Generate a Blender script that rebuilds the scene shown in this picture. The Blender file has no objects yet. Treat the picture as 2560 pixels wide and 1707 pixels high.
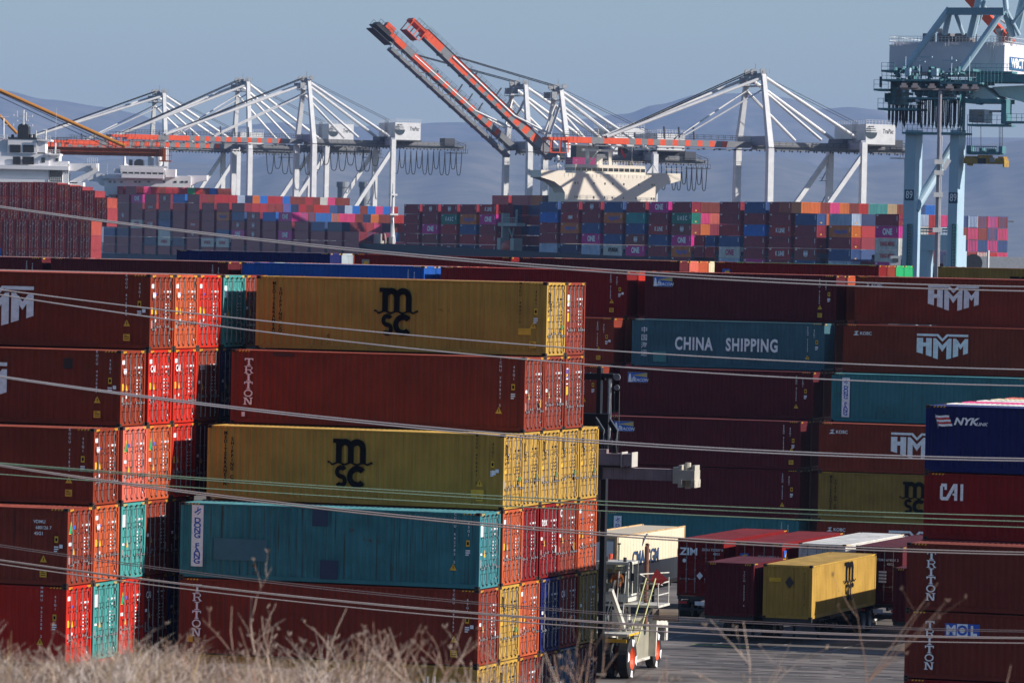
import bpy, math, random
from mathutils import Vector, Matrix
R = math.radians
rnd = random.Random(7)
SC = bpy.context.scene
COL = SC.collection

# ---------------------------------------------------------------- camera
F, ROLL, PITCH, CAMZ = 13091.5, 0.0213, 0.0183, 18.83      # focal length in photo pixels, tilt, pitch, height
TH = 0.3219                                                 # yard grid turned 18.4 degrees
cam_d = bpy.data.cameras.new("camera"); cam = bpy.data.objects.new("camera", cam_d); COL.objects.link(cam)
fw = Vector((0, math.cos(PITCH), -math.sin(PITCH))); up0 = Vector((0, math.sin(PITCH), math.cos(PITCH))); rt0 = Vector((1, 0, 0))
cr, sr = math.cos(ROLL), math.sin(ROLL)
rt = rt0 * cr + up0 * sr; up = rt0 * -sr + up0 * cr
m = Matrix((rt, up, -fw)).transposed().to_4x4(); m.translation = Vector((0, 0, CAMZ)); cam.matrix_world = m
cam_d.sensor_width = 36; cam_d.sensor_fit = 'HORIZONTAL'; cam_d.lens = 36 * F / 2560
cam_d.clip_start = 0.5; cam_d.clip_end = 60000
cam_d.dof.use_dof = True; cam_d.dof.focus_distance = 210; cam_d.dof.aperture_fstop = 8
SC.camera = cam

# ---------------------------------------------------------------- sky, sun, exposure
SUN_EL, SUN_AZ = R(25.2), -TH + R(6.3)                      # azimuth measured from +X, counter-clockwise
w = bpy.data.worlds.new("World"); SC.world = w; w.use_nodes = True
nt = w.node_tree; bg = nt.nodes["Background"]
sky = nt.nodes.new("ShaderNodeTexSky"); sky.sky_type = 'NISHITA'; sky.sun_disc = False
sky.sun_elevation = SUN_EL; sky.sun_rotation = math.pi / 2 - SUN_AZ
sky.air_density = 1.0; sky.dust_density = 0.1; sky.ozone_density = 4.0; sky.altitude = 50
nt.links.new(sky.outputs[0], bg.inputs[0]); bg.inputs[1].default_value = 0.075
sd = bpy.data.lights.new("sun", 'SUN'); sd.energy = 5.0; sd.angle = R(0.5); sd.color = (1.0, 0.93, 0.84)
sun = bpy.data.objects.new("sun", sd); COL.objects.link(sun)
sdir = Vector((math.cos(SUN_EL) * math.cos(SUN_AZ), math.cos(SUN_EL) * math.sin(SUN_AZ), math.sin(SUN_EL)))
sun.rotation_euler = sdir.to_track_quat('Z', 'Y').to_euler(); sun.location = (60, 100, 90)
vs = SC.view_settings; vs.view_transform = 'Standard'; vs.look = 'None'; vs.exposure = 0.5; vs.gamma = 1.0
SC.cycles.max_bounces = 5; SC.cycles.diffuse_bounces = 2; SC.cycles.glossy_bounces = 2; SC.cycles.transmission_bounces = 2
SC.cycles.volume_bounces = 0; SC.cycles.transparent_max_bounces = 6
SC.cycles.caustics_reflective = False; SC.cycles.caustics_refractive = False

# ---------------------------------------------------------------- materials
def node(nt, t, **k):
    n = nt.nodes.new(t)
    for a, v in k.items(): setattr(n, a, v)
    return n
def mat(name, color=None, rough=0.5, metal=0.0, var=0.12, vscale=2.0, rust=0.0, streak=0.0, bump=0.0, objcol=False, emit=0, spec=0.4):
    mt = bpy.data.materials.new(name); mt.use_nodes = True; nt = mt.node_tree; L = nt.links
    b = nt.nodes["Principled BSDF"]
    b.inputs['Roughness'].default_value = rough; b.inputs['Metallic'].default_value = metal
    b.inputs['Specular IOR Level'].default_value = spec
    tc = node(nt, 'ShaderNodeTexCoord'); oi = node(nt, 'ShaderNodeObjectInfo')
    add = node(nt, 'ShaderNodeVectorMath', operation='MULTIPLY_ADD')
    L.new(oi.outputs['Random'], add.inputs[0]); add.inputs[1].default_value = (37, 53, 71); L.new(tc.outputs['Object'], add.inputs[2])
    if objcol: src = oi.outputs['Color']
    else:
        rgb = node(nt, 'ShaderNodeRGB'); rgb.outputs[0].default_value = (*color, 1); src = rgb.outputs[0]
    n1 = node(nt, 'ShaderNodeTexNoise'); n1.inputs['Scale'].default_value = vscale; n1.inputs['Detail'].default_value = 5
    L.new(add.outputs[0], n1.inputs['Vector'])
    mr = node(nt, 'ShaderNodeMapRange'); mr.inputs['From Min'].default_value = 0.3; mr.inputs['From Max'].default_value = 0.7
    mr.inputs['To Min'].default_value = 1 - var; mr.inputs['To Max'].default_value = 1 + var * 0.7
    L.new(n1.outputs[0], mr.inputs['Value'])
    mul = node(nt, 'ShaderNodeVectorMath', operation='SCALE'); L.new(src, mul.inputs[0]); L.new(mr.outputs[0], mul.inputs['Scale'])
    out = mul.outputs[0]
    if streak:   # vertical grime streaks running down the sheet
        mp = node(nt, 'ShaderNodeMapping'); mp.inputs['Scale'].default_value = (13, 13, 0.38); L.new(add.outputs[0], mp.inputs[0])
        n2 = node(nt, 'ShaderNodeTexNoise'); n2.inputs['Scale'].default_value = 1.0; n2.inputs['Detail'].default_value = 4; L.new(mp.outputs[0], n2.inputs['Vector'])
        r2 = node(nt, 'ShaderNodeMapRange'); r2.inputs['From Min'].default_value = 0.55; r2.inputs['From Max'].default_value = 0.75; r2.inputs['To Max'].default_value = streak
        L.new(n2.outputs[0], r2.inputs['Value'])
        mx = node(nt, 'ShaderNodeMix', data_type='RGBA'); L.new(r2.outputs[0], mx.inputs[0]); L.new(out, mx.inputs[6])
        mx.inputs[7].default_value = (0.05, 0.03, 0.022, 1); out = mx.outputs[2]
    if rust:
        n3 = node(nt, 'ShaderNodeTexNoise'); n3.inputs['Scale'].default_value = 1.3; n3.inputs['Detail'].default_value = 9; n3.inputs['Roughness'].default_value = 0.7
        L.new(add.outputs[0], n3.inputs['Vector'])
        r3 = node(nt, 'ShaderNodeMapRange'); r3.inputs['From Min'].default_value = 0.66 - rust * 0.12; r3.inputs['From Max'].default_value = 0.70
        L.new(n3.outputs[0], r3.inputs['Value'])
        mx = node(nt, 'ShaderNodeMix', data_type='RGBA'); L.new(r3.outputs[0], mx.inputs[0]); L.new(out, mx.inputs[6])
        mx.inputs[7].default_value = (0.10, 0.035, 0.014, 1); out = mx.outputs[2]
    L.new(out, b.inputs['Base Color'])
    if bump:
        bp = node(nt, 'ShaderNodeBump'); bp.inputs['Strength'].default_value = bump; bp.inputs['Distance'].default_value = 0.02
        L.new(n1.outputs[0], bp.inputs['Height']); L.new(bp.outputs[0], b.inputs['Normal'])
    if emit:
        b.inputs['Emission Color'].default_value = (*color, 1); b.inputs['Emission Strength'].default_value = emit
    return mt
PAINT = mat('container_paint', rough=0.5, spec=0.10, objcol=True, var=0.16, vscale=0.9, streak=0.38, rust=0.12, bump=0.05)
ROOFP = mat('container_roof_paint', rough=0.6, objcol=True, var=0.3, vscale=1.6, streak=0.0, rust=0.5)
WORN = mat('worn_container_paint', rough=0.6, spec=0.12, objcol=True, var=0.2, vscale=1.2, streak=0.95, rust=0.35, bump=0.08)
FAR = mat('far_container_paint', rough=0.5, spec=0.15, objcol=True, var=0.18, vscale=0.5, streak=0.3)
OBJ = mat('object_paint', rough=0.5, objcol=True, var=0.10, vscale=0.8, streak=0.12)
STEEL = mat('galvanised_steel', (0.27, 0.27, 0.29), rough=0.35, metal=0.35, var=0.2, vscale=6)
DARK = mat('dark_steel', (0.028, 0.030, 0.035), rough=0.55, var=0.2)
CAST = mat('corner_casting_steel', (0.05, 0.032, 0.026), rough=0.7, var=0.3, vscale=8)
WHITEM = mat('white_lettering', (0.88, 0.88, 0.92), rough=0.5, var=0.14, vscale=5, streak=0.1)
BLACKM = mat('black_lettering', (0.005, 0.005, 0.006), rough=0.7, spec=0.08, var=0.1)
YELM = mat('yellow_marking', (0.75, 0.42, 0.03), rough=0.5, var=0.15, vscale=6)
BLUEM = mat('blue_marking', (0.02, 0.10, 0.48), rough=0.5, var=0.1)
REDM = mat('red_marking', (0.55, 0.03, 0.04), rough=0.5, var=0.1)
GREENM = mat('green_marking', (0.02, 0.30, 0.12), rough=0.5, var=0.1)
PINKM = mat('magenta_lettering', (0.5, 0.02, 0.15), rough=0.5, var=0.1)
GREYM = mat('grey_plate', (0.25, 0.25, 0.25), rough=0.4, var=0.1)
RUBBER = mat('tyre_rubber', (0.018, 0.018, 0.019), rough=0.75, var=0.3, vscale=5)
GLASS = mat('dark_window_glass', (0.015, 0.022, 0.030), rough=0.08, spec=0.8, var=0.05)
WHITEP = mat('white_paint', (0.66, 0.66, 0.67), rough=0.45, var=0.10, vscale=0.6, streak=0.14)
GREYP = mat('grey_crane_paint', (0.20, 0.205, 0.22), rough=0.5, var=0.12, vscale=0.8, streak=0.2)
ORANGEP = mat('orange_crane_paint', (0.72, 0.085, 0.025), rough=0.5, var=0.12, vscale=0.8, streak=0.15)
CONCRETE = mat('concrete', (0.33, 0.31, 0.28), rough=0.85, var=0.2, vscale=3, streak=0.15)

# ---------------------------------------------------------------- mesh helper
class MB:
    def __init__(s): s.v = []; s.f = []; s.m = []
    def poly(s, pts, mi=0):
        n = len(s.v); s.v += [tuple(p) for p in pts]; s.f.append(tuple(range(n, n + len(pts)))); s.m.append(mi)
    def box(s, x0, x1, y0, y1, z0, z1, mi=0, M=None):
        if x0 > x1: x0, x1 = x1, x0
        if y0 > y1: y0, y1 = y1, y0
        if z0 > z1: z0, z1 = z1, z0
        n = len(s.v)
        P = [(x0, y0, z0), (x1, y0, z0), (x1, y1, z0), (x0, y1, z0), (x0, y0, z1), (x1, y0, z1), (x1, y1, z1), (x0, y1, z1)]
        if M is not None: P = [tuple(M @ Vector(p)) for p in P]
        s.v += P
        for q in ((3, 2, 1, 0), (4, 5, 6, 7), (0, 1, 5, 4), (1, 2, 6, 5), (2, 3, 7, 6), (3, 0, 4, 7)):
            s.f.append(tuple(n + i for i in q)); s.m.append(mi)
    def beam(s, a, b, wy, wz, mi=0, upv=(0, 0, 1), wy2=None, wz2=None):
        a, b = Vector(a), Vector(b); d = (b - a)
        if d.length < 1e-6: return
        d.normalize(); u = Vector(upv)
        if abs(d.dot(u)) > 0.98: u = Vector((1, 0, 0))
        sx = d.cross(u).normalized(); sz = sx.cross(d).normalized()
        wy2 = wy if wy2 is None else wy2; wz2 = wz if wz2 is None else wz2
        n = len(s.v)
        for c, hy, hz in ((a, wy / 2, wz / 2), (b, wy2 / 2, wz2 / 2)):
            for i, j in ((-1, -1), (1, -1), (1, 1), (-1, 1)): s.v.append(tuple(c + sx * hy * i + sz * hz * j))
        for q in ((0, 1, 2, 3), (7, 6, 5, 4), (0, 4, 5, 1), (1, 5, 6, 2), (2, 6, 7, 3), (3, 7, 4, 0)):
            s.f.append(tuple(n + i for i in q)); s.m.append(mi)
    def tube(s, pts, r, n=6, mi=0, caps=True, r2=None):
        pts = [Vector(p) for p in pts]; base = len(s.v); k = len(pts)
        for i, p in enumerate(pts):
            d = (pts[min(i + 1, k - 1)] - pts[max(i - 1, 0)]).normalized()
            u = Vector((0, 0, 1)) if abs(d.z) < 0.95 else Vector((1, 0, 0))
            sx = d.cross(u).normalized(); sz = sx.cross(d)
            rr = r if r2 is None else r + (r2 - r) * i / max(1, k - 1)
            for j in range(n):
                a = 2 * math.pi * j / n; s.v.append(tuple(p + sx * rr * math.cos(a) + sz * rr * math.sin(a)))
        for i in range(k - 1):
            for j in range(n):
                a = base + i * n + j; b = base + i * n + (j + 1) % n
                s.f.append((a, b, b + n, a + n)); s.m.append(mi)
        if caps:
            s.f.append(tuple(base + j for j in range(n))[::-1]); s.m.append(mi)
            s.f.append(tuple(base + (k - 1) * n + j for j in range(n))); s.m.append(mi)
    def disc_ring(s, c, axis, prof, n=24, mi=None):
        """lathe: prof = [(offset along axis, radius, material)]"""
        c = Vector(c); ax = Vector(axis).normalized(); u = Vector((0, 0, 1)) if abs(ax.z) < 0.9 else Vector((1, 0, 0))
        e1 = ax.cross(u).normalized(); e2 = ax.cross(e1); base = len(s.v); k = len(prof)
        for o, r, _ in prof:
            for j in range(n):
                a = 2 * math.pi * j / n; s.v.append(tuple(c + ax * o + e1 * r * math.cos(a) + e2 * r * math.sin(a)))
        for i in range(k - 1):
            for j in range(n):
                a = base + i * n + j; b = base + i * n + (j + 1) % n
                s.f.append((a, b, b + n, a + n)); s.m.append(prof[i][2])
        if prof[0][1] > 1e-4: s.f.append(tuple(base + j for j in range(n))); s.m.append(prof[0][2])
        if prof[-1][1] > 1e-4: s.f.append(tuple(base + (k - 1) * n + j for j in range(n))[::-1]); s.m.append(prof[-1][2])
    def prism(s, pts, y0, y1, mi=0, ax='y'):
        """polygon given in (x,z), extruded from y0 to y1"""
        n = len(pts); b = len(s.v)
        for y in (y0, y1):
            for p in pts: s.v.append((p[0], y, p[1]) if ax == 'y' else (y, p[0], p[1]))
        s.f.append(tuple(b + i for i in range(n))); s.m.append(mi)
        s.f.append(tuple(b + n + i for i in range(n))[::-1]); s.m.append(mi)
        for i in range(n):
            j = (i + 1) % n; s.f.append((b + i, b + n + i, b + n + j, b + j)); s.m.append(mi)
    def mesh(s, name, mats, smooth=False):
        me = bpy.data.meshes.new(name); me.from_pydata(s.v, [], s.f)
        for mt in (mats if isinstance(mats, (list, tuple)) else [mats]): me.materials.append(mt)
        me.polygons.foreach_set('material_index', s.m)
        if smooth: me.polygons.foreach_set('use_smooth', [True] * len(s.f))
        me.update(); return me

def link(name, data, parent=None, loc=(0, 0, 0), rot=(0, 0, 0), color=None, scale=None):
    o = bpy.data.objects.new(name, data); COL.objects.link(o); o.parent = parent
    o.location = loc; o.rotation_euler = rot
    if scale: o.scale = scale
    if color: o.color = (*color, 1)
    return o
USED = {}
def tag(o, label, cat, group=None, kind=None):
    if label:
        o['label'] = label
        USED[label] = USED.get(label, 0) + 1
    if cat: o['category'] = cat
    if group: o['group'] = group
    if kind: o['kind'] = kind
    return o
def structure(name, data, loc=(0, 0, 0), label=None):
    o = link(name, data, None, loc); o['kind'] = 'structure'
    if label: o['label'] = label
    return o

# yard grid: u runs along the long sides (nearer to the right), w runs away from the camera
def UW(u, w): return (u * math.cos(TH) + w * math.sin(TH), -u * math.sin(TH) + w * math.cos(TH))
def at(px, py, Y):
    """world point seen at photo pixel (px,py) at distance Y: used to survey far things at their real distance"""
    a = (px - 1280) / F; b = -(py - 853.5) / F
    a2 = a * cr - b * sr; b2 = a * sr + b * cr
    dy = math.cos(PITCH) + b2 * math.sin(PITCH); dz = -math.sin(PITCH) + b2 * math.cos(PITCH)
    t = Y / dy; return Vector((a2 * t, Y, CAMZ + dz * t))

# lettering
TCACHE = {}
def text_mesh(txt, size, mtl, bold=0.0, shear=0.0, xscale=1.0, align='CENTER', vertical=False, spacing=1.0, lead=1.0):
    key = (txt, size, mtl.name, bold, shear, xscale, align, vertical, spacing, lead)
    if key in TCACHE: return TCACHE[key]
    c = bpy.data.curves.new('txt', 'FONT'); c.body = "\n".join(txt) if vertical else txt
    c.size = size; c.offset = bold * size; c.shear = shear; c.align_x = align; c.align_y = 'CENTER'; c.space_character = spacing
    c.space_line = lead; c.resolution_u = 3
    o = bpy.data.objects.new('txt', c); COL.objects.link(o)
    dg = bpy.context.evaluated_depsgraph_get(); dg.update()
    me = bpy.data.meshes.new_from_object(o.evaluated_get(dg)); bpy.data.objects.remove(o)
    for v in me.vertices: v.co.x *= xscale
    me.materials.clear(); me.materials.append(mtl); me.name = 'lettering'
    TCACHE[key] = me; return me
SIDE_ROT = (math.pi / 2, 0, 0)                   # lettering standing on a front side (normal -y)
END_ROT = (math.pi / 2, 0, math.pi / 2)          # lettering standing on a right end (normal +x)
def poly_mesh(name, polys, mats):
    b = MB()
    for k, (pts, mi) in enumerate(polys): b.poly([(x, y, 0.0006 * k) for x, y in pts], mi)
    return b.mesh(name, mats)
def _box(x0, x1, y0, y1): return [(x0, y0), (x1, y0), (x1, y1), (x0, y1)]
def arc(cx, cy, r0, r1, a0, a1, n=14):
    """quads of a thick arc"""
    out = []
    for i in range(n):
        t0 = R(a0 + (a1 - a0) * i / n); t1 = R(a0 + (a1 - a0) * (i + 1) / n)
        out.append([(cx + r0 * math.cos(t0), cy + r0 * math.sin(t0)), (cx + r1 * math.cos(t0), cy + r1 * math.sin(t0)),
                    (cx + r1 * math.cos(t1), cy + r1 * math.sin(t1)), (cx + r0 * math.cos(t1), cy + r0 * math.sin(t1))])
    return out
def logo_msc():
    p = []
    for x in (-0.56, 0.02, 0.60): p.append((_box(x - 0.14, x + 0.14, 0.10, 0.72), 0))
    p.append((_box(-0.84, -0.46, 0.93, 1.12), 0)); p.append((_box(-0.70, -0.42, 0.66, 1.12), 0))
    for c in (-0.27, 0.31):
        for q in arc(c, 0.70, 0.15, 0.43, 0, 180, 12): p.append((q, 0))
    n = 24
    for i in range(n):
        x0 = -1.08 + 2.16 * i / n; x1 = -1.08 + 2.16 * (i + 1) / n
        f = lambda x: 0.06 + 0.05 * math.cos((x - .02) * 2 * math.pi / 0.58) * (abs(x) < .95) + (0.05 if abs(x) > 0.9 else 0)
        p.append(([(x0, f(x0) - 0.04), (x1, f(x1) - 0.04), (x1, f(x1) + 0.05), (x0, f(x0) + 0.05)], 0))
    for q in arc(-0.42, -0.30, 0.09, 0.29, 30, 270, 12): p.append((q, 0))
    for q in arc(-0.42, -0.68, 0.09, 0.29, -150, 90, 12): p.append((q, 0))
    for q in arc(0.36, -0.49, 0.22, 0.48, 42, 318, 18): p.append((q, 0))
    return poly_mesh('shipping_line_logo', p, [BLACKM])
def logo_hmm(mt):
    p = [(_box(-1.35, -0.32, 0.66, 0.80), 0), (_box(0.32, 1.35, 0.66, 0.80), 0)]
    p.append(([(-0.40, 0.80), (-0.22, 0.80), (0.02, 0.50), (0.0, 0.34)], 0)); p.append(([(0.40, 0.80), (0.0, 0.34), (-0.02, 0.50), (0.22, 0.80)], 0))
    # H
    p.append(([(-1.35, -0.34), (-1.02, -0.44), (-1.02, 0.54), (-1.35, 0.54)], 0))
    p.append(([(-0.86, -0.50), (-0.56, -0.60), (-0.56, 0.54), (-0.86, 0.54)], 0)); p.append((_box(-1.04, -0.84, 0.02, 0.26), 0))
    # M
    p.append(([(-0.48, -0.66), (-0.22, -0.74), (-0.22, 0.40), (-0.48, 0.54)], 0)); p.append(([(0.22, -0.74), (0.48, -0.66), (0.48, 0.54), (0.22, 0.40)], 0))
    p.append(([(-0.48, 0.54), (-0.34, 0.54), (0.0, 0.12), (0.0, -0.28)], 0)); p.append(([(0.48, 0.54), (0.0, -0.28), (0.0, 0.12), (0.34, 0.54)], 0))
    # M
    p.append(([(0.56, -0.62), (0.84, -0.52), (0.84, 0.42), (0.56, 0.54)], 0)); p.append(([(1.10, -0.44), (1.35, -0.34), (1.35, 0.54), (1.10, 0.42)], 0))
    p.append(([(0.56, 0.54), (0.72, 0.54), (0.96, 0.20), (0.96, -0.12)], 0)); p.append(([(1.35, 0.54), (0.96, -0.12), (0.96, 0.20), (1.18, 0.54)], 0))
    return poly_mesh('carrier_logo', p, [mt])
def slab(ch):
    t, s = 0.20, 0.10
    B = _box
    if ch == 'T': return [B(-.42, .42, .34, .50), B(-.42, -.32, .18, .34), B(.32, .42, .18, .34), B(-t / 2, t / 2, -.40, .34), B(-.2, .2, -.5, -.40)]
    if ch == 'I': return [B(-t / 2, t / 2, -.4, .4), B(-.24, .24, .4, .5), B(-.24, .24, -.5, -.4)]
    if ch == 'N': return [B(-.36, -.22, -.4, .4), B(.22, .36, -.4, .4), B(-.46, -.12, -.5, -.4), B(-.46, -.2, .4, .5), B(.12, .46, .4, .5), [(-.36, .5), (-.16, .5), (.36, -.5), (.16, -.5)]]
    if ch == 'O': return [[(x * .86, y) for x, y in q] for q in arc(0, 0, .34, .5, 0, 360, 20)]
    if ch == 'R': return [B(-.34, -.18, -.4, .4), B(-.44, -.08, -.5, -.4), B(-.44, .1, .4, .5), B(-.18, .1, -.06, .05)] + arc(.1, .225, .17, .275, -90, 90, 10) + [[(.02, -.0), (.18, -.0), (.40, -.42), (.24, -.42)], B(.2, .46, -.5, -.4)]
def logo_slab_column(txt, pitch, mt):
    p = []
    for k, ch in enumerate(txt):
        for q in slab(ch): p.append(([(x * .70, y * .52 - k * pitch) for x, y in q], 0))
    return poly_mesh('lessor_lettering', p, [mt])
def logo_cai(mt):
    B = _box
    p = [(q, 0) for q in [[(-1.3, -.6), (-1.15, -.75), (-.75, -.75), (-.62, -.6), (-.62, -.45), (-1.3, -.45)], B(-1.3, -1.02, -.5, .5), B(-1.2, -.62, .45, .72), B(-.86, -.62, .18, .5),
         [(-.86, -.75), (-.5, -.75), (.36, .72), (.02, .72)], B(.02, .36, .45, .72), B(.12, .42, -.75, .72), B(-.05, .2, -.3, -.12), B(.72, 1.0, -.75, .72)]]
    return poly_mesh('lessor_logo', p, [mt])
# ---------------------------------------------------------------- shipping containers
CL, CW = 12.192, 2.438
def wave(x0, x1, depth, pitch, out):
    """corrugation profile points along x: out = outer plane, out+depth inward"""
    n = max(1, round((x1 - x0) / pitch)); p = (x1 - x0) / n; pts = []
    for i in range(n):
        a = x0 + i * p
        pts += [(a, 0), (a + p * .26, 0), (a + p * .5, depth), (a + p * .76, depth)]
    pts.append((x1, 0)); return pts
KM = {}
def kit(L, H, low=False):
    """meshes of one container size, shared by every copy"""
    key = (L, H, low)
    if key in KM: return KM[key]
    hx, hy = L / 2, CW / 2; K = {}
    fr = MB(); P = 0.0
    for sx in (-1, 1):
        for sy in (-1, 1):
            fr.box(sx * (hx - .005), sx * (hx - .13), sy * (hy - .004), sy * (hy - .14), .10, H - .10)
    for sy in (-1, 1):
        fr.box(-hx + .13, hx - .13, sy * (hy - .012), sy * (hy - .075), H - .085, H - .02)
        fr.box(-hx + .13, hx - .13, sy * (hy - .006), sy * (hy - .085), .03, .185)
    for sx in (-1, 1):
        fr.box(sx * (hx - .01), sx * (hx - .11), -hy + .14, hy - .14, H - .13, H - .015)
        fr.box(sx * (hx - .01), sx * (hx - .12), -hy + .14, hy - .14, .02, .16)
    fr.box(-hx + .12, hx - .12, -hy + .085, hy - .085, .05, .17, 1)
    cs = .002
    for sx in (-1, 1):
        for sy in (-1, 1):
            for z0, z1 in ((0, .118), (H - .118, H + cs)):
                fr.box(sx * (hx + .002), sx * (hx - .178), sy * (hy + .002), sy * (hy - .162), z0, z1, 1)
                # aperture seen as a dark slot
                fr.box(sx * (hx - .13), sx * (hx - .05), sy * (hy + .0035), sy * (hy - .01), z0 + .03, z1 - .03, 2)
                fr.box(sx * (hx + .0035), sx * (hx - .01), sy * (hy - .115), sy * (hy - .045), z0 + .03, z1 - .03, 2)
    # yellow warning dashes of a high cube, at the corners of the top rail
    for sy in (-1, 1):
        for sx in (-1, 1):
            for k in range(4):
                a = sx * (hx - .30 - .13 * k)
                fr.poly([(a, sy * (hy - .009), H - .083), (a + .06, sy * (hy - .009), H - .083), (a + .10, sy * (hy - .009), H - .024), (a + .04, sy * (hy - .009), H - .024)][::-sy if sy < 0 else -1], 3)
    for k in range(3):
        for s in (-1, 1):
            a = s * (hy - .24 - .11 * k)
            fr.poly([(hx - .006, a, H - .12), (hx - .006, a + .05, H - .12), (hx - .006, a + .08, H - .03), (hx - .006, a + .03, H - .03)], 3)
    K['frame'] = fr.mesh('frame', [PAINT, CAST, BLACKM, YELM])
    sp = MB(); pr = wave(-hx + .13, hx - .13, .045, .278, 0)
    for (a, da), (b, db) in zip(pr, pr[1:]):
        y0 = -(hy - .028) + da; y1 = -(hy - .028) + db
        sp.poly([(a, y0, .18), (b, y1, .18), (b, y1, H - .083), (a, y0, H - .083)])
    K['side'] = sp.mesh('side_panel', [PAINT]); K['side_worn'] = sp.mesh('side_panel', [WORN])
    rp = MB(); pr = wave(-hx + .11, hx - .11, .02, .21, 0)
    for (a, da), (b, db) in zip(pr, pr[1:]):
        z0 = H - .022 - da; z1 = H - .022 - db
        rp.poly([(a, -hy + .07, z0), (a, hy - .07, z0), (b, hy - .07, z1), (b, -hy + .07, z1)][::-1])
    K['roof'] = rp.mesh('roof_panel', [ROOFP])
    ew = MB(); pr = wave(-hy + .14, hy - .14, .046, .25, 0)
    for (a, da), (b, db) in zip(pr, pr[1:]):
        x0 = hx - .03 - da; x1 = hx - .03 - db
        ew.poly([(x0, a, .15), (x1, b, .15), (x1, b, H - .12), (x0, a, H - .12)])
    K['end'] = ew.mesh('end_wall', [PAINT])
    # door leaf (hinged at its outer edge), horizontal recessed panels
    d = MB(); w = hy - .15; z0, z1 = .17, H - .14; n = 5; T = .045
    prof = [(z0, 0)]; seg = (z1 - z0) / n
    for i in range(n):
        a = z0 + seg * i
        prof += [(a + seg * .22, 0), (a + seg * .30, T), (a + seg * .70, T), (a + seg * .78, 0)]
    prof.append((z1, 0))
    for (a, da), (b, db) in zip(prof, prof[1:]):
        d.poly([(-da, .07, a), (-da, w - .07, a), (-db, w - .07, b), (-db, .07, b)])
    for (a, da), (b, db) in zip(prof, prof[1:]):   # closed ends of each recess
        if da or db:
            d.poly([(-da, .07, a), (-db, .07, b), (0, .07, b), (0, .07, a)])
            d.poly([(-da, w - .07, a), (0, w - .07, a), (0, w - .07, b), (-db, w - .07, b)])
    d.box(-.04, .006, .012, .07, z0 - .01, z1 + .01); d.box(-.04, .006, w - .07, w, z0 - .01, z1 + .01)
    d.box(-.04, .006, .07, w - .07, z0 - .012, z0 + .03); d.box(-.04, .006, .07, w - .07, z1 - .03, z1 + .012)
    d.box(-.04, -.01, 0, .012, z0, z1, 1)
    for z in (z0 + .2, z0 + (z1 - z0) * .38, z0 + (z1 - z0) * .66, z1 - .2): d.box(-.03, .03, w - .06, w + .05, z - .05, z + .05, 0)
    K['door'] = d.mesh('door', [PAINT, RUBBER])
    r = MB(); r.tube([(0, 0, .12), (0, 0, H - .10)], .020, 6)
    for z in (.14, H - .13): r.box(-.05, .035, -.045, .045, z - .035, z + .035, 1)
    for z in (.75, 1.35, 1.95): r.box(-.05, .032, -.04, .04, z - .02, z + .02)
    K['rod'] = r.mesh('lock_rod', [STEEL, CAST])
    h = MB(); h.beam((.03, -.04, 0), (.04, .34, -.02), .018, .022); h.box(.0, .04, .28, .34, -.05, .04); h.box(-.0, .045, -.05, .04, -.06, .06)
    K['handle'] = h.mesh('handle', [STEEL])
    KM[key] = K; return K

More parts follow.
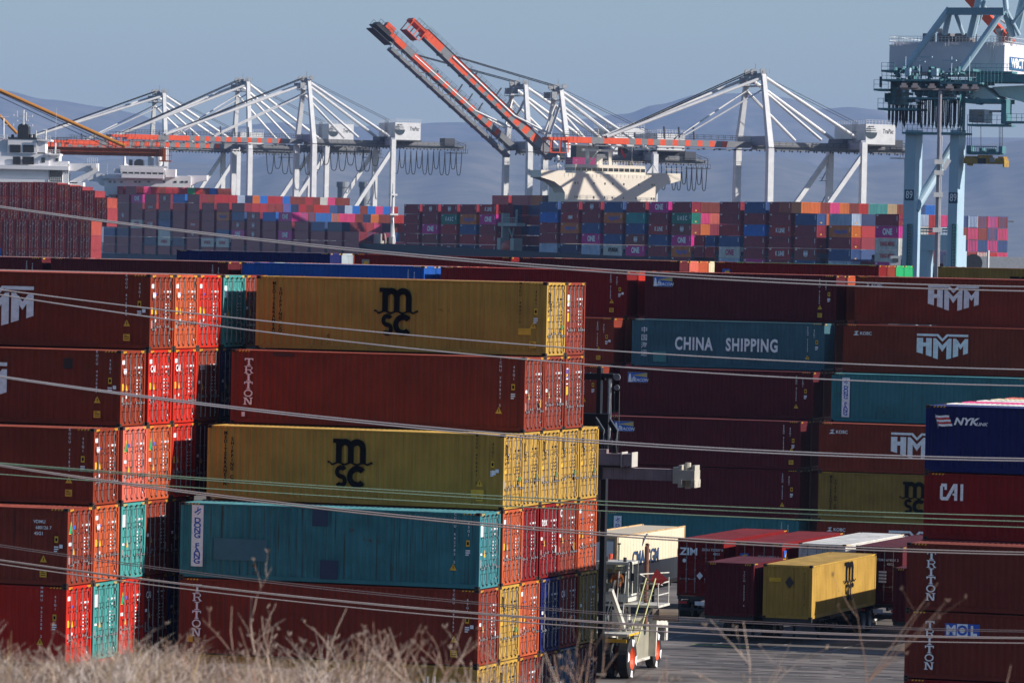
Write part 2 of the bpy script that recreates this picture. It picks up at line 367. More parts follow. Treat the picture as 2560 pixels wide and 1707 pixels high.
DOORMARK = {}
def door_marks(style, v):
    """paint and stickers on the doors, as thin sheets; v = variant"""
    key = (style, v % 4)
    if key in DOORMARK: return DOORMARK[key]
    rr = random.Random(v * 13 + len(style)); b = MB(); x = 0.012
    def q(y0, y1, z0, z1, mi): b.box(x - .004, x + rr.random() * .0012, y0, y1, z0, z1, mi)
    dark = style in ('yellow',); t = 1 if dark else 0
    # owner code and weights on the right leaf
    for y0, y1 in ((.24, .38), (.58, .78), (.91, .96)): q(y0, y1, 2.19, 2.26, t)
    q(.64, .76, 2.0, 2.06, t)
    for k in range(5):
        z = 1.74 - .13 * k; q(.44, .54, z - .022, z + .022, t); q(.72, .72 + rr.uniform(.08, .2), z - .022, z + .022, t)
    q(.78, .88, 1.0, 1.1, 0 if not dark else 4); q(.84, .94, .31, .37, 0)
    q(-1.0, -.86, .80, 1.12, 5)
    if style in ('brown',):
        q(-1.0, -.74, 2.36, 2.52, 0); q(-.60, -.50, 2.08, 2.17, 3); q(-1.0, -.84, 1.36, 1.62, 2); b.poly([(x, -.62, 1.36), (x, -.44, 1.36), (x, -.53, 1.62)], 2)
        q(-.60, -.50, 1.06, 1.16, 0)
    elif style == 'teal':
        q(-1.0, -.62, 1.98, 2.45, 0); q(-.97, -.70, 2.05, 2.38, 0); b.poly([(x, -.58, 1.20), (x, -.40, 1.20), (x, -.49, 1.50)], 2); q(-.98, -.75, 1.28, 1.36, 0)
    elif style == 'tri':
        b.poly([(x, -.98, 1.95), (x, -.68, 1.95), (x, -.83, 2.34)], 4); b.poly([(x - .001, -1.0, 1.93), (x - .001, -.62, 1.93), (x - .001, -.80, 2.42)], 2)
        q(-1.0, -.72, 1.50, 1.62, 0); b.poly([(x, -.60, 1.16), (x, -.44, 1.16), (x, -.52, 1.42)], 2); q(-.58, -.42, 2.1, 2.24, 3)
    elif style == 'yellow':
        q(-.62, -.50, 2.02, 2.14, 0); q(.76, .98, .80, 1.0, 2); q(.76, .98, 1.04, 1.20, 4); q(-.98, -.78, 1.38, 1.50, 2)
    elif style == 'sticker':
        q(-1.0, -.72, 1.95, 2.40, 0); q(-.99, -.73, 2.0, 2.36, 3); b.poly([(x + .002, -.99, 2.02), (x + .002, -.74, 2.16), (x + .002, -.99, 2.18)], 2)
        q(-1.02, -.72, 1.34, 1.68, 2); q(-.98, -.75, 1.76, 1.80, 0)
    else:
        q(-1.0, -.78, 1.5, 1.62, 0); b.poly([(x, -.62, 1.26), (x, -.44, 1.26), (x, -.53, 1.52)], 2); q(.80, .98, .92, 1.22, 2 if v % 2 else 0)
    DOORMARK[key] = b.mesh('door_markings', [WHITEM, BLACKM, YELM, BLUEM, GREENM, GREYM]); return DOORMARK[key]

def column_text(parent, txt, x, z, H, size=.13, mt=None, pitch=None):
    """upright letters stacked down the side"""
    me = text_mesh(txt, size, mt or WHITEM, bold=.012, vertical=True, lead=(pitch or size * 1.12) / size / 1.0)
    return link('marking', me, parent, (x, -CW / 2 - .001, z), SIDE_ROT)
_sym = {}
def side_symbols(L, v=0):
    v = rnd.randint(0, 3); KEY = (L, v)
    if KEY in _sym: return _sym[KEY]
    b = MB(); hx = L / 2; y = -CW / 2 - .003
    def P(pts, mi): b.poly([(px, y, pz) for px, pz in pts], mi)
    x = hx - (1.0, .96, 1.04, .55)[v]; dz = (0, .06, -.12, .25)[v]
    P([(x - .14, .82 + dz), (x + .14, .82 + dz), (x, 1.08 + dz)], 2); b.poly([(x - .015, y - .001, .88 + dz), (x + .015, y - .001, .88 + dz), (x + .015, y - .001, .99 + dz), (x - .015, y - .001, .99 + dz)], 1)
    if v != 2:
        P(_box(x - .14, x + .14, .32, .58), 2)
        for zz in (.38, .45, .51): b.poly([(x - .10, y - .001, zz), (x + .10 - (zz > .5) * .08, y - .001, zz), (x + .10 - (zz > .5) * .08, y - .001, zz + .025), (x - .10, y - .001, zz + .025)], 1)
    x = hx - (.45, .45, .47, .45)[v]; P(_box(x - .075, x + .075, 1.62, 1.86), 2); b.poly([(x - .04, y - .001, 1.68), (x + .04, y - .001, 1.68), (x + .04, y - .001, 1.80), (x - .04, y - .001, 1.80)], 1)
    for k in range(3): P(_box(x - .09, x + .09 - .05 * (k == 2), 1.44 - .08 * k, 1.49 - .08 * k), 0)
    if v == 1: P(_box(x + .12, x + .26, 1.42, 1.56), 0)
    _sym[KEY] = b.mesh('markings', [WHITEM, BLACKM, YELM]); return _sym[KEY]

def container(u, w, z, color, label, ends='door', size='hc', style='plain', v=0, number='TCNU 787831 2', marks=True, group=None, worn=False,
              rot=None, world=None, hscale=1.0, detail=2, sidecol=None, rods=True, Lc=None):
    """u,w = near right corner on the yard grid (right end, front side); z = height of its base"""
    H = {'hc': 2.896, 'std': 2.591}[size]; L = Lc or CL; K = kit(L, H)
    e = bpy.data.objects.new('shipping_container', None); COL.objects.link(e); e.empty_display_size = .5
    if world: e.location = (world[0], world[1], z); e.rotation_euler = (0, 0, rot)
    else:
        x, y = UW(u - L / 2, w + CW / 2); e.location = (x, y, z); e.rotation_euler = (0, 0, -TH)
    e.scale = (1, 1, hscale)
    tag(e, label, 'shipping container', group)
    c2 = color
    link('frame', K['frame'], e, color=c2)
    link('side_panel', K['side_worn' if worn else 'side'], e, color=sidecol or c2)
    link('side_panel', K['side'], e, rot=(0, 0, math.pi), color=c2)
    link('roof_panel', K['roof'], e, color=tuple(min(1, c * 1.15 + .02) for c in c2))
    link('end_wall', K['end'], e, rot=(0, 0, math.pi if ends == 'door' else 0), color=c2)
    if ends == 'wall' and detail > 1: link('end_wall', K['end'], e, rot=(0, 0, math.pi), color=c2)
    if ends == 'door' or ends == 'both':
        sides = (0,) if ends == 'door' else (0,)
        for s in (1, -1):
            dr = link('door', K['door'], e, (L / 2 - .055, 0, 0), color=c2); dr.scale = (1, s, 1)
            if rods:
                for yy in (.28, .74):
                    rd = link('lock_rod', K['rod'], dr, (.05, yy, 0)); 
                    link('handle', K['handle'], dr, (.05, yy, 1.0 - .12 * (v % 2) - (.1 if yy > .5 and v % 3 == 0 else 0)))
        if marks: link('door_markings', door_marks(style, v), e, (L / 2 - .055, 0, 0))
    if marks and number:
        t = WHITEM if style != 'yellow' else BLACKM
        column_text(e, number, L / 2 - 1.0 + (0 if style != 'yellow' else -.1), 1.92 if size == 'hc' else 1.75, H, .135, t)
        column_text(e, '45G1' if size == 'hc' else '22G1', L / 2 - .45, 2.28, H, .135, t)
        link('markings', side_symbols(L), e)
    return e
def side_mark(e, me, x, z, name='logo', scale=None):
    return link(name, me, e, (x, -CW / 2 - .004, z), SIDE_ROT, scale=scale)
def end_mark(e, me, y, z, name='logo', L=CL, scale=None):
    return link(name, me, e, (L / 2 + .012, y, z), END_ROT, scale=scale)

# paint colours (linear)
C = dict(brown=(.205, .033, .016), orange=(.44, .085, .032), red=(.46, .024, .014), dred=(.19, .009, .010), maroon=(.098, .012, .018), teal=(.06, .27, .26), dteal=(.045, .19, .22),
         yellow=(.43, .26, .055), pink=(.66, .06, .20), salmon=(.58, .13, .09), navy=(.008, .014, .10), blue=(.012, .085, .36), white=(.62, .60, .56), cream=(.62, .55, .38),
         green=(.02, .36, .13), grey=(.33, .38, .42), beige=(.50, .36, .20), magenta=(.46, .03, .19), slate=(.07, .12, .20), rust=(.22, .036, .020), bteal=(.055, .135, .175), olive=(.26, .17, .04), dgreen=(.02, .14, .10))
CN = dict(brown='brown', orange='orange', red='bright red', dred='dark red', maroon='maroon', teal='teal', dteal='blue-green', yellow='yellow', pink='pink', salmon='salmon red', navy='navy blue',
          blue='blue', white='white', cream='cream', green='green', grey='grey', beige='beige', magenta='magenta', slate='slate blue', rust='rust red', olive='olive yellow', dgreen='dark green', bteal='grey-blue')
RH, SP = 2.905, 2.514
HID = []      # rows the photo hides, plus an unseen pair added for its shadow, in one mass
ORD = ['bottom', 'second', 'third', 'fourth', 'fifth', 'topmost', 'sixth']
ORN = ['first', 'second', 'third', 'fourth', 'fifth', 'sixth', 'seventh', 'eighth', 'ninth', 'tenth', 'eleventh', 'twelfth', 'thirteenth', 'fourteenth', 'fifteenth']
MSC = logo_msc(); HMM = logo_hmm(WHITEM); CAIL = logo_cai(WHITEM); TRIT = logo_slab_column('TRITON', .56, WHITEM)
txtB = lambda t, s, mt=WHITEM, **k: text_mesh(t, s, mt, bold=k.pop('bold', .02), **k)
def label_db(e, x, z):
    """white strip with blue upright lettering"""
    b = MB(); b.box(-.24, .24, -1.18, 1.18, -.003, 0); s = side_mark(e, b.mesh('name_strip', [WHITEM]), x, z, 'name_strip')
    me = text_mesh('DONG FANG', .28, BLUEM, bold=.03, vertical=True, xscale=1.35, lead=.70)
    link('lettering', me, s, (0, -.20, .004)); 
    p = [([(-.14, .90), (.12, 1.06), (.15, 1.02), (-.10, .86)], 0), ([(-.05, .80), (.15, .98), (.12, .92), (.02, .80)], 0), ([(-.02, .98), (.0, 1.12), (.03, 1.1), (.02, .9)], 0)]
    link('emblem', poly_mesh('emblem', p, [BLUEM]), s, (0, 0, .004)); return s
def label_beacon(e, x, z, k=1.0):
    b = MB(); b.box(-.62, .62, -.31, .31, -.003, 0); s = side_mark(e, b.mesh('name_panel', [BLUEM]), x, z, 'name_panel')
    poly = [([(-.59, -.28), (-.36, -.28), (-.40, .0), (-.44, .22), (-.52, .22), (-.56, .0)], 0), ([(-.40, .12), (.60, .28), (.60, .02)], 1),
            (_box(-.62, .62, .29, .31), 2), (_box(-.62, .62, -.31, -.29), 2), (_box(.60, .62, -.31, .31), 2), (_box(-.62, -.60, -.31, .31), 2)]
    link('emblem', poly_mesh('emblem', poly, [WHITEM, mat_gold, GREYM]), s, (0, 0, .002))
    link('lettering', text_mesh('B', .38, WHITEM, bold=.02, shear=.25), s, (-.27, -.12, .006))
    link('lettering', text_mesh('EACON', .25, WHITEM, bold=.02, shear=.25), s, (.235, -.16, .006)); return s
mat_gold = mat('gold_marking', (.50, .40, .14), rough=.5)
def db_small(e): pass

# ---- left stack (long sides in shade, doors in the sun)
U0, W0 = -77.01, 179.29
rows = {6: (3, ['brown', 'orange', 'red', 'teal', 'rust']), 5: (2, ['brown', 'red', 'red', 'rust', 'navy', 'teal']), 4: (1, ['brown', 'salmon', 'orange', 'red', 'maroon', 'navy']),
        3: (0, ['rust', 'orange', 'teal', 'rust', 'maroon']), 2: (0, ['red', 'teal', 'red', 'dred', 'navy']), 1: (0, ['rust', 'red', 'maroon', 'navy'])}
styl = {'brown': 'brown', 'orange': 'brown', 'teal': 'teal', 'dteal': 'teal', 'yellow': 'yellow', 'red': 'brown', 'salmon': 'tri'}
GL = 'containers of the left stack'; GM = 'containers of the middle stack'
LOOK = {}
def where(lev, k, n, stack):
    return f'{ORD[lev-1]} row, {ORN[k]} door from the left, {stack}' if k else f'{ORD[lev-1]} row, foremost of {stack}'
for lev, (k0, cols) in rows.items():
    for i, cn in enumerate(cols):
        k = k0 + i; st = styl.get(cn, 'plain')
        if (lev, k) in ((4, 2), (4, 3), (3, 0), (2, 2)): st = 'tri'
        col = C[cn]
        pass
        lab = f'{CN[cn]} container, {where(lev, i, 0, "left stack")}'
        e = container(U0 + rnd.uniform(-.03, .03) + (-.12 if i == 0 and lev in (4, 5) else 0), W0 + k * SP, (lev - 1) * RH, col, lab, style=st, v=lev * 3 + k, group=GL, marks=True,
                      number={6: 'KOCU 416484 2', 5: 'KOCU 442085 0', 4: 'KOCU 421835 8', 3: None, 2: 'HMMU 902588 2', 1: None}[lev] if i == 0 else None,
                      worn=(lev == 3 and i == 0))
        LOOK[(lev, k)] = e
        if lev == 6 and i == 0: side_mark(e, HMM, -.40, 1.52, scale=(1.2, 1.0, 1))
        if lev == 5 and i == 0: side_mark(e, poly_mesh('sticker', [(_box(-.19, .19, -.2, .2), 0)], [mat('dark_square_paint', (.03, .008, .01), rough=.6)]), 3.9, 2.35, 'repair_patch')
        if lev == 5 and i == 0: side_mark(e, HMM, -.25, 1.52, scale=(1.2, 1.0, 1))
        if lev == 3 and i == 0:
            side_mark(e, txtB('VDMU', .17), 4.95, 2.38, 'marking'); side_mark(e, txtB('680126 7', .17), 5.12, 2.16, 'marking'); side_mark(e, txtB('45G1', .17), 4.93, 1.94, 'marking'); link('markings', side_symbols(CL), e)
        if st == 'brown' and cn != 'red': end_mark(e, HMM, -.84, 2.08, L=CL, scale=(.10, .15, 1))
        if lev == 5 and cn == 'red': end_mark(e, txtB('CAI', .36, xscale=.8), -.78, 2.15, L=CL)
        if lev == 5 and cn == 'rust': end_mark(e, txtB('tex', .42, bold=0), -.72, 2.18, L=CL)
        if lev == 2 and cn == 'dred': end_mark(e, txtB('CAI', .36, xscale=.8), -.78, 2.15, L=CL)

# ---- middle stack
U1, W1 = -63.53, 187.15
rows = {6: (3, ['yellow', 'rust']), 5: (2, ['rust', 'rust', 'rust']), 4: (1, ['yellow'] * 5), 3: (0, ['dteal', 'orange', 'dred', 'dred', 'rust', 'orange']),
        2: (0, ['rust', 'yellow', 'orange', 'navy', 'dred', 'olive']), 1: (0, ['yellow', 'yellow', 'rust', 'maroon', 'slate', 'maroon'])}
for lev, (k0, cols) in rows.items():
    for i, cn in enumerate(cols):
        k = k0 + i; st = styl.get(cn, 'plain')
        if (lev, k) in ((6, 4), (3, 2), (5, 4)): st = 'sticker'
        lab = f'{CN[cn]} container, {where(lev, i, 0, "the middle stack")}'
        col = C[cn]; sc = None
        pass
        du = rnd.uniform(-.03, .03) + (.06 if lev in (3, 4) and k == 1 else 0) - (.10 if lev in (3, 4) and k >= 2 else 0)
        num = {6: 'MEDU 484713 2', 5: 'TCNU 787831 2', 4: 'MSCU 478641 2', 3: 'CCLU 662783 5', 2: 'TCNU 491567 0', 1: None}[lev] if i == 0 else None
        e = container(U1 + du, W1 + k * SP, (lev - 1) * RH, col, lab, style=st, v=lev * 5 + k, group=GM, number=num, sidecol=sc, worn=(cn == 'dteal'))
        if i == 0 and lev in (6, 4):
            side_mark(e, MSC, -.15, 1.52, scale=(.86, .90, 1))
            column = text_mesh('MEDITERRANEAN', .19, BLACKM, bold=.03, vertical=True, lead=.86); side_mark(e, column, -5.33, 1.62, 'lettering')
            column = text_mesh('SHIPPING CO', .19, BLACKM, bold=.03, vertical=True, lead=.86); side_mark(e, column, -5.05, 1.55, 'lettering')
        if i == 0 and lev in (5, 2): side_mark(e, TRIT, -5.35, 2.42 if lev == 5 else 2.50, scale=(.62, .55 if lev == 5 else .60, 1))
        if lev == 3 and i == 0:
            label_db(e, -5.38, 1.62)
            b = MB(); b.box(-.32, .32, -.33, .33, -.002, 0); pm = b.mesh('repair_patch', [mat_patch := mat('dark_patch_paint', (.012, .035, .09), rough=.5)])
            side_mark(e, pm, -.35, 2.5, 'repair_patch'); side_mark(e, pm, .05, .52, 'repair_patch', scale=(1.15, 1.1, 1))
        if i == 0 and lev == 5:
            b = MB(); b.box(-.45, .45, -.07, .07, -.002, 0); side_mark(e, b.mesh('repair_patch', [mat('dark_brown_patch', (.05, .012, .01), rough=.6)]), -3.9, 2.74, 'repair_patch'); side_mark(e, poly_mesh('sticker', [(_box(-.07, .07, -.09, .09), 0)], [WHITEM]), -5.55, .36, 'sticker')
        if i == 0 and lev in (6, 4):
            side_mark(e, poly_mesh('sticker', [(_box(-.26, .26, -.13, .13), 0)], [YELM]), 5.2 if lev == 6 else 5.05, .95 if lev == 6 else .62, 'warning_label')
            if lev == 4: side_mark(e, poly_mesh('sticker', [(_box(-.08, .08, -.09, .09), 0)], [WHITEM]), 5.7, 1.42, 'sticker')
        if i == 0 and lev == 3:
            side_mark(e, poly_mesh('faded_field', [(_box(-1.1, 1.1, -.42, .42), 0)], [mat('faded_slate_paint', (.042, .15, .20), rough=.6, streak=.3)]), -3.6, 1.15, 'faded_field')
        if i == 0 and lev == 2: side_mark(e, poly_mesh('sticker', [(_box(-.11, .11, -.12, .12), 0)], [YELM]), -5.6, .55, 'warning_label')
        if cn == 'yellow': end_mark(e, MSC, -.90, 2.1, scale=(.19, .36, 1))
        if (lev, k) == (3, 3): end_mark(e, txtB('tex', .5, bold=0), -.72, 2.22)
        if (lev, k) == (2, 4): end_mark(e, txtB('CAI', .36, xscale=.8), -.78, 2.15)
        if (lev, k) == (3, 4): end_mark(e, txtB('C', .42, xscale=.8), -.95, 2.45)

# ---- right near stack of twenty-foot boxes
U6, W6, H6 = -48.9, 194.95, 2.604
rows = {5: (1, ['navy', 'white', 'pink', 'white', 'cream', 'salmon']), 4: (1, ['dred', 'rust', 'maroon', 'navy', 'dred', 'rust']), 3: (0, ['rust', 'maroon', 'dred', 'teal', 'rust', 'navy']),
        2: (0, ['brown', 'maroon', 'dred', 'rust', 'navy', 'rust']), 1: (0, ['dred', 'rust', 'maroon', 'navy', 'dred', 'rust'])}
L20 = 6.058
for lev, (k0, cols) in rows.items():
    for i, cn in enumerate(cols):
        k = k0 + i
        if i > 0 and lev < 5: lab = 'containers hidden behind the front face of the right-hand stack'
        else: lab = f'{CN[cn]} twenty-foot container, ' + (f'{ORD[lev-1] if lev < 5 else "topmost"} in the right-hand front stack' if i == 0 else f'{ORN[i]} back in the top row at right')
        if i > 0 and lev < 5 and i > 3: continue
        col = {'rust': (.15, .026, .017), 'brown': (.16, .028, .018)}.get(cn, C[cn]) if i == 0 else C[cn]
        if cn == 'dred' and i == 0: col = (.20, .011, .011)
        if i > 0 and lev < 5: HID.append((U6 + L20, W6 + k * SP, (lev - 1) * H6, L20, 'maroon', 2.6)); continue
        e = container(U6 + L20, W6 + k * SP, (lev - 1) * H6 + .0, col, lab, ends='wall', size='std', Lc=L20, group='containers of the right-hand front stack', number=None, marks=False, detail=1)
        if i == 0:
            x0 = -L20 / 2
            if lev == 5:
                link('logo', text_mesh('NYK', .38, WHITEM, bold=.04, shear=.28, xscale=1.2), e, (x0 + 1.58, -CW / 2 - .004, 1.98), SIDE_ROT)
                link('logo', text_mesh('LINK', .17, WHITEM, bold=.03, shear=.28, xscale=1.2), e, (x0 + 2.22, -CW / 2 - .004, 1.90), SIDE_ROT)
                fl = []
                for kk in range(6):
                    a0 = -.42 + .14 * kk
                    for s in range(5):
                        yy = .30 - .12 * s - .02 * math.sin(kk * 1.1); sk = .05 * s
                        fl.append(([(a0 + sk, yy - .12), (a0 + .14 + sk, yy - .12 - .01), (a0 + .14 + sk, yy), (a0 + sk, yy)], s % 2))
                fl.append(([(-.44, .38), (-.41, .38), (-.20, -.42), (-.23, -.42)], 2))
                link('house_flag', poly_mesh('house_flag', fl, [WHITEM, REDM, GREYM]), e, (x0 + .66, -CW / 2 - .004, 2.0), SIDE_ROT, scale=(.66, .68, 1))
            if lev == 4: side_mark(e, CAIL, x0 + 1.16, 1.86, scale=(.40, .44, 1))
            if lev == 3: side_mark(e, TRIT, x0 + .98, 2.12, scale=(.60, .56, 1))
            if lev == 2:
                side_mark(e, TRIT, x0 + .98, 2.08, scale=(.60, .56, 1))
                mo = MB(); mo.box(-.68, .68, -.27, .27, -.003, 0); s = side_mark(e, mo.mesh('name_panel', [BLUEM]), x0 + 2.25, 1.90, 'name_panel')
                link('panel_field', poly_mesh('panel_field', [(_box(-.21, .21, -.26, .26), 0)], [WHITEM]), s, (0, 0, .002))
                for t, xx, mm in (('M', -.44, WHITEM), ('O', 0, BLUEM), ('L', .44, WHITEM)): link('lettering', text_mesh(t, .50, mm, bold=.045), s, (xx, 0, .005))

# ---- far yard rows: corrugated ends face right
def yard(name, u_right, w0, rows, group, ztop=None):
    for lev, (k0, cols) in rows.items():
        for i, cn in enumerate(cols):
            c, n = (cn, CN[cn]); k = k0 + i
            lab = f'{n} container, {ORD[lev-1]} row, ' + (f'front of {name}' if i == 0 else f'{ORN[i]} back in {name}')
            col = C[c]
            yield lev, i, c, container(u_right + rnd.uniform(-.03, .03), w0 + k * SP, (lev - 1) * RH, col, lab, ends='wall', number=None, marks=False, detail=1, group=group)
US4, WS4 = -82.34, 301.7
def small_marks(e, t=WHITEM, tri=True):
    side_mark(e, text_mesh('SEGU 412345', .15, t, bold=.01, vertical=True, lead=.95), 5.05, 1.9, 'marking'); side_mark(e, text_mesh('45G1', .15, t, bold=.01, vertical=True, lead=.95), 5.45, 2.25, 'marking')
    if tri: link('markings', side_symbols(CL), e)
for lev, i, cn, e in yard('the centre-right yard row', US4, WS4, {6: (3, ['maroon', 'orange', 'rust', 'rust']), 5: (2, ['bteal', 'rust', 'maroon']), 4: (1, ['maroon', 'rust', 'dred']), 3: (0, ['maroon', 'dred', 'rust', 'maroon']),
                                         2: (0, ['maroon', 'dred']), 1: (0, ['dteal', 'maroon'])}, 'containers of the centre-right yard row'):
    if i: continue
    small_marks(e, tri=lev != 1)
    if lev in (6, 4, 3): label_beacon(e, -4.95, 2.28)
    if lev == 5:
        side_mark(e, text_mesh('CHINA', 1.06, WHITEM, bold=.035, xscale=.66, spacing=1.14), -2.15, 1.42); side_mark(e, text_mesh('SHIPPING', 1.06, WHITEM, bold=.035, xscale=.66, spacing=1.14), 1.55, 1.42)
        side_mark(e, text_mesh('中国海运', .42, WHITEM, bold=.004, vertical=True, lead=1.12), -5.3, 1.5, 'lettering')
        b = MB(); b.box(-.42, .42, -.32, .32, -.002, 0); side_mark(e, b.mesh('faded_patch', [mat('faded_teal_paint', (.07, .25, .25), rough=.6)]), -4.3, .62, 'repair_patch')
    if lev == 1: label_db(e, -5.2, 1.5)
for lev, i, cn, e in yard('the far-right yard row', -81.14 + CL, 301.47, {6: (3, ['brown', 'rust', 'salmon', 'rust']), 5: (2, ['brown', 'rust']), 4: (1, ['dteal', 'teal']), 3: (0, ['brown', 'rust']), 2: (0, ['olive', 'rust']), 1: (0, ['brown', 'rust'])}, 'containers of the far-right yard row'):
    if i: continue
    if cn == 'brown':
        pass
        side_mark(e, HMM, .05 if lev > 3 else -.1, 1.66, scale=(1.17, .98, 1)); side_mark(e, txtB('KOBC', .27), -4.7, 2.36, 'lettering')
        side_mark(e, poly_mesh('emblem', [([(-.2, -.12), (.0, .02), (.16, .14), (.02, -.02), (.2, -.1)], 0), ([(-.14, .1), (.14, .16), (.0, .04)], 0)], [WHITEM]), -5.3, 2.36, 'emblem')
    if lev == 4: label_db(e, -5.2, 1.45)
    if lev == 2:
        side_mark(e, MSC, -.2, 1.45, scale=(.86, .90, 1)); side_mark(e, text_mesh('MEDITERRANEAN', .19, BLACKM, bold=.03, vertical=True, lead=.86), -5.33, 1.62, 'lettering'); side_mark(e, text_mesh('SHIPPING CO', .19, BLACKM, bold=.03, vertical=True, lead=.86), -5.05, 1.55, 'lettering')
for lev, i, cn, e in yard('the dark red row', -95.70, 301.65, {6: (3, ['dred', 'red', 'orange', 'rust']), 5: (2, ['rust', 'orange']), 4: (1, ['rust', 'dred']), 3: (0, ['dred', 'rust']), 2: (0, ['maroon']), 1: (0, ['maroon'])}, 'containers of the dark red row'):
    if i == 0: small_marks(e)
for lev, i, cn, e in yard('the blue row', -108.87, 301.3, {6: (3, ['blue', 'blue', 'cream', 'rust', 'salmon']), 5: (3, ['maroon'])}, 'containers of the blue row'):
    if i == 0 and lev == 6: small_marks(e)
for lev, i, cn, e in yard('the brown yard row at left', -122.03, 301.3, {6: (3, ['maroon', 'rust', 'salmon', 'teal', 'rust']), 5: (3, ['maroon'])}, 'containers of the brown yard row at left'):
    if i == 0: small_marks(e, tri=False)
    if i == 0 and lev == 6: end_mark(e, txtB('tex', .9, bold=0), -.6, .75); 
for lev, i, cn, e in yard('the leftmost yard row', -134.9, 301.3, {6: (3, ['maroon', 'rust', 'orange', 'grey']), 5: (3, ['maroon'])}, 'containers of the leftmost yard row'): 
    if i == 0: small_marks(e, tri=False)
# the row furthest back, one course higher on a raised apron
W2 = 362.0
def back(uL, names, label0, n=0, z=17.98 - 2.896):
    out = []
    for i, cn in enumerate(names):
        lab = f'{CN[cn]} container, ' + (f'front of {label0}' if i == 0 else f'{ORN[i]} back in {label0}')
        e = container(uL + CL, W2 + i * SP, z, C[cn], lab, ends='wall', number=None, marks=False, detail=1, group='top containers of the furthest yard row')
        out.append(e)
        if i == 0:
            for j in range(5): 
                zz = z - (j + 1) * 3.01
                HID.append((uL + CL, W2, max(0, zz), CL, 'maroon', 2.95))
    return out
e = back(-147.2, ['navy', 'grey', 'rust'], 'the furthest navy group')[0]; side_mark(e, text_mesh('seaco', .95, mat_gold, bold=.01), -4.1, 1.95)
e = back(-133.1, ['dred', 'orange'], 'the pair right of the pale end')[0]; side_mark(e, poly_mesh('emblem', [(_box(-.3, .3, -.3, .3), 0), ([(-.2, -.2), (.25, .0), (.2, .2), (-.1, .15)], 1)], [GREYM, YELM]), -5.2, 2.2, 'emblem')
back(-120.3, ['maroon', 'salmon', 'orange', 'cream', 'orange'], 'the group with four lit ends')
e = back(-105.5, ['dred', 'rust', 'green', 'green'], 'the group with green ends')[0]; side_mark(e, poly_mesh('emblem', [(_box(-.3, .3, -.3, .3), 0), ([(-.2, -.2), (.25, .0), (.2, .2), (-.1, .15)], 1)], [BLUEM, YELM]), -5.2, 2.1, 'emblem')
e = back(-89.0, ['olive', 'salmon', 'rust'], 'the olive group at far right')[0]; side_mark(e, MSC, -.1, 1.3, scale=(.9, .9, 1))
# ---------------------------------------------------------------- trailers parked in the yard
def wheel_mesh(r, wd, rim, rimmat, spots=False, name='wheel'):
    b = MB(); h = wd / 2
    b.disc_ring((0, 0, 0), (1, 0, 0), [(-h * .8, r * .55, 1), (-h, r * .62, 0), (-h, r * .9, 0), (-h * .8, r, 0), (h * .8, r, 0), (h, r * .9, 0), (h, r * .56, 1), (h * .72, r * .52, 1), (h * .2, r * .40, 1), (h * .1, r * .36, 2), (h * .1, r * .18, 1), (h * .5, r * .16, 1), (h * .5, 0.0001, 1)], 28)
    if spots:
        for a in (20, 112, 200, 290):
            pts = []
            for t, rr in ((-13, .62), (-16, .97), (16, .97), (13, .62)):
                pts.append((h + .004, r * rr * math.sin(R(a + t)), r * rr * math.cos(R(a + t))))
            b.poly(pts, 3); b.poly([(h * .81, p[1] * 1.006, p[2] * 1.006) if i in (1, 2) else p for i, p in enumerate(pts)], 3)
    return b.mesh(name, [RUBBER, rimmat, DARK, WHITEM])
RIMW = mat('white_rim', (.55, .55, .55), rough=.4); RIMO = mat('orange_rim', (.72, .10, .03), rough=.45)
TW = wheel_mesh(.5, .55, .3, RIMW)
def chassis(u0, w0, L, label, rear_near=False):
    u0 -= .85
    """skeletal trailer under a container whose near left corner on the grid is u0,w0; runs away from the camera"""
    x, y = UW(u0 + CW / 2, w0 + L / 2); t = bpy.data.objects.new('trailer_chassis', None); COL.objects.link(t); t.location = (x, y, 0); t.rotation_euler = (0, 0, -TH)
    tag(t, label, 'trailer', 'container trailers in the parking row'); h = L / 2
    b = MB()
    for s in (-1, 1): b.box(s * .45 - .06, s * .45 + .06, -h + .1, h - .1, .92, 1.2)
    for yy in (-h + .15, -h * .4, h * .3, h - .15): b.box(-1.2, 1.2, yy - .08, yy + .08, 1.08, 1.25)
    link('frame', b.mesh('frame', [DARK]), t)
    wy = (-h + 1.6) if rear_near else (h - 1.6)
    for dy in (-.62, .62):
        a = MB(); a.tube([(-1.0, wy + dy, .5), (1.0, wy + dy, .5)], .06); link('axle', a.mesh('axle', [DARK]), t)
        for s in (-1, 1): o = link('wheel', TW, t, (s * .95, wy + dy, .5), (0, 0, 0 if s > 0 else math.pi))
    ly = -wy * .55
    for s in (-1, 1):
        g = MB(); g.box(s * .6 - .06, s * .6 + .06, ly - .06, ly + .06, .12, 1.0); g.box(s * .6 - .14, s * .6 + .14, ly - .14, ly + .14, .0, .12); g.beam((s * .6, ly + .1, .9), (s * .45, ly + .9, 1.0), .05, .05)
        link('landing_leg', g.mesh('landing_leg', [DARK]), t)
    if rear_near:
        b = MB(); b.box(-1.15, 1.15, -h + .02, -h + .12, .52, .64); b.box(-1.15, -1.0, -h + .05, -h + .12, .64, 1.1); b.box(1.0, 1.15, -h + .05, -h + .12, .64, 1.1); link('bumper', b.mesh('bumper', [DARK]), t)
        b = MB(); 
        for s in (-1, 1): b.box(s * .9 - .22, s * .9 + .22, -h - .02, -h + .02, .86, .98)
        link('tail_light', b.mesh('tail_light', [REDM]), t); b = MB(); b.box(-.25, .25, -h - .02, -h + .015, .8, 1.0); link('number_plate', b.mesh('number_plate', [WHITEM]), t)
    return t
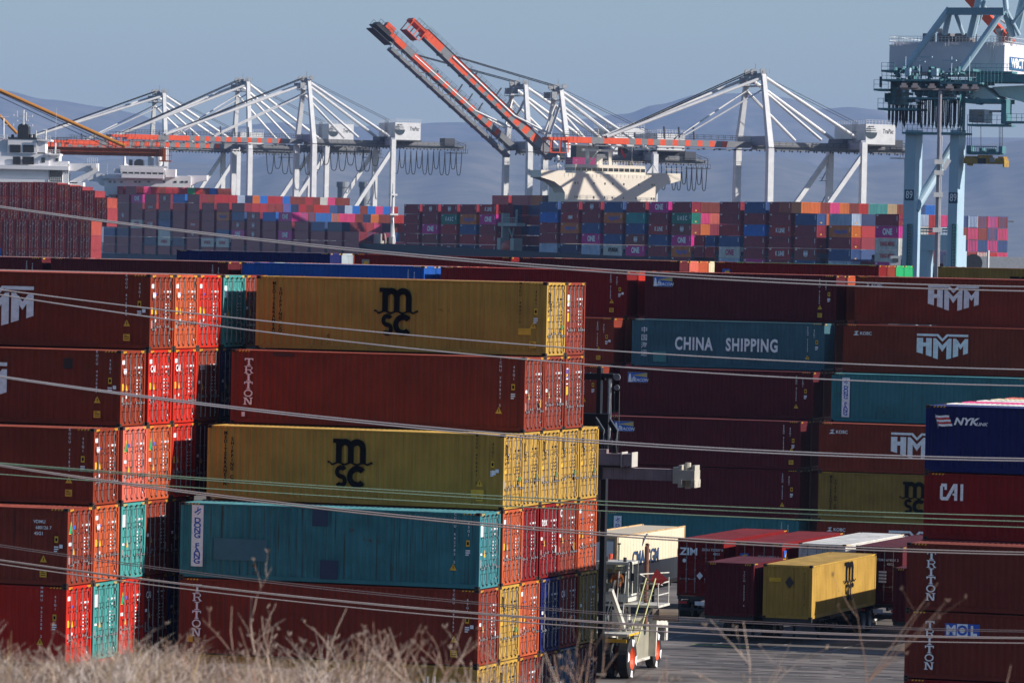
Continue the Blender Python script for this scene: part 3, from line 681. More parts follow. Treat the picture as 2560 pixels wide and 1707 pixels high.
def boxed(u0, w0, size, color, label, near='wall', L=CL, hs=1.0, style='plain', reefer=False, v=1, marks=False):
    u0 -= .85
    """container lying along w (away from camera): its local +x points to the camera"""
    x, y = UW(u0 + CW / 2, w0 + L / 2)
    # local +x towards -w : rotate so that x axis = (-sin, -cos)
    return container(0, 0, 1.25, color, label, ends='door' if near == 'door' else 'wall', size=size, Lc=L, rot=-TH - math.pi / 2, world=(x, y), number=None, marks=marks, v=v, style=style, group='containers on trailers', detail=2, hscale=hs, rods=True)
WSIDE = lambda e, me, x, z, name='logo', scale=None: link(name, me, e, (x, CW / 2 + .004, z), (math.pi / 2, 0, math.pi), scale=scale)
# local +y of such a box is the right-hand (sunlit) side; local +x end faces the camera
e = boxed(-66.9, 242.0, 'std', C['yellow'], 'yellow container on a trailer, its sunny side half in shade')
WSIDE(e, MSC, -.9, 1.42, scale=(.98, .92, 1)); WSIDE(e, text_mesh('MSCU 734561 8', .13, BLACKM, vertical=True, lead=.95), 5.3, 1.4, 'marking')
end_mark(e, poly_mesh('hazard_diamond', [([(-.22, 0), (0, -.30), (.22, 0), (0, .30)], 0)], [mat('dull_black_marking', (.05, .035, .03), rough=.6)]), .1, 1.75, 'hazard_diamond')
end_mark(e, poly_mesh('yellow_label', [(_box(-.3, .3, -.1, .1), 0)], [YELM]), -.62, 1.86, 'yellow_label'); end_mark(e, text_mesh('MSCU 734561 8', .13, BLACKM, vertical=True, lead=.95), .85, 1.45, 'marking')
chassis(-66.9, 242.0, CL, 'dark trailer under the yellow container')
e = boxed(-69.75, 241.8, 'std', C['maroon'], 'short maroon container on a trailer, left of the yellow one', L=L20); end_mark(e, text_mesh('TCLU 255537 6', .14, WHITEM, vertical=True, lead=.95), .75, 1.35, 'marking', L=L20)
chassis(-69.75, 241.8, L20, 'dark trailer under the short maroon container')
e = boxed(-60.8, 243.2, 'std', C['maroon'], 'maroon container end showing between the yellow one and the right stack', L=CL); chassis(-60.8, 243.2, CL, 'dark trailer just left of the right stack')
e = boxed(-75.05, 254.9, 'hc', C['dred'], 'dark red container with white letters on its doors, on a trailer', near='door', v=1)
end_mark(e, txtB('ZIM', .50, xscale=1.1, bold=.035), -.62, 2.25); end_mark(e, text_mesh('ZCSU 723207 8', .17, WHITEM, bold=.01), .62, 2.38, 'marking'); end_mark(e, text_mesh('45G1', .17, WHITEM, bold=.01), .85, 2.18, 'marking')
end_mark(e, poly_mesh('hazard_diamond', [([(-.17, 0), (0, -.2), (.17, 0), (0, .2)], 0)], [WHITEM]), -.02, 1.05, 'hazard_diamond')
end_mark(e, poly_mesh('round_seal', [(sum([[(.1 * math.cos(R(a)), .1 * math.sin(R(a)))] for a in range(0, 360, 30)], []), 0)], [WHITEM]), -.85, 1.8, 'round_seal')
chassis(-75.05, 254.9, CL, 'trailer under the dark red container with lettered doors', True)
e = boxed(-71.85, 254.4, 'hc', C['dred'], 'dark red container behind the short maroon one, red side in sun', near='door', v=2)
end_mark(e, poly_mesh('emblem', [(_box(-.22, .22, -.14, .14), 0), ([(-.15, -.06), (.18, .05), (.1, .1), (-.1, .04)], 1)], [BLUEM, YELM]), -.75, 2.18, 'emblem'); end_mark(e, text_mesh('ZFAU 128061 3', .17, WHITEM, bold=.01), .5, 2.16, 'marking')
WSIDE(e, poly_mesh('emblem', [(_box(-.28, .28, -.5, .5), 0), ([(-.2, -.4), (.2, .0), (.2, .4), (-.2, .0)], 1)], [BLUEM, YELM]), 5.5, 2.0, 'emblem'); e.children[2].color = (.55, .055, .035, 1)  # sunlight put into the colour: brighter red for the sunny side panel
chassis(-71.85, 254.4, CL, 'trailer under the second dark red container', True)
e = boxed(-68.8, 255.3, 'hc', C['white'], 'white container with pale roof behind the yellow one', near='door', v=3); chassis(-68.8, 255.3, CL, 'trailer under the white container', True)
e = boxed(-65.75, 255.0, 'hc', C['maroon'], 'maroon container with number on its doors, right of the white one', near='door', v=1)
end_mark(e, text_mesh('TEMU 674581 2', .17, WHITEM, bold=.01), .45, 2.22, 'marking'); end_mark(e, text_mesh('45G1', .17, WHITEM, bold=.01), .6, 2.02, 'marking')
for k in range(4): end_mark(e, poly_mesh('weight_line', [(_box(-.2, .2, -.05, .05), 0)], [WHITEM]), .2, 1.62 - .16 * k, 'weight_line')
chassis(-65.75, 255.0, CL, 'trailer under the maroon container with numbered doors', True)
# refrigerated box: smooth white sides, machinery at the near end
def reefer():
    x, y = UW(-81.6 + CW / 2, 255.0 + CL / 2); t = bpy.data.objects.new('refrigerated_container', None); COL.objects.link(t); t.location = (x, y, 1.25); t.rotation_euler = (0, 0, -TH - math.pi / 2)
    tag(t, 'cream refrigerated container with blue letters behind the lift truck', 'shipping container', 'containers on trailers')
    b = MB(); h = CL / 2; H = 2.896; CR = mat('cream_reefer_paint', (.70, .60, .44), rough=.5, var=.08, vscale=.7, streak=.22, rust=.15)
    b.box(-h + .1, h - .35, -1.19, 1.19, .2, H - .06)
    for i in range(22):
        a = -h + .35 + i * .52; b.box(a, a + .03, 1.19, 1.197, .25, H - .15)
    link('insulated_body', b.mesh('insulated_body', [CR]), t)
    f = MB()
    for s in (-1, 1):
        for e_ in (-1, 1): f.box(e_ * h, e_ * (h - .12), s * 1.219, s * 1.1, 0, H)
        f.box(-h + .12, h - .12, s * 1.216, s * 1.15, 0, .2, 0); f.box(-h + .12, h - .12, s * 1.216, s * 1.15, H - .07, H - .003, 0)
    f.box(h - .1, h, -1.1, 1.1, H - .14, H, 0); f.box(h - .1, h, -1.1, 1.1, 0, .15); link('frame', f.mesh('frame', [mat('stained_cream_paint', (.50, .33, .16), rough=.6, rust=.8)]), t)
    g = MB(); g.box(h - .34, h - .12, -1.1, 1.1, .15, H - .14); g.box(h - .12, h - .09, -1.0, 1.0, 1.5, 2.6, 1); g.box(h - .12, h - .06, -.9, .0, .3, 1.3, 1); g.box(h - .12, h - .07, .15, .95, .4, 1.2, 2)
    link('cooling_unit', g.mesh('cooling_unit', [GREYM, WHITEP, DARK]), t)
    nb = mat('navy_lettering', (.02, .05, .12), rough=.5)
    WSIDE(t, text_mesh('CMA CGM', 1.12, nb, bold=.03, xscale=.98), 1.0, 1.55, 'lettering', scale=(.92, .92, 1))
    WSIDE(t, poly_mesh('swoosh', [([(-.5, -.7), (-.3, .1), (.25, .52), (.55, .5), (.2, .28), (-.1, -.1)], 0)], [nb]), 1.2, 2.5, 'swoosh', scale=(1, .55, 1))
    WSIDE(t, poly_mesh('swoosh', [([(.5, .7), (.3, -.1), (-.25, -.52), (-.55, -.5), (-.2, -.28), (.1, .1)], 0)], [nb]), 1.0, .62, 'swoosh', scale=(1.1, .6, 1))
    WSIDE(t, poly_mesh('yellow_label', [(_box(-.2, .2, -.2, .2), 0)], [YELM]), -5.0, 1.55, 'yellow_label')
    return t
reefer(); chassis(-80.75, 255.0, CL, 'trailer under the cream refrigerated container', True)
# concrete wheel stops
ws = MB(); ws.prism([(-.12, 0), (.12, 0), (.09, .26), (-.09, .26)], -1.2, 1.2, 0, 'y'); WS = ws.mesh('wheel_stop', [CONCRETE])
for i, (px, py, lab) in enumerate([(1700, 1532, 'concrete wheel stop in shade left of the parked trailers'), (1755, 1556, 'concrete wheel stop in front of the short maroon container'), (1640, 1549, 'concrete wheel stop behind the lift truck'),
        (2132, 1564, 'concrete wheel stop under the yellow container trailer'), (2205, 1575, 'concrete wheel stop left of the right-hand stack')]):
    b = (px - 1280) / F; d = at(px, py, 100) - Vector((0, 0, CAMZ)); t = (0.0 - CAMZ) / d.z; p = Vector((0, 0, CAMZ)) + d * t
    o = link('wheel_stop', WS, None, (p.x, p.y, 0), (0, 0, math.pi / 2 - TH)); tag(o, lab, 'wheel stop', 'concrete wheel stops')

# ---------------------------------------------------------------- container lift truck (top handler)
def lift_truck():
    x, y = UW(-69.3, 219.0); t = bpy.data.objects.new('lift_truck', None); COL.objects.link(t); t.location = (x, y, 0); t.rotation_euler = (0, 0, -TH + .06)
    tag(t, 'white container lift truck with tall black mast and orange wheel rims', 'lift truck')
    WP = mat('truck_white_paint', (.60, .58, .52), rough=.5, var=.2, vscale=3, streak=.3, rust=.25); YP = mat('ladder_yellow_paint', (.55, .55, .28), rough=.5)
    MD = mat('mast_black_steel', (.012, .013, .018), rough=.35, metal=.2)
    big = wheel_mesh(.88, .5, .4, RIMO, True); rear = wheel_mesh(.80, .45, .4, RIMO, True)
    for xx in (1.85, 1.12): link('wheel', big, t, (xx, 0, .88), (R(12), 0, 0))
    for xx in (-1.85, -1.12): link('wheel', big, t, (xx, 0, .88), (R(40), 0, math.pi))
    for s in (1, -1): link('wheel', rear, t, (s * 1.55, 6.1, .80), (R(5), 0, 0 if s > 0 else math.pi))
    b = MB(); b.box(-.95, .95, -.5, 7.2, .75, 1.15); b.box(-1.9, 1.9, -.12, .12, .7, 1.05); b.box(-1.3, 1.3, 5.95, 6.25, .6, .95); link('frame', b.mesh('frame', [DARK]), t)
    b = MB(); b.box(.9, 1.62, 2.2, 5.0, .62, 2.15); b.box(-1.62, -.9, 2.2, 5.0, .62, 2.15); b.box(-.9, .9, 1.9, 7.0, 1.15, 2.25); link('engine_hood', b.mesh('engine_hood', [mat('grey_panel_paint', (.30, .28, .22), rough=.45, var=.15, streak=.25)]), t)
    b = MB(); b.prism([(5.1, 2.3), (7.3, 2.0), (7.3, 1.2), (7.0, 1.2), (6.9, 1.78), (5.3, 1.9), (5.05, .62), (4.95, .62)], 1.25, 1.95, 0, 'x'); b.prism([(5.1, 2.3), (7.3, 2.0), (7.3, 1.2), (7.0, 1.2), (6.9, 1.78), (5.3, 1.9), (5.05, .62), (4.95, .62)], -1.95, -1.25, 0, 'x')
    b.box(-1.9, 1.9, 6.9, 7.35, 1.2, 2.1); b.box(.95, 1.7, 2.1, 5.0, .5, .62); link('counterweight', b.mesh('counterweight', [WP]), t)
    b = MB(); b.box(1.4, 1.7, 7.2, 7.37, 1.7, 1.85); link('tail_light', b.mesh('tail_light', [REDM]), t)
    b = MB(); b.box(.85, 2.05, -.75, 1.2, 1.88, 1.98); b.box(-2.05, -.85, -.75, 1.2, 1.88, 1.98); b.box(-.85, .85, -.7, 1.9, 1.5, 1.98); b.box(.9, 1.3, .9, 2.0, 1.98, 2.9)
    b.beam((1.25, -.8, 3.9), (1.55, .7, 2.05), .18, .18); b.beam((-1.25, -.8, 3.9), (-1.55, .7, 2.05), .18, .18)
    for xx in (.5, 1.5): b.beam((xx, 1.0, 1.98), (xx * .9, 1.4, 3.3), .12, .12)
    b.box(1.3, 1.7, .6, 1.1, 2.3, 2.75); link('front_deck', b.mesh('front_deck', [WP]), t)
    b = MB(); b.tube([(1.65, .75, 2.35), (1.85, .75, 2.35)], .16, 12); link('lamp', b.mesh('lamp', [STEEL]), t)
    b = MB()
    for k in range(7): b.tube([(.5 + .16 * k, 1.3, 2.0), (.45 + .2 * k, .95, 2.5 + .12 * (k % 3)), (.6 + .14 * k, 1.5, 3.1)], .035, 5)
    link('hose', b.mesh('hose', [DARK]), t)
    b = MB(); b.box(2.06, 2.10, -.7, 1.1, 1.89, 1.97); b.box(-.9, 2.0, -.80, -.76, 1.6, 1.75); link('warning_stripe', b.mesh('warning_stripe', [YELM]), t)
    b = MB(); b.tube([(.3, 2.9, 5.0), (.3, 2.9, 5.25)], .09, 8); link('beacon_lamp', b.mesh('beacon_lamp', [ORANGEP]), t)
    b = MB(); b.box(1.7, 1.85, 1.0, 1.05, 4.2, 4.55); b.beam((1.55, 1.2, 4.7), (1.78, 1.02, 4.5), .03, .03); link('mirror', b.mesh('mirror', [DARK]), t)
    # cab
    cab = MB(); c0, c1, d0, d1, z0, z1 = .05, 1.55, 1.2, 3.0, 3.25, 5.0
    cab.box(c0, c1, d0, d1, z0, z0 + .32); cab.box(c0 - .03, c1 + .03, d0 - .06, d1 + .03, z1 - .12, z1)
    for xx in (c0, c1 - .09):
        for yy in (d0, d1 - .09): cab.box(xx, xx + .09, yy, yy + .09, z0 + .32, z1 - .12)
    cab.box(c1 - .09, c1 - .003, d0 + .75, d0 + .83, z0 + .32, z1 - .12); cab.box(c0 + .09, c1 - .09, d1 - .07, d1 - .005, z0 + .32, z0 + .7)
    cb = link('cab', cab.mesh('cab', [WP]), t)
    gl = bpy.data.materials.new('cab_glass'); gl.use_nodes = True; nt = gl.node_tree; nt.nodes.clear(); o = node(nt, 'ShaderNodeOutputMaterial'); mx = node(nt, 'ShaderNodeMixShader'); tr = node(nt, 'ShaderNodeBsdfTransparent'); gs = node(nt, 'ShaderNodeBsdfGlossy')
    tr.inputs[0].default_value = (.80, .86, .84, 1); gs.inputs['Roughness'].default_value = .05; mx.inputs[0].default_value = .18; nt.links.new(tr.outputs[0], mx.inputs[1]); nt.links.new(gs.outputs[0], mx.inputs[2]); nt.links.new(mx.outputs[0], o.inputs[0])
    b = MB(); b.box(c0 + .09, c1 - .09, d0 + .02, d0 + .03, z0 + .32, z1 - .12); link('windscreen', b.mesh('windscreen', [gl]), cb)
    b = MB(); b.box(c1 - .035, c1 - .025, d0 + .09, d0 + .75, z0 + .32, z1 - .12); b.box(c1 - .035, c1 - .025, d0 + .83, d1 - .09, z0 + .32, z1 - .12); link('side_window', b.mesh('side_window', [gl]), cb)
    b = MB(); b.box(c0 + .5, c0 + 1.05, d0 + 1.15, d0 + 1.3, z0 + .35, z0 + 1.2); b.box(c0 + .5, c0 + 1.05, d0 + .7, d0 + 1.25, z0 + .33, z0 + .55); link('seat', b.mesh('seat', [DARK]), cb)
    b = MB(); b.box(.1, 1.5, 3.0, 3.05, 4.75, 4.85); b.tube([(.5, 1.4, 5.0), (.5, 1.4, 5.22)], .07, 8); b.tube([(1.3, 1.5, 5.0), (1.3, 1.5, 5.2)], .08, 8); b.tube([(1.55, 1.4, 4.95), (1.62, 1.2, 4.95)], .1, 8); link('work_light', b.mesh('work_light', [DARK]), t)
    b = MB(); b.tube([(.85, 2.2, 5.0), (.85, 2.2, 5.75)], .025, 6); b.box(.78, .92, 2.15, 2.25, 5.72, 5.78); link('antenna', b.mesh('antenna', [DARK]), t)
    b = MB(); b.tube([(1.95, 2.9, 2.2), (1.95, 2.9, 5.6), (1.95, 3.0, 5.72)], .10, 10); link('exhaust_pipe', b.mesh('exhaust_pipe', [mat('rusty_exhaust', (.16, .07, .045), rough=.7, rust=.8)]), t)
    b = MB(); b.tube([(2.0, 4.0, 2.55), (3.1, 4.3, 2.55)], .26, 12); b.tube([(2.3, 4.0, 2.55), (2.38, 4.02, 2.55)], .275, 12); link('air_cleaner', b.mesh('air_cleaner', [mat('air_cleaner_paint', (.22, .17, .13), rough=.6)]), t)
    b = MB(); b.box(.4, 2.95, 1.15, 3.3, 3.05, 3.15); b.beam((1.6, 1.3, 1.98), (1.6, 1.3, 3.05), .1, .1); b.beam((.3, 3.1, 2.2), (.3, 3.1, 3.05), .1, .1); b.beam((1.6, 2.9, 2.15), (2.4, 2.9, 3.05), .08, .08); link('platform', b.mesh('platform', [WP]), t)
    b = MB()
    for p0, p1 in (((2.05, 1.2, 3.1), (2.05, 1.2, 4.1)), ((2.9, 1.2, 3.1), (2.9, 1.2, 4.1)), ((2.9, 3.2, 3.1), (2.9, 3.2, 4.3)), ((2.05, 1.2, 4.1), (2.9, 1.2, 4.1)), ((2.9, 1.2, 4.1), (2.9, 3.2, 4.1)), ((2.05, 1.2, 3.6), (2.9, 1.2, 3.6)), ((2.9, 1.2, 3.6), (2.9, 3.2, 3.6)), ((2.05, 1.2, 4.5), (2.9, 2.0, 4.0)), ((2.05, 1.2, 4.5), (2.9, 3.2, 4.5)), ((1.35, .95, 2.0), (1.45, 1.1, 4.6)), ((1.05, .9, 2.0), (1.15, 1.05, 4.6)), ((.55, .9, 1.98), (.95, 1.1, 4.2))): b.tube([p0, p1], .028, 5)
    link('handrail', b.mesh('handrail', [WP]), t)
    b = MB()
    for s in (0, .42): b.beam((1.78 + s, .35, 1.5), (2.35 + s, 1.2, 4.35), .05, .05)
    for k in range(9):
        f = k / 8; b.beam((1.78 + .57 * f, .35 + .85 * f, 1.5 + 2.6 * f), (2.2 + .57 * f, .35 + .85 * f, 1.5 + 2.6 * f), .035, .035)
    link('ladder', b.mesh('ladder', [YP]), t)
    b = MB(); b.poly([(2.5, 1.3, 4.25), (3.3, 1.35, 4.3), (2.75, 1.4, 4.75)]); b.poly([(2.5, 1.3, 4.25), (2.75, 1.4, 4.75), (2.45, 1.8, 4.3)]); b.poly([(3.3, 1.35, 4.3), (2.9, 1.9, 4.1), (2.75, 1.4, 4.75)]); b.poly([(2.5, 1.3, 4.25), (2.8, 1.5, 3.95), (3.3, 1.35, 4.3)]); link('red_flag', b.mesh('red_flag', [mat('red_flag_cloth', (.50, .05, .05), rough=.8)]), t)
    # mast in front (towards the camera)
    ms = MB(); X0 = 0
    for s in (-1, 1):
        ms.box(s * .95 - .11, s * .95 + .11, -1.35, -.95, .35, 10.4); ms.box(s * .68 - .09, s * .68 + .09, -1.5, -1.1, 6.0, 13.6)
    for z in (1.0, 4.2, 7.5, 10.4, 13.2): ms.box(X0 - .9, X0 + .9, -1.32, -1.05, z - .14, z + .14)
    ms.box(-1.0, .2, -1.2, -.5, .5, 1.0)
    link('mast', ms.mesh('mast', [MD]), t)
    cy = MB(); cy.tube([(1.14, -1.3, 10.4), (1.14, -1.3, 13.2)], .085, 8, 0); cy.tube([(X0 - .4, -1.45, 8), (X0 - .4, -1.45, 12.9)], .075, 8, 0); cy.box(1.0, 1.3, -1.4, -1.1, 10.2, 10.45, 1); cy.box(.6, 1.3, -1.45, -1.0, 13.15, 13.35, 1)
    link('lift_cylinder', cy.mesh('lift_cylinder', [STEEL, MD]), t)
    b = MB(); b.disc_ring((X0 + 1.45, -1.3, 13.2), (0, 1, 0), [(-.04, .0001, 0), (-.05, .15, 0), (.05, .15, 0), (.04, .0001, 0)], 14); b.disc_ring((X0 + 1.45, -1.3, 12.75), (0, 1, 0), [(-.04, .0001, 0), (-.05, .12, 0), (.05, .12, 0), (.04, .0001, 0)], 14)
    b.box(X0 + .9, X0 + 1.25, -1.34, -1.26, 13.15, 13.25)
    for dx in (-.1, .12): b.tube([(X0 + 1.45 + dx, -1.3, 12.6), (X0 + 1.47 + dx, -1.35, 11.2)], .018, 4, 1)
    link('hose_sheave', b.mesh('hose_sheave', [STEEL, DARK]), t)
    X0 = .45
    ca = MB(); ca.box(X0 - 1.0, X0 + .75, -1.75, -1.5, 9.9, 11.6)
    for s in (.55, 1.15): ca.beam((X0 + s - .3, -1.8, 11.3), (X0 + s + .1, -2.2, 10.8), .06, .3); ca.beam((X0 + s + .1, -2.2, 10.85), (X0 + s + .05, -2.2, 9.9), .06, .25)
    link('carriage', ca.mesh('carriage', [MD]), t)
    cz = MB()
    for s in (.62, 1.22): cz.tube([(X0 + s - .35, -2.0, 11.45), (X0 + s + .1, -2.3, 10.92), (X0 + s + .08, -2.3, 10.45)], .03, 5)
    link('carriage_edge', cz.mesh('carriage_edge', [STEEL]), t)
    for k in range(6):
        h = MB(); h.tube([(X0 + .1 + .22 * k, -2.0, 10.9), (X0 + .1 + .23 * k, -2.3, 10.5 - .1 * (k % 2)), (X0 + .3 + .2 * k, -2.2, 9.8)], .045, 5); link('hose', h.mesh('hose', [DARK]), t)
    SPP = mat('spreader_paint', (.27, .20, .21), rough=.55, var=.3, vscale=1.5, streak=.6, rust=.3)
    s1 = MB(); s1.box(-3.0, 1.9, -2.6, -1.8, 9.45, 9.85); s1.box(-2.0, 1.4, -2.7, -2.3, 9.85, 10.1); s1.box(1.0, 2.05, -2.75, -1.7, 9.42, 9.92); s1.box(2.12, 2.5, -2.75, -1.7, 9.42, 9.92)
    link('spreader_frame', s1.mesh('spreader_frame', [SPP]), t)
    s2 = MB(); s2.box(-6.2, 4.6, -2.55, -1.95, 8.82, 9.32, 0); link('spreader_beam', s2.mesh('spreader_beam', [SPP]), t)
    s3 = MB(); s3.box(-6.0, 2.0, -2.6, -1.9, 9.32, 9.40); s3.box(.9, 1.2, -2.6, -1.9, 8.78, 9.3); link('beam_slide', s3.mesh('beam_slide', [DARK]), t)
    for s in (-1, 1):
        X = 4.62 if s > 0 else -6.8; hd = MB(); hd.box(X - .25, X + .02, -2.7, -1.8, 8.72, 9.42); hd.box(X + .02, X + .72, -2.75, -1.7, 8.86, 9.30)
        for xx in (X + .0, X + .58): hd.box(xx, xx + .16, -2.8, -1.65, 8.56, 8.9); hd.box(xx, xx + .14, -2.7, -1.8, 9.3, 9.52)
        hd.tube([(X + .3, -2.2, 9.3), (X + .3, -2.2, 9.62)], .13, 8); hd.box(X + .22, X + .38, -2.4, -2.0, 8.5, 8.86)
        link('spreader_head', hd.mesh('spreader_head', [mat('bare_white_steel', (.46, .42, .35), rough=.5, rust=.9)] if s > 0 else [SPP]), t)
    for xx in (2.05, 2.5):
        b = MB(); b.box(xx, xx + .05, -2.76, -1.69, 9.36, 10.0); link('edge_plate', b.mesh('edge_plate', [mat('worn_white_edge', (.45, .42, .38), rough=.6, rust=.6)]), t)
    return t
TRUCK = lift_truck()
# driver: seated figure grown with a skin modifier
def driver():
    x, y = UW(-69.3, 219.0); Mt = Matrix.Translation((x, y, 0)) @ Matrix.Rotation(-TH + .06, 4, 'Z')
    V = [(0, .1, 0), (0, .14, .28), (0, .12, .52), (0, .11, .60), (0, .08, .74), (0, .07, .86),
         (.2, .12, .50), (.28, -.02, .24), (.18, -.30, .22), (-.2, .12, .50), (-.28, -.02, .24), (-.18, -.30, .22),
         (.1, .05, -.02), (.14, -.38, .02), (.14, -.46, -.38), (-.1, .05, -.02), (-.14, -.38, .02), (-.14, -.46, -.38), (.14, -.6, -.42), (-.14, -.6, -.42), (.17, -.38, .23), (-.17, -.38, .23)]
    E = [(0, 1), (1, 2), (2, 3), (3, 4), (4, 5), (2, 6), (6, 7), (7, 8), (2, 9), (9, 10), (10, 11), (0, 12), (12, 13), (13, 14), (0, 15), (15, 16), (16, 17), (14, 18), (17, 19), (8, 20), (11, 21)]
    rad = [.16, .17, .15, .065, .11, .085, .085, .055, .038, .085, .055, .038, .10, .075, .05, .10, .075, .05, .045, .045, .045, .045]
    me = bpy.data.meshes.new('person'); me.from_pydata(V, E, []); o = bpy.data.objects.new('person', me); COL.objects.link(o)
    sk = o.modifiers.new('skin', 'SKIN'); 
    for i, r in enumerate(rad): me.skin_vertices[0].data[i].radius = (r, r)
    me.skin_vertices[0].data[0].use_root = True
    o.modifiers.new('sub', 'SUBSURF').levels = 1
    dg = bpy.context.evaluated_depsgraph_get(); dg.update(); m2 = bpy.data.meshes.new_from_object(o.evaluated_get(dg)); o.modifiers.clear(); o.data = m2
    jacket = mat('orange_work_jacket', (.75, .16, .03), rough=.8); trousers = mat('dark_trousers', (.02, .025, .035), rough=.9); skin = mat('skin_tone', (.32, .17, .11), rough=.6)
    for mm in (jacket, trousers, skin): m2.materials.append(mm)
    for f in m2.polygons:
        c = f.center; f.use_smooth = True
        f.material_index = 2 if (c.z > .60 or (c.y < -.33 and .1 < c.z < .4)) else (1 if c.z < .06 else 0)
    hp = MB(); hp.disc_ring((0, .08, .80), (0, 0, 1), [(0, .125, 0), (.06, .12, 0), (.12, .08, 0), (.14, .0001, 0)], 12); 
    o.matrix_world = Mt @ Matrix.Translation((.80, 2.1, 3.82)); tag(o, 'person in orange work jacket seated in the lift truck cab', 'person')
    link('hard_hat', hp.mesh('hard_hat', [WHITEM]), o); return o
driver()
# ---------------------------------------------------------------- ground, slope, water, distance
def asphalt():
    mt = bpy.data.materials.new('yard_asphalt'); mt.use_nodes = True; nt = mt.node_tree; L = nt.links; b = nt.nodes["Principled BSDF"]; b.inputs['Roughness'].default_value = .8
    tc = node(nt, 'ShaderNodeTexCoord'); n1 = node(nt, 'ShaderNodeTexNoise'); n1.inputs['Scale'].default_value = .25; n1.inputs['Detail'].default_value = 9; L.new(tc.outputs['Object'], n1.inputs['Vector'])
    mp = node(nt, 'ShaderNodeMapping'); mp.inputs['Rotation'].default_value = (0, 0, TH); mp.inputs['Scale'].default_value = (.12, 1.6, 1); L.new(tc.outputs['Object'], mp.inputs[0])
    n2 = node(nt, 'ShaderNodeTexNoise'); n2.inputs['Scale'].default_value = 1.4; n2.inputs['Detail'].default_value = 8; n2.inputs['Roughness'].default_value = .65; L.new(mp.outputs[0], n2.inputs['Vector'])
    a = node(nt, 'ShaderNodeMath', operation='ADD'); L.new(n1.outputs[0], a.inputs[0]); L.new(n2.outputs[0], a.inputs[1])
    cr_ = node(nt, 'ShaderNodeValToRGB'); cr_.color_ramp.elements[0].position = .42; cr_.color_ramp.elements[0].color = (.055, .048, .046, 1); cr_.color_ramp.elements[1].position = .58; cr_.color_ramp.elements[1].color = (.22, .19, .175, 1)
    h = node(nt, 'ShaderNodeMath', operation='MULTIPLY'); h.inputs[1].default_value = .5; L.new(a.outputs[0], h.inputs[0]); L.new(h.outputs[0], cr_.inputs[0])
    L.new(cr_.outputs[0], b.inputs['Base Color'])
    bp = node(nt, 'ShaderNodeBump'); bp.inputs['Strength'].default_value = .3; bp.inputs['Distance'].default_value = .03; L.new(n2.outputs[0], bp.inputs['Height']); L.new(bp.outputs[0], b.inputs['Normal'])
    return mt
ASPH = asphalt()
def sheet(name, pts, z, mt, label=None):
    b = MB(); b.poly([(x, y, z) for x, y in pts]); return structure(name, b.mesh(name, [mt]), label=label)
sheet('yard_pavement', [(-700, -300), (500, -300), (500, 800), (-700, 800)], 0.0, ASPH, 'worn grey asphalt of the container yard')
WAT = mat('harbour_water', (.02, .035, .045), rough=.12, var=.2, vscale=.05, bump=.4)
b = MB(); n = 48; b.poly([(30000 * math.cos(2 * math.pi * i / n), 30000 * math.sin(2 * math.pi * i / n), -3) for i in range(n)]); structure('water', b.mesh('water', [WAT]))
b = MB(); b.box(-700, 500, 799.9, 800.4, -3.5, .3); structure('quay_edge', b.mesh('quay_edge', [CONCRETE]))
# painted lines and a yellow-green patch on the asphalt
LINE = mat('worn_white_line_paint', (.42, .41, .40), rough=.8, var=.5, vscale=3)
def stripe(name, u0, w0, u1, w1, wd, mt=LINE, z=.004, broken=1):
    b = MB(); L = math.hypot(u1 - u0, w1 - w0); du, dw = (u1 - u0) / L, (w1 - w0) / L; nx, nw = -dw * wd / 2, du * wd / 2; rr = random.Random(int(u0 * 7 + w0)); s = 0
    while s < L:
        e_ = min(L, s + (rr.uniform(.6, 2.6) if broken else L)); q = []
        for a, sg in ((s, -1), (e_, -1), (e_, 1), (s, 1)):
            x, y = UW(u0 + du * a + sg * nx, w0 + dw * a + sg * nw); q.append((x, y, z))
        b.poly(q); s = e_ + (rr.uniform(.1, .9) if broken else 0)
    structure(name, b.mesh(name, [mt]))
stripe('painted_line', -74, 229.5, -48, 229.5, .12); stripe('painted_line', -66, 224.5, -48, 226.8, .10); stripe('painted_line', -72, 239.0, -50, 239.3, .10)
DKL = mat('dark_joint_sealant', (.02, .02, .022), rough=.7, var=.4, vscale=2); TYR = mat('tyre_mark', (.045, .040, .038), rough=.8, var=.4, vscale=4)
for k in range(5): stripe('pavement_joint', -76, 226.0 + k * 3.4, -47, 226.2 + k * 3.4, .07, DKL, .003)
for k in range(9): stripe('tyre_mark', -74 + k * .9, 224 + k * 1.7, -50, 225.2 + k * 1.9 + .5 * math.sin(k * 3), .30, TYR, .002 + .0001 * k)
for k in range(7): stripe('bay_line', -81.6 + 3.0 * k, 239.5, -81.6 + 3.0 * k, 252, .10)
stripe('painted_patch', -70.5, 239.6, -67.6, 239.5, .5, mat('worn_green_yellow_paint', (.32, .36, .05), rough=.8, var=.5), broken=0)
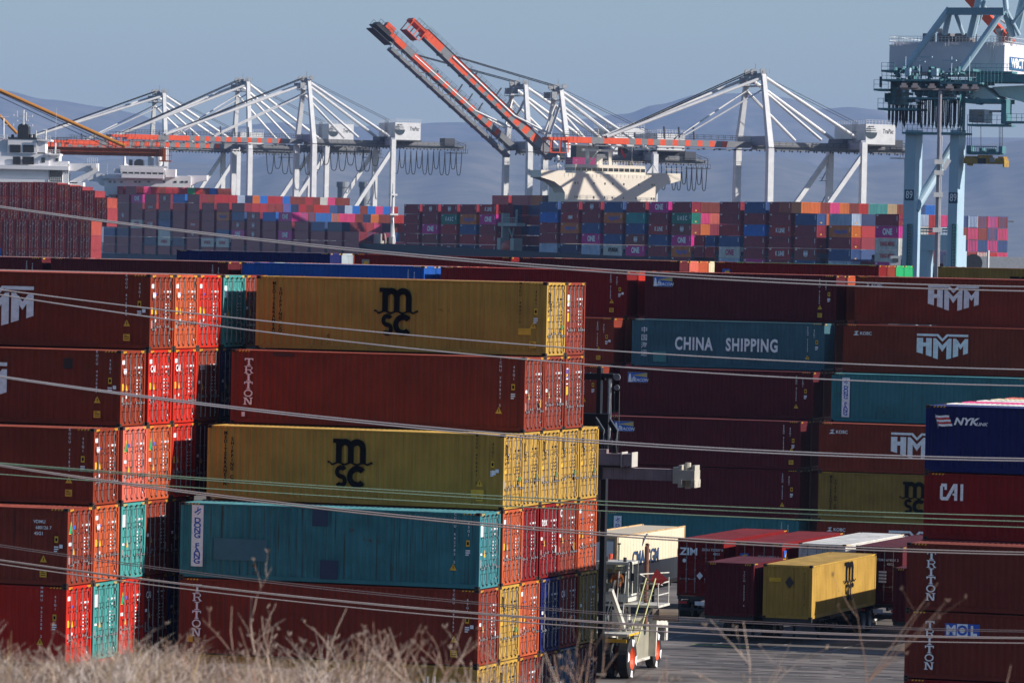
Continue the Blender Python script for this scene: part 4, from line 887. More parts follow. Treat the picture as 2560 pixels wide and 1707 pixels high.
# hillside the photographer stands on
SOIL = mat('dry_soil', (.14, .10, .065), rough=.95, var=.4, vscale=1.5)
def hill_z(x, y):
    cz = 15.86 - .012 * x + .05 * math.sin(x * 1.9) + .03 * math.sin(x * 4.7 + 1)
    if x > -.6: cz -= min(1.2, (x + .6) * .28)
    crest = 33
    if y < crest: return cz + min(1.2, (crest - y) * .02)
    d = y - crest
    return max(-.6, cz - .05 * d - .0012 * d * d) if d < 60 else max(-.6, cz - .05 * 60 - .0012 * 3600 - .28 * (d - 60))
b = MB(); xs = [-60 + i * 1.2 for i in range(101)]; ys = [-12 + i * 1.5 for i in range(100)]
for y in ys:
    for x in xs: b.v.append((x, y, hill_z(max(-7, min(7, x)), y) - (.0 if abs(x) < 30 else (abs(x) - 30) * .05)))
for j in range(len(ys) - 1):
    for i in range(len(xs) - 1): b.f.append((j * 101 + i, j * 101 + i + 1, (j + 1) * 101 + i + 1, (j + 1) * 101 + i)); b.m.append(0)
structure('hillside', b.mesh('hillside', [SOIL], True), label='dry grassy bank in the foreground')
# dead grass, one mass
gr = MB(); rg = random.Random(5)
def blade(x, y, z, h, lean, az, wdt, mi, seg=3):
    px, py, pz = x, y, z; dx, dy = math.cos(az), math.sin(az); wx = wdt
    pts = []
    for k in range(seg + 1):
        f = k / seg; pts.append((px + dx * lean * f * f, py + dy * lean * f * f, pz + h * (f - .25 * f * f * min(1, lean / max(h, .01))), wx * (1 - f * .85)))
    for p, q in zip(pts, pts[1:]):
        gr.poly([(p[0] - p[3], p[1], p[2]), (p[0] + p[3], p[1], p[2]), (q[0] + q[3], q[1], q[2]), (q[0] - q[3], q[1], q[2])], mi)
for i in range(34000):
    y = rg.uniform(27, 40); x = rg.uniform(-.115 * y, .02 * y)
    if x > -1.6 and rg.random() < min(.98, .3 + (x + 1.6) * .45): continue
    clump = .75 + .5 * math.sin(x * 3.1) * math.sin(y * 1.3 + x)
    h = rg.uniform(.06, .24) * (.5 + .6 * clump)
    blade(x, y, hill_z(x, y) - .02, h, rg.uniform(.05, .35), rg.uniform(0, 6.28), rg.uniform(.0018, .0042), rg.choice((0, 0, 0, 1, 1, 2)))
for i in range(4200):
    y = rg.uniform(28, 36); x = rg.uniform(-.11 * y, .012 * y)
    if x > -.6 and rg.random() < .6: continue
    cl = math.sin(x * 5.3 + 1) + math.sin(x * 2.1 + y)
    if cl < -.3: continue
    blade(x, y, hill_z(x, y) - .02, rg.uniform(.18, .50) * (.7 + .25 * cl), rg.uniform(.05, .45), rg.uniform(0, 6.28), rg.uniform(.003, .0055), rg.choice((0, 2, 3, 3)), 4)
g = structure('grass', gr.mesh('grass', [mat('dead_grass_tan', (.50, .36, .29), rough=.9, var=.3), mat('dead_grass_grey', (.27, .20, .17), rough=.9, var=.3), mat('dead_grass_straw', (.52, .36, .19), rough=.9, var=.3), mat('dead_grass_pale', (.72, .60, .52), rough=.9, var=.2)]))
g['kind'] = 'stuff'; g['label'] = 'blurred mass of dry brown grass along the lower left edge'; g['category'] = 'grass'
# single dry weeds that stand above it
STM = [mat('dry_stem_pale', (.50, .38, .31), rough=.9, var=.25, vscale=8), mat('dry_stem_brown', (.34, .22, .17), rough=.9, var=.25, vscale=8)]
def weed(px, top, Y, spread, nst, lab, rs, bend=0):
    rr = random.Random(rs); base = at(px, 1707, Y); zb = hill_z(base.x, Y)
    htop = at(px, top, Y).z - zb; b = MB()
    def grow(p, d, ln, r, lvl):
        pts = [p]; q = p.copy(); dd = d.copy(); n = 5
        for k in range(n):
            dd = (dd + Vector((rr.uniform(-.18, .18), rr.uniform(-.1, .1), rr.uniform(-.10, .06)))).normalized(); q = q + dd * ln / n; pts.append(q.copy())
        b.tube(pts, r, 4, 0, caps=False, r2=r * .35)
        if lvl < 2:
            for k in range(rr.choice((2, 3, 4)) if lvl == 0 else rr.choice((1, 2))):
                f = rr.uniform(.35, .92); i = int(f * n); s = rr.choice((-1, 1))
                grow(pts[i], (dd + Vector((s * rr.uniform(.4, .9), rr.uniform(-.4, .4), rr.uniform(-.1, .4)))).normalized(), ln * rr.uniform(.25, .5), r * .55, lvl + 1)
        else:
            for k in range(3): b.tube([q, q + Vector((rr.uniform(-.02, .02), 0, rr.uniform(.005, .03)))], .004, 3, 0)
    for i in range(nst):
        s = rr.uniform(-1, 1) * spread + bend
        grow(Vector((base.x + rr.uniform(-.12, .12), Y + rr.uniform(-.3, .3), zb - .03)), Vector((s, rr.uniform(-.1, .1), 1)).normalized(), htop * rr.uniform(.6, 1.05) * math.sqrt(1 + s * s), .0062, 0)
    o = link('dry_weed', b.mesh('dry_weed', [STM[rs % 2]])); tag(o, lab, 'weed', 'dry weeds in the foreground')
for i, a in enumerate([(180, 1560, 31, .45, 5, 'branching dry weed at the lower left edge'), (60, 1600, 29, .5, 4, 'low dry weed in the lower left corner'), (400, 1590, 33, .4, 4, 'dry weed in front of the teal door at left'),
        (450, 1540, 34, .5, 5, 'arching dry weed left of the dark gap'), (560, 1600, 30, .6, 5, 'low tangled weed below the dark gap'), (640, 1510, 31, .35, 5, 'tall dry weed left of the lower white lettering'),
        (730, 1500, 33, .5, 6, 'dense dry weed before the maroon side'), (790, 1560, 30, .55, 6, 'bushy dry weed below the maroon side'), (930, 1520, 32, .3, 5, 'upright dry weed right of the bushy one'),
        (1010, 1500, 31, .35, 5, 'dry weed with fan of thin branches, centre left'), (1130, 1560, 30, .4, 5, 'dry weed just left of the yellow doors'), (1190, 1540, 33, .3, 6, 'dense bunch of pale stems at the yellow doors'),
        (1330, 1600, 31, .5, 5, 'sprawling weed below the shaded doors'), (1420, 1570, 32, .55, 6, 'weed with wide branches left of the lift truck'), (1520, 1620, 30, .5, 4, 'weed crossing the lift truck wheels'),
        (1700, 1540, 33, .15, 2, 'thin tall weed left of the short maroon container'), (1790, 1500, 31, .3, 3, 'thin weed leaning right beside the wheel stops'), (1990, 1380, 32, .12, 1, 'tall single stem in front of the yellow trailer container'),
        (2030, 1640, 30, .5, 1, 'short forked weed on the sunny asphalt'), (2440, 1640, 31, .4, 3, 'short weed in front of the right-hand stack'), (300, 1640, 28, .7, 6, 'low blurred weed at lower left'), (870, 1640, 28, .7, 7, 'low blurred weed at lower centre'), (690, 1650, 28, .7, 7, 'low blurred weed between the taller ones')]):
    weed(*a[:6], rs=i * 3 + 2, bend=.12 if a[0] > 1700 else 0)
# wire fence at the foot of the bank
b = MB(); Yf = 96.0
fence = bpy.data.objects.new('wire_fence', None); COL.objects.link(fence); tag(fence, 'thin wire fence whose top wires and posts show at the lower edge', 'fence')
for px, py in ((560, 1690), (880, 1692), (1068, 1690), (1086, 1690), (1400, 1702)):
    p = at(px, py, Yf); b = MB(); b.tube([(p.x, Yf, p.z), (p.x, Yf, hill_z(max(-7, min(7, p.x)), Yf) - .3)], .028, 6); link('post', b.mesh('post', [STEEL]), fence)
for dz in (0, .18, .36):
    p0, p1 = at(300, 1695, Yf), at(1700, 1712, Yf); b = MB(); b.tube([(p0.x, Yf, p0.z - dz), (p1.x, Yf, p1.z - dz)], .006, 4); link('wire', b.mesh('wire', [STEEL]), fence)
# overhead lines: points are (photo x, photo y) surveyed at 85 m
def cable(name, pts, r, mt, lab, Y=85.0, cat='cable'):
    (x0, y0), (x1, y1), (x2, y2) = pts; P = []
    for i in range(-6, 47):
        x = i * 64.0
        # quadratic through the three points
        y = y0 * (x - x1) * (x - x2) / ((x0 - x1) * (x0 - x2)) + y1 * (x - x0) * (x - x2) / ((x1 - x0) * (x1 - x2)) + y2 * (x - x0) * (x - x1) / ((x2 - x0) * (x2 - x1))
        P.append(at(x, y, Y))
    b = MB(); b.tube(P, r, 6); o = link(name, b.mesh(name, [mt], True)); tag(o, lab, cat, 'overhead lines across the view')
CG = mat('grey_cable', (.40, .37, .40), rough=.45, metal=.2, var=.1); CGR = mat('green_cable', (.19, .27, .19), rough=.6, var=.15, vscale=20); CD = mat('dark_cable', (.14, .11, .12), rough=.6, var=.1); CB = mat('warm_grey_cable', (.30, .25, .25), rough=.5, var=.1)
for i, (pts, r, mt, lab) in enumerate([
    ([(0, 516), (1254, 655), (2560, 717)], .016, CG, 'upper grey line crossing the ship containers at left'), ([(0, 519), (1254, 661), (2560, 728)], .016, CG, 'grey line just under the uppermost one'),
    ([(0, 724.5), (1254, 857), (2560, 924)], .016, CG, 'grey line crossing the big white letters at left'), ([(0, 737), (1254, 893), (2560, 964.5)], .016, CG, 'second grey line crossing the big white letters'),
    ([(0, 940), (1254, 1083), (2560, 1146)], .016, CG, 'upper of two close grey lines at mid height'), ([(0, 943), (1254, 1089), (2560, 1152)], .016, CG, 'lower of two close grey lines at mid height'),
    ([(0, 1157), (1254, 1240), (2560, 1290)], .013, CGR, 'uppermost of three green lines'), ([(0, 1160), (1254, 1248), (2560, 1303)], .013, CGR, 'middle one of three green lines'), ([(0, 1185), (1254, 1264), (2560, 1318)], .013, CGR, 'lowest of three green lines'),
    ([(0, 1162), (1254, 1311), (2560, 1380)], .016, CB, 'upper warm grey line over the teal container'), ([(0, 1165), (1254, 1317), (2560, 1386)], .016, CB, 'lower warm grey line over the teal container'),
    ([(0, 1361), (1254, 1510), (2560, 1575)], .009, CD, 'thin dark line below the teal container'), ([(0, 1365.5), (1254, 1515), (2560, 1579)], .009, CD, 'second thin dark line below the teal container'),
    ([(0, 1399), (1254, 1536), (2560, 1593)], .015, CB, 'third line from the bottom, warm grey'), ([(0, 1401), (1254, 1539), (2560, 1596)], .012, CB, 'second line from the bottom, warm grey'), ([(0, 1409.7), (1254, 1551), (2560, 1607)], .014, CB, 'lowest warm grey line')]):
    cable('overhead_line', pts, r * .82, mt, lab, 85 + (i % 3) * 1.0)
# ---------------------------------------------------------------- ships and the containers on them
TS = R(68.0)
class Frame:
    def __init__(s, x, y, th): s.x, s.y, s.th = x, y, th
    def p(s, a, b): return (s.x + a * math.cos(s.th) + b * math.sin(s.th), s.y - a * math.sin(s.th) + b * math.cos(s.th))
FR = Frame(6.705, 1389.6, TS); FL = Frame(-136.33, 1739.5, TS)
TIER = 2.75
def small_box_mesh(doors=False):
    b = MB(); hx, hy, H = CL / 2, CW / 2, 2.70
    b.box(-hx + .05, hx - .06, -hy + .08, hy - .08, .02, H - .04)
    for sx in (-1, 1):
        for sy in (-1, 1): b.box(sx * hx, sx * (hx - .18), sy * hy, sy * (hy - .16), 0, H)
    for sy in (-1, 1): b.box(-hx + .18, hx - .18, sy * hy, sy * (hy - .10), H - .12, H - .01); b.box(-hx + .18, hx - .18, sy * hy, sy * (hy - .10), 0, .16)
    for sx in (-1, 1): b.box(sx * hx, sx * (hx - .1), -hy + .16, hy - .16, H - .14, H); b.box(sx * hx, sx * (hx - .1), -hy + .16, hy - .16, 0, .15)
    for (a, da), (c, dc) in zip(*(lambda q: (q, q[1:]))(wave(-hx + .18, hx - .18, .05, .45, 0))): b.poly([(a, -hy + .02 + da, .16), (c, -hy + .02 + dc, .16), (c, -hy + .02 + dc, H - .12), (a, -hy + .02 + da, H - .12)])
    for (a, da), (c, dc) in zip(*(lambda q: (q, q[1:]))(wave(-hy + .16, hy - .16, .09, .36, 0))): b.poly([(hx - .02 - da, a, .15), (hx - .02 - dc, c, .15), (hx - .02 - dc, c, H - .14), (hx - .02 - da, a, H - .14)])
    if doors:
        for s in (-1, 1):
            for yy in (.30, .78): b.box(-hx - .05, -hx - .005, s * yy - .03, s * yy + .03, .1, H - .1, 1)
        rr = random.Random(3)
        for k in range(9): yy = rr.uniform(-.95, .8); z = rr.uniform(.5, 2.4); b.box(-hx - .012, -hx - .002, yy, yy + rr.uniform(.1, .3), z, z + .09, 2)
    if not doors:
        y = -hy - .012; b.poly([(-hx + .5, y, 2.25), (-hx + 1.5, y, 2.25), (-hx + 1.5, y, 2.5), (-hx + .5, y, 2.5)], 1); b.poly([(hx - 1.1, y, 1.2), (hx - .85, y, 1.2), (hx - .85, y, 2.3), (hx - 1.1, y, 2.3)], 1)
        b.poly([(hx + .003, -.3, .4), (hx + .003, .1, .4), (hx + .003, .1, .7), (hx + .003, -.3, .7)], 2)
        return b.mesh('container', [FAR, WHITEM, YELM])
    return b.mesh('container', [FAR, STEEL, mat('pale_lettering', (.5, .42, .42), rough=.6)] if doors else [FAR])
SB, SBD = small_box_mesh(), small_box_mesh(True)
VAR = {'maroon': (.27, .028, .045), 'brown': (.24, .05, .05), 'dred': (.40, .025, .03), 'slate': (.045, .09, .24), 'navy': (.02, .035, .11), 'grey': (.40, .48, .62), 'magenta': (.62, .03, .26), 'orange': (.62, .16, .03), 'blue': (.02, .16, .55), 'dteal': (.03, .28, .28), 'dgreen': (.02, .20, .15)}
TXT = {}
def ship_logo(kind):
    if kind in TXT: return TXT[kind]
    W_, K_ = WHITEM, BLACKM
    TXT[kind] = {'ONE': lambda: text_mesh('ONE', 1.9, W_, bold=.045, xscale=1.25), 'ONEw': lambda: text_mesh('ONE', 1.9, PINKM, bold=.045, xscale=1.25), 'HMM': lambda: HMM, 'KLINE': lambda: text_mesh('K LINE', 1.5, W_, bold=.03, xscale=1.15),
        'HAPAG': lambda: text_mesh('Hapag-Lloyd', 1.35, BLUEM, bold=.03), 'UASC': lambda: text_mesh('U A S C', 1.5, W_, bold=.03, xscale=1.2), 'HYUNDAI': lambda: text_mesh('HYUNDAI', 1.4, K_, bold=.05), 'HYUNw': lambda: text_mesh('HYUNDAI', 1.0, W_, bold=.02),
        'HYUNr': lambda: text_mesh('HYUNDAI', 1.35, REDM, bold=.04), 'YANG': lambda: text_mesh('YANG MING', 1.35, REDM, bold=.04), 'HMMt': lambda: text_mesh('HMM', 1.3, W_, bold=.04, shear=.2)}[kind]()
    return TXT[kind]
def ship_container(fr, a, b, z, cn, label, logo=None, group=None, L=CL):
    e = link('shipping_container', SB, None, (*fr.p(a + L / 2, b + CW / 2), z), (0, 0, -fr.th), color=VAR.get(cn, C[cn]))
    if L != CL: e.scale = (L / CL, 1, 1)
    tag(e, label, 'shipping container', group)
    if logo:
        me = ship_logo(logo); sc = (.85, .95, 1) if logo == 'HMM' else None
        link('logo', me, e, (.3 if L == CL else 0, -CW / 2 - .05, 1.35), SIDE_ROT, scale=sc)
    return e
TN = ['top', 'second', 'third', 'fourth', 'fifth', 'lowest']
def fill(fr, bays, ztop, shipname, group, first=1):
    for n, (a, items) in enumerate(bays):
        for t, it in enumerate(items):
            if not it: continue
            cn, _, lg = it.partition(':')
            word = {'ONE': 'with white lettering ', 'ONEw': 'with magenta lettering ', 'HMM': 'with white emblem ', 'KLINE': 'with serif lettering ', 'HAPAG': 'with blue lettering ', 'UASC': 'with spaced lettering ', 'HYUNDAI': 'with black lettering ', 'YANG': 'with red lettering ', 'HYUNr': 'with red lettering '}.get(lg, '')
            ship_container(fr, a, 0, ztop - (t + 1) * TIER, cn, f'{CN[cn]} container {word}on {shipname}, {TN[t]} tier, stack {n+1}', lg or None, group)
D = 14.5
G1 = 'containers on the right-hand ship'
fill(FR, [(0 * D, ['slate', 'blue', 'maroon', 'maroon', 'grey', 'slate']), (1 * D, ['maroon', 'dred:HMMt', 'orange:HAPAG', 'maroon', 'navy', 'maroon']), (2 * D, ['maroon:HMM', 'maroon', 'slate', 'magenta:ONE', 'grey', 'navy']),
          (3 * D, ['slate', 'orange:HAPAG', 'maroon', 'slate', 'white:HYUNDAI', 'grey']), (4 * D, ['maroon', 'dteal', 'slate', 'brown:HMM', 'magenta:ONE', 'maroon']), (5 * D, ['magenta:ONE', 'maroon', 'dred:KLINE', 'slate', 'maroon', 'navy']),
          (6 * D, ['maroon', 'dgreen:UASC', 'brown:HMM', 'magenta:ONE', 'orange:HAPAG', 'maroon']), (8 * D, ['maroon', 'maroon', 'dred', 'slate', 'white:ONEw', 'grey']), (9 * D, ['slate', 'maroon', 'blue', 'maroon', 'maroon', 'magenta']),
          (10 * D, ['maroon', 'maroon', 'dred:KLINE', 'maroon', 'dred:KLINE', 'maroon']), (11 * D, [None, 'slate', 'maroon', 'maroon', 'brown:HMM', 'slate']), (12.3 * D, [None, 'grey', 'orange:HAPAG', 'maroon', 'slate', 'grey']),
          (14 * D, [None, 'maroon', 'magenta:ONE', 'white:YANG', 'white:YANG', 'magenta'])], 30.64, 'right-hand ship', G1)
ZT = 30.64
for t, (c1, c2) in enumerate([('dred', 'slate'), ('maroon', 'dred')]):
    for j, cn in enumerate((c1, c2)):
        ship_container(FR, 7 * D - .6 + j * 6.7, 0, ZT - (t + 4) * TIER, cn, f'short {CN[cn]} container in the gap of the right-hand ship, {"fourth" if t == 0 else "fifth"} tier, {"left" if j == 0 else "right"} one', group=G1, L=6.06)
fill(FR, [(-7 * D, ['maroon', 'maroon', 'maroon', 'maroon', 'maroon', 'maroon']), (-6 * D, ['maroon:HMM', 'maroon', 'magenta:ONE', 'brown', 'maroon', 'maroon']), (-5 * D, ['maroon:HMM', 'dgreen:UASC', 'dred', 'maroon', 'brown:HMM', 'maroon']),
          (-4 * D, ['maroon', 'orange:HAPAG', 'slate', 'dred', 'navy', 'slate']), (-3 * D, ['dred:KLINE', 'magenta:ONE', 'maroon', 'dred', 'maroon', 'maroon'])], 29.9, 'block left of lifeboat', G1)
# ---- everything smaller or deeper than that, as one mass
STN = ['maroon', 'brown', 'dred', 'slate', 'navy', 'grey', 'blue', 'orange', 'rust', 'red', 'pink', 'magenta', 'white', 'teal', 'green', 'beige', 'salmon', 'dgreen', 'cream']
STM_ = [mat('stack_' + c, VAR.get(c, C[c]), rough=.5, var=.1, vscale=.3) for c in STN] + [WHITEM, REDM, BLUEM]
mass = MB()
def mbox(fr, a, b, z, cn, L=CL):
    mi = STN.index(cn); M = Matrix.Translation((*fr.p(a, b), z)) @ Matrix.Rotation(-fr.th, 4, 'Z'); H = 2.70
    mass.box(.06, L - .08, .06, CW - .06, .03, H - .03, mi, M)
    for x0, x1 in ((0, .18), (L - .18, L)):
        for y0, y1 in ((0, .16), (CW - .16, CW)): mass.box(x0, x1, y0, y1, 0, H, mi, M)
    for y0, y1 in ((0, .1),): mass.box(.18, L - .18, y0, y1, H - .12, H - .005, mi, M); mass.box(.18, L - .18, y0, y1, 0, .14, mi, M)
    for k in range(6): y = .24 + k * .36; mass.box(L - .08, L - .01, y, y + .16, .12, H - .12, mi, M)
def mtext(fr, a, z, kind, L=CL):
    me = ship_logo(kind); mi = len(STN) + (1 if kind in ('HYUNr', 'YANG', 'ONEw') else 2 if kind == 'HAPAG' else 0); sc = (.85, .95) if kind == 'HMM' else (1, 1)
    M = Matrix.Translation((*fr.p(a, 0), z)) @ Matrix.Rotation(-fr.th, 4, 'Z') @ Matrix.Translation((L / 2, -.06, 1.35)) @ Matrix.Rotation(math.pi / 2, 4, 'X')
    n = len(mass.v); mass.v += [tuple(M @ Vector((v.co.x * sc[0], v.co.y * sc[1], 0))) for v in me.vertices]
    for p in me.polygons: mass.f.append(tuple(n + i for i in p.vertices)); mass.m.append(mi)
LB = [['magenta:ONE', 'magenta:ONE', 'slate', 'slate', 'maroon'], ['brown', 'maroon:HMM', 'maroon', 'navy', 'maroon'], ['maroon', 'maroon', 'white:ONEw', 'maroon', 'maroon'], ['dred:HYUNw', 'maroon', 'dred:KLINE', 'maroon', 'navy'], ['maroon', 'navy', 'slate', 'white', 'white:HYUNr'],
      ['dred', 'maroon', 'maroon', 'maroon', 'navy'], ['maroon', 'maroon', 'dred:HYUNw', 'maroon:HMM', 'maroon'], ['maroon', 'maroon', 'maroon', 'maroon', 'white:HYUNr'], ['dred', 'orange:HAPAG', 'maroon', 'slate', 'white:HYUNr'], ['maroon', 'dteal' if False else 'slate', 'maroon:HMM', 'magenta:ONE', 'maroon'],
      [None, 'maroon:HMM', 'maroon:HMM', 'maroon:HMM', 'maroon'], [None, 'blue', 'maroon', 'maroon', 'maroon'], [None, 'magenta:ONE', 'maroon', 'magenta:ONE', 'maroon'], [None, None, 'maroon', 'maroon', 'maroon'], [None, None, 'slate', 'maroon', 'maroon'], [None, None, 'navy', 'maroon', 'maroon'], [None, None, None, 'maroon', 'maroon']]
for i, col in enumerate(LB):
    for t, it in enumerate(col):
        if it:
            cn, _, lg = it.partition(':'); mbox(FL, i * D, 0, 30.14 - (t + 1) * TIER, cn)
            if lg: mtext(FL, i * D, 30.14 - (t + 1) * TIER, lg)
    mbox(FL, i * D, 0, 30.14 - 6 * TIER, 'maroon')
for i, it in enumerate(['brown:HMM', 'maroon', 'magenta:ONE', 'maroon', 'maroon:HMM', 'blue', 'maroon']):
    cn, _, lg = it.partition(':'); mbox(FL, i * D, 0, 30.14, cn)
    if lg: mtext(FL, i * D, 30.14, lg)
mbox(FL, 0 * D, 2.5, 32.9, 'dred'); mbox(FL, D, 2.5, 32.9, 'maroon')
def mends(fr, a_end, z, s, b0=1):
    for j, ch in enumerate(s): mbox(fr, a_end - CL, (b0 + j) * 2.52, z, {'r': 'rust', 'd': 'dred', 'o': 'orange', 'p': 'pink', 'R': 'red', 'b': 'blue', 'n': 'navy', 'g': 'green', 'w': 'white', 'y': 'beige', 't': 'teal', 'G': 'grey', 'm': 'maroon', 'S': 'salmon', 's': 'slate', 'M': 'magenta'}[ch])
mends(FL, D + CL, 32.9, 'rpdrdddgRrbrr', 1); mends(FL, 6 * D + CL, 30.14, 'rdddGnobddbrrdrwprr'); mends(FL, 9 * D + CL, 30.14 - TIER, 'ddrrbndrRdsnGbrbpbRrn'[:19])
mends(FL, 12 * D + CL, 30.14 - 2 * TIER, 'prbbopprnorrRddrnrr'); mends(FL, 15 * D + CL, 30.14 - 3 * TIER, 'mmdpnrdrrsdmr'); mends(FL, 16 * D + CL, 30.14 - 4 * TIER, 'mddsrnGGr'); mends(FL, 9 * D + CL, 30.14 - 3 * TIER, 'rr')
for i, cn in ((-1, 'maroon'), (-2, 'navy'), (-3, 'maroon')):
    for t in range(7): mbox(FL, i * D, 22, 32.9 - t * TIER - (0 if i else 0), ['maroon', 'navy', 'magenta', 'slate'][(t + i) % 4])
# second rank behind the front stacks of the right-hand ship and around its funnel
for i in list(range(-5, -2)): mbox(FR, i * D + 8, 12, 29.9, ['orange', 'dred', 'maroon'][i % 3]); mbox(FR, i * D + 8, 14.6, 29.9, 'rust')
mbox(FR, -2.6 * D, 12, 29.9, 'maroon'); mbox(FR, -1.9 * D, 12, 29.9, 'navy')
for t in range(6):
    mends(FR, -3 * D + CL, 29.9 - (t + 1) * TIER, ['mnmG', 'dnmm', 'mmnm', 'dmmm', 'mmnm', 'mmmm'][t]); mbox(FR, -2 * D, 8.5, 29.9 - (t + 1) * TIER, ['navy', 'maroon', 'slate', 'maroon', 'navy', 'maroon'][t])
for t, cols in enumerate(['rr', 'pSp', 'om']): mends(FR, 6 * D + CL, ZT - (t + 1) * TIER, cols)
mends(FR, 162.9, ZT - TIER, 'oorporRttyrnsb', 0); mends(FR, 11 * D + CL, ZT - 2 * TIER, 'op')
for t, cols in enumerate(['oGdprnGrpr', 'pwRGrrprsp', 'wmsrmnpsps', 'wGmnmrrwRp']): mends(FR, 14 * D + CL, ZT - (t + 2) * TIER, cols)
# further ranks behind the outer one, so that no light comes through the gaps
def rank(fr, i, ztop, n, b0=2.52, w_=12.5, skip=0):
    for t in range(skip, n):
        M = Matrix.Translation((*fr.p(i * D, b0), ztop - (t + 1) * TIER)) @ Matrix.Rotation(-fr.th, 4, 'Z'); mass.box(.05, CL - .05, .1, w_, 0, TIER - .05, int(i * 5 + t * 3) % 5, M)
for i in (0, 1, 2, 3, 4, 5, 8, 9, 10): rank(FR, i, ZT, 6)
rank(FR, 6, ZT, 6, 10.1); rank(FR, 7, ZT, 6, 5.0, skip=3); rank(FR, 11, ZT, 6, 7.6, skip=1); rank(FR, 12.3, ZT, 6, skip=1); rank(FR, 14, ZT, 6, 15.3, skip=1)
for i in range(-7, -3): rank(FR, i, 29.9, 6)
for i in range(0, 10): rank(FL, i, 30.14, 6)
for i in range(10, 13): rank(FL, i, 30.14, 6, skip=1)
for i in range(13, 17): rank(FL, i, 30.14, 6, skip=2 if i < 16 else 3)
HID += [(-46.0, 239.6, 0, 12.192, 'maroon', 2.9), (-46.0, 239.6, 2.9, 12.192, 'maroon', 2.9)]  # unseen container pair added to cast the shadow band on the asphalt
for u, w, z, L_, cn, h_ in HID:
    x, y = UW(u - L_, w); M = Matrix.Translation((x, y, z)) @ Matrix.Rotation(-TH, 4, 'Z'); mass.box(0, L_, 0, CW, 0, h_, STN.index(cn), M)
mo = structure('stacked_containers', mass.mesh('stacked_containers', STM_)); mo['kind'] = 'stuff'; mo['label'] = 'mixed containers piled on the farther ship and deeper rows behind'; mo['category'] = 'container stacks'

def hull_mesh(outline, z0, z1, zb, bow_a):
    b = MB(); n = len(outline)
    top = [(x, y, z1 + (zb if x < bow_a else 0)) for x, y in outline]; bot = [(x * .985, 24 + (y - 24) * (.9 if x > bow_a else .72), z0) for x, y in outline]
    b.poly(top); b.poly(bot[::-1])
    for i in range(n): j = (i + 1) % n; b.poly([bot[i], bot[j], top[j], top[i]])
    return b
HULLB = mat('navy_hull_paint', (.012, .02, .05), rough=.5, var=.2, vscale=.1, streak=.3); HULLG = mat('grey_blue_hull_paint', (.06, .085, .14), rough=.6, var=.2, vscale=.1, streak=.3)
def ship(name, fr, hullmat, outline, deck, bow, lab):
    t = bpy.data.objects.new('container_ship', None); COL.objects.link(t); t.location = (fr.x, fr.y, 0); t.rotation_euler = (0, 0, -fr.th); tag(t, lab, 'container ship')
    link('hull', hull_mesh(outline, -3.2, deck, 4.6, bow).mesh('hull', [hullmat]), t); return t
shR = ship('R', FR, HULLB, [(-205, 21), (-185, 8), (-165, 1), (-140, -1), (-112, -1.5), (300, -1.5), (300, 50), (-112, 50), (-140, 48), (-180, 36)], 14.0, -111, 'container ship with cream bridge block across the right half')
shL = ship('L', FL, HULLG, [(-110, 21), (-90, 8), (-60, -1.2), (330, -1.2), (350, 22), (330, 58), (-60, 58), (-90, 40)], 13.4, -400, 'farther container ship with white bridge at left')
# lashing bridges between the bays
for sh, rng, zt in ((shR, range(0, 15), 17.5), (shR, range(-7, -2), 17.5), (shL, range(0, 17), 17.0)):
    b = MB()
    for i in rng:
        for bb in (0, 2.5, 5): b.box(i * D + 12.6, i * D + 12.85, bb, bb + .2, 13.4, zt); b.box(i * D + 13.8, i * D + 14.05, bb, bb + .2, 13.4, zt)
        b.box(i * D + 12.5, i * D + 14.2, 0, 8, zt - .2, zt); b.box(i * D + 12.5, i * D + 14.2, 0, 8, 15.0, 15.15); b.box(i * D + 13.0, i * D + 13.1, 0, 8, zt, zt + 1.0)
    link('lashing_bridge', b.mesh('lashing_bridge', [mat('lashing_steel', (.06, .08, .12), rough=.6)]), sh)
CREAM = mat('cream_superstructure_paint', (.82, .74, .62), rough=.5, var=.05, vscale=.3, streak=.08)
# bridge block of the right-hand ship (its front faces +x = along the quay towards us)
A0, A1 = -16.5, -5.0; BC = 22.4
b = MB(); b.box(A0, A1, BC - 13.3, BC + 13.3, 13, 37.4)
for s in (-1, 1): b.prism([(BC + s * 13.3, 33.2), (BC + s * 14.2, 34.6), (BC + s * 16.4, 36.1), (BC + s * 20.3, 37.2), (BC + s * 20.3, 39.1), (BC + s * 13.3, 39.1)], A0 + 4.0, A1 - .01, 0, 'x')
b.box(A0 + 4, A1 - .02, BC - 13.3, BC + 13.3, 37.4, 38.5); sup = link('superstructure', b.mesh('superstructure', [CREAM]), shR)
b = MB(); b.box(A0 + 3, A1 - .4, BC - 10.2, BC + 10.2, 38.5, 39.15); b.box(A0 + 3, A1 - .4, BC - 10.2, BC + 10.2, 40.05, 40.9); 
for k in range(14): yy = BC - 10.2 + k * 20.4 / 13; b.box(A1 - .55, A1 - .38, yy - .1, yy + .1, 39.15, 40.05)
wh = link('wheelhouse', b.mesh('wheelhouse', [CREAM]), shR); b = MB(); b.box(A0 + 3.2, A1 - .6, BC - 10.0, BC + 10.0, 39.15, 40.05); link('window_band', b.mesh('window_band', [GLASS]), wh)
for zz, xs_ in ((35.6, (560, 597, 825, 978, 1086, 1243, 1452, 1640, 1673)), (31.9, (560, 590, 823, 976, 1083, 1240, 1420, 1636, 1672))):
    for x_ in xs_: b = MB(); yy = BC - 13.3 + (x_ - 430) / 5.6 / 8.62; b.box(A1 - .1, A1 + .02, yy, yy + .42, zz, zz + .55); link('window', b.mesh('window', [GLASS]), sup)
b = MB()
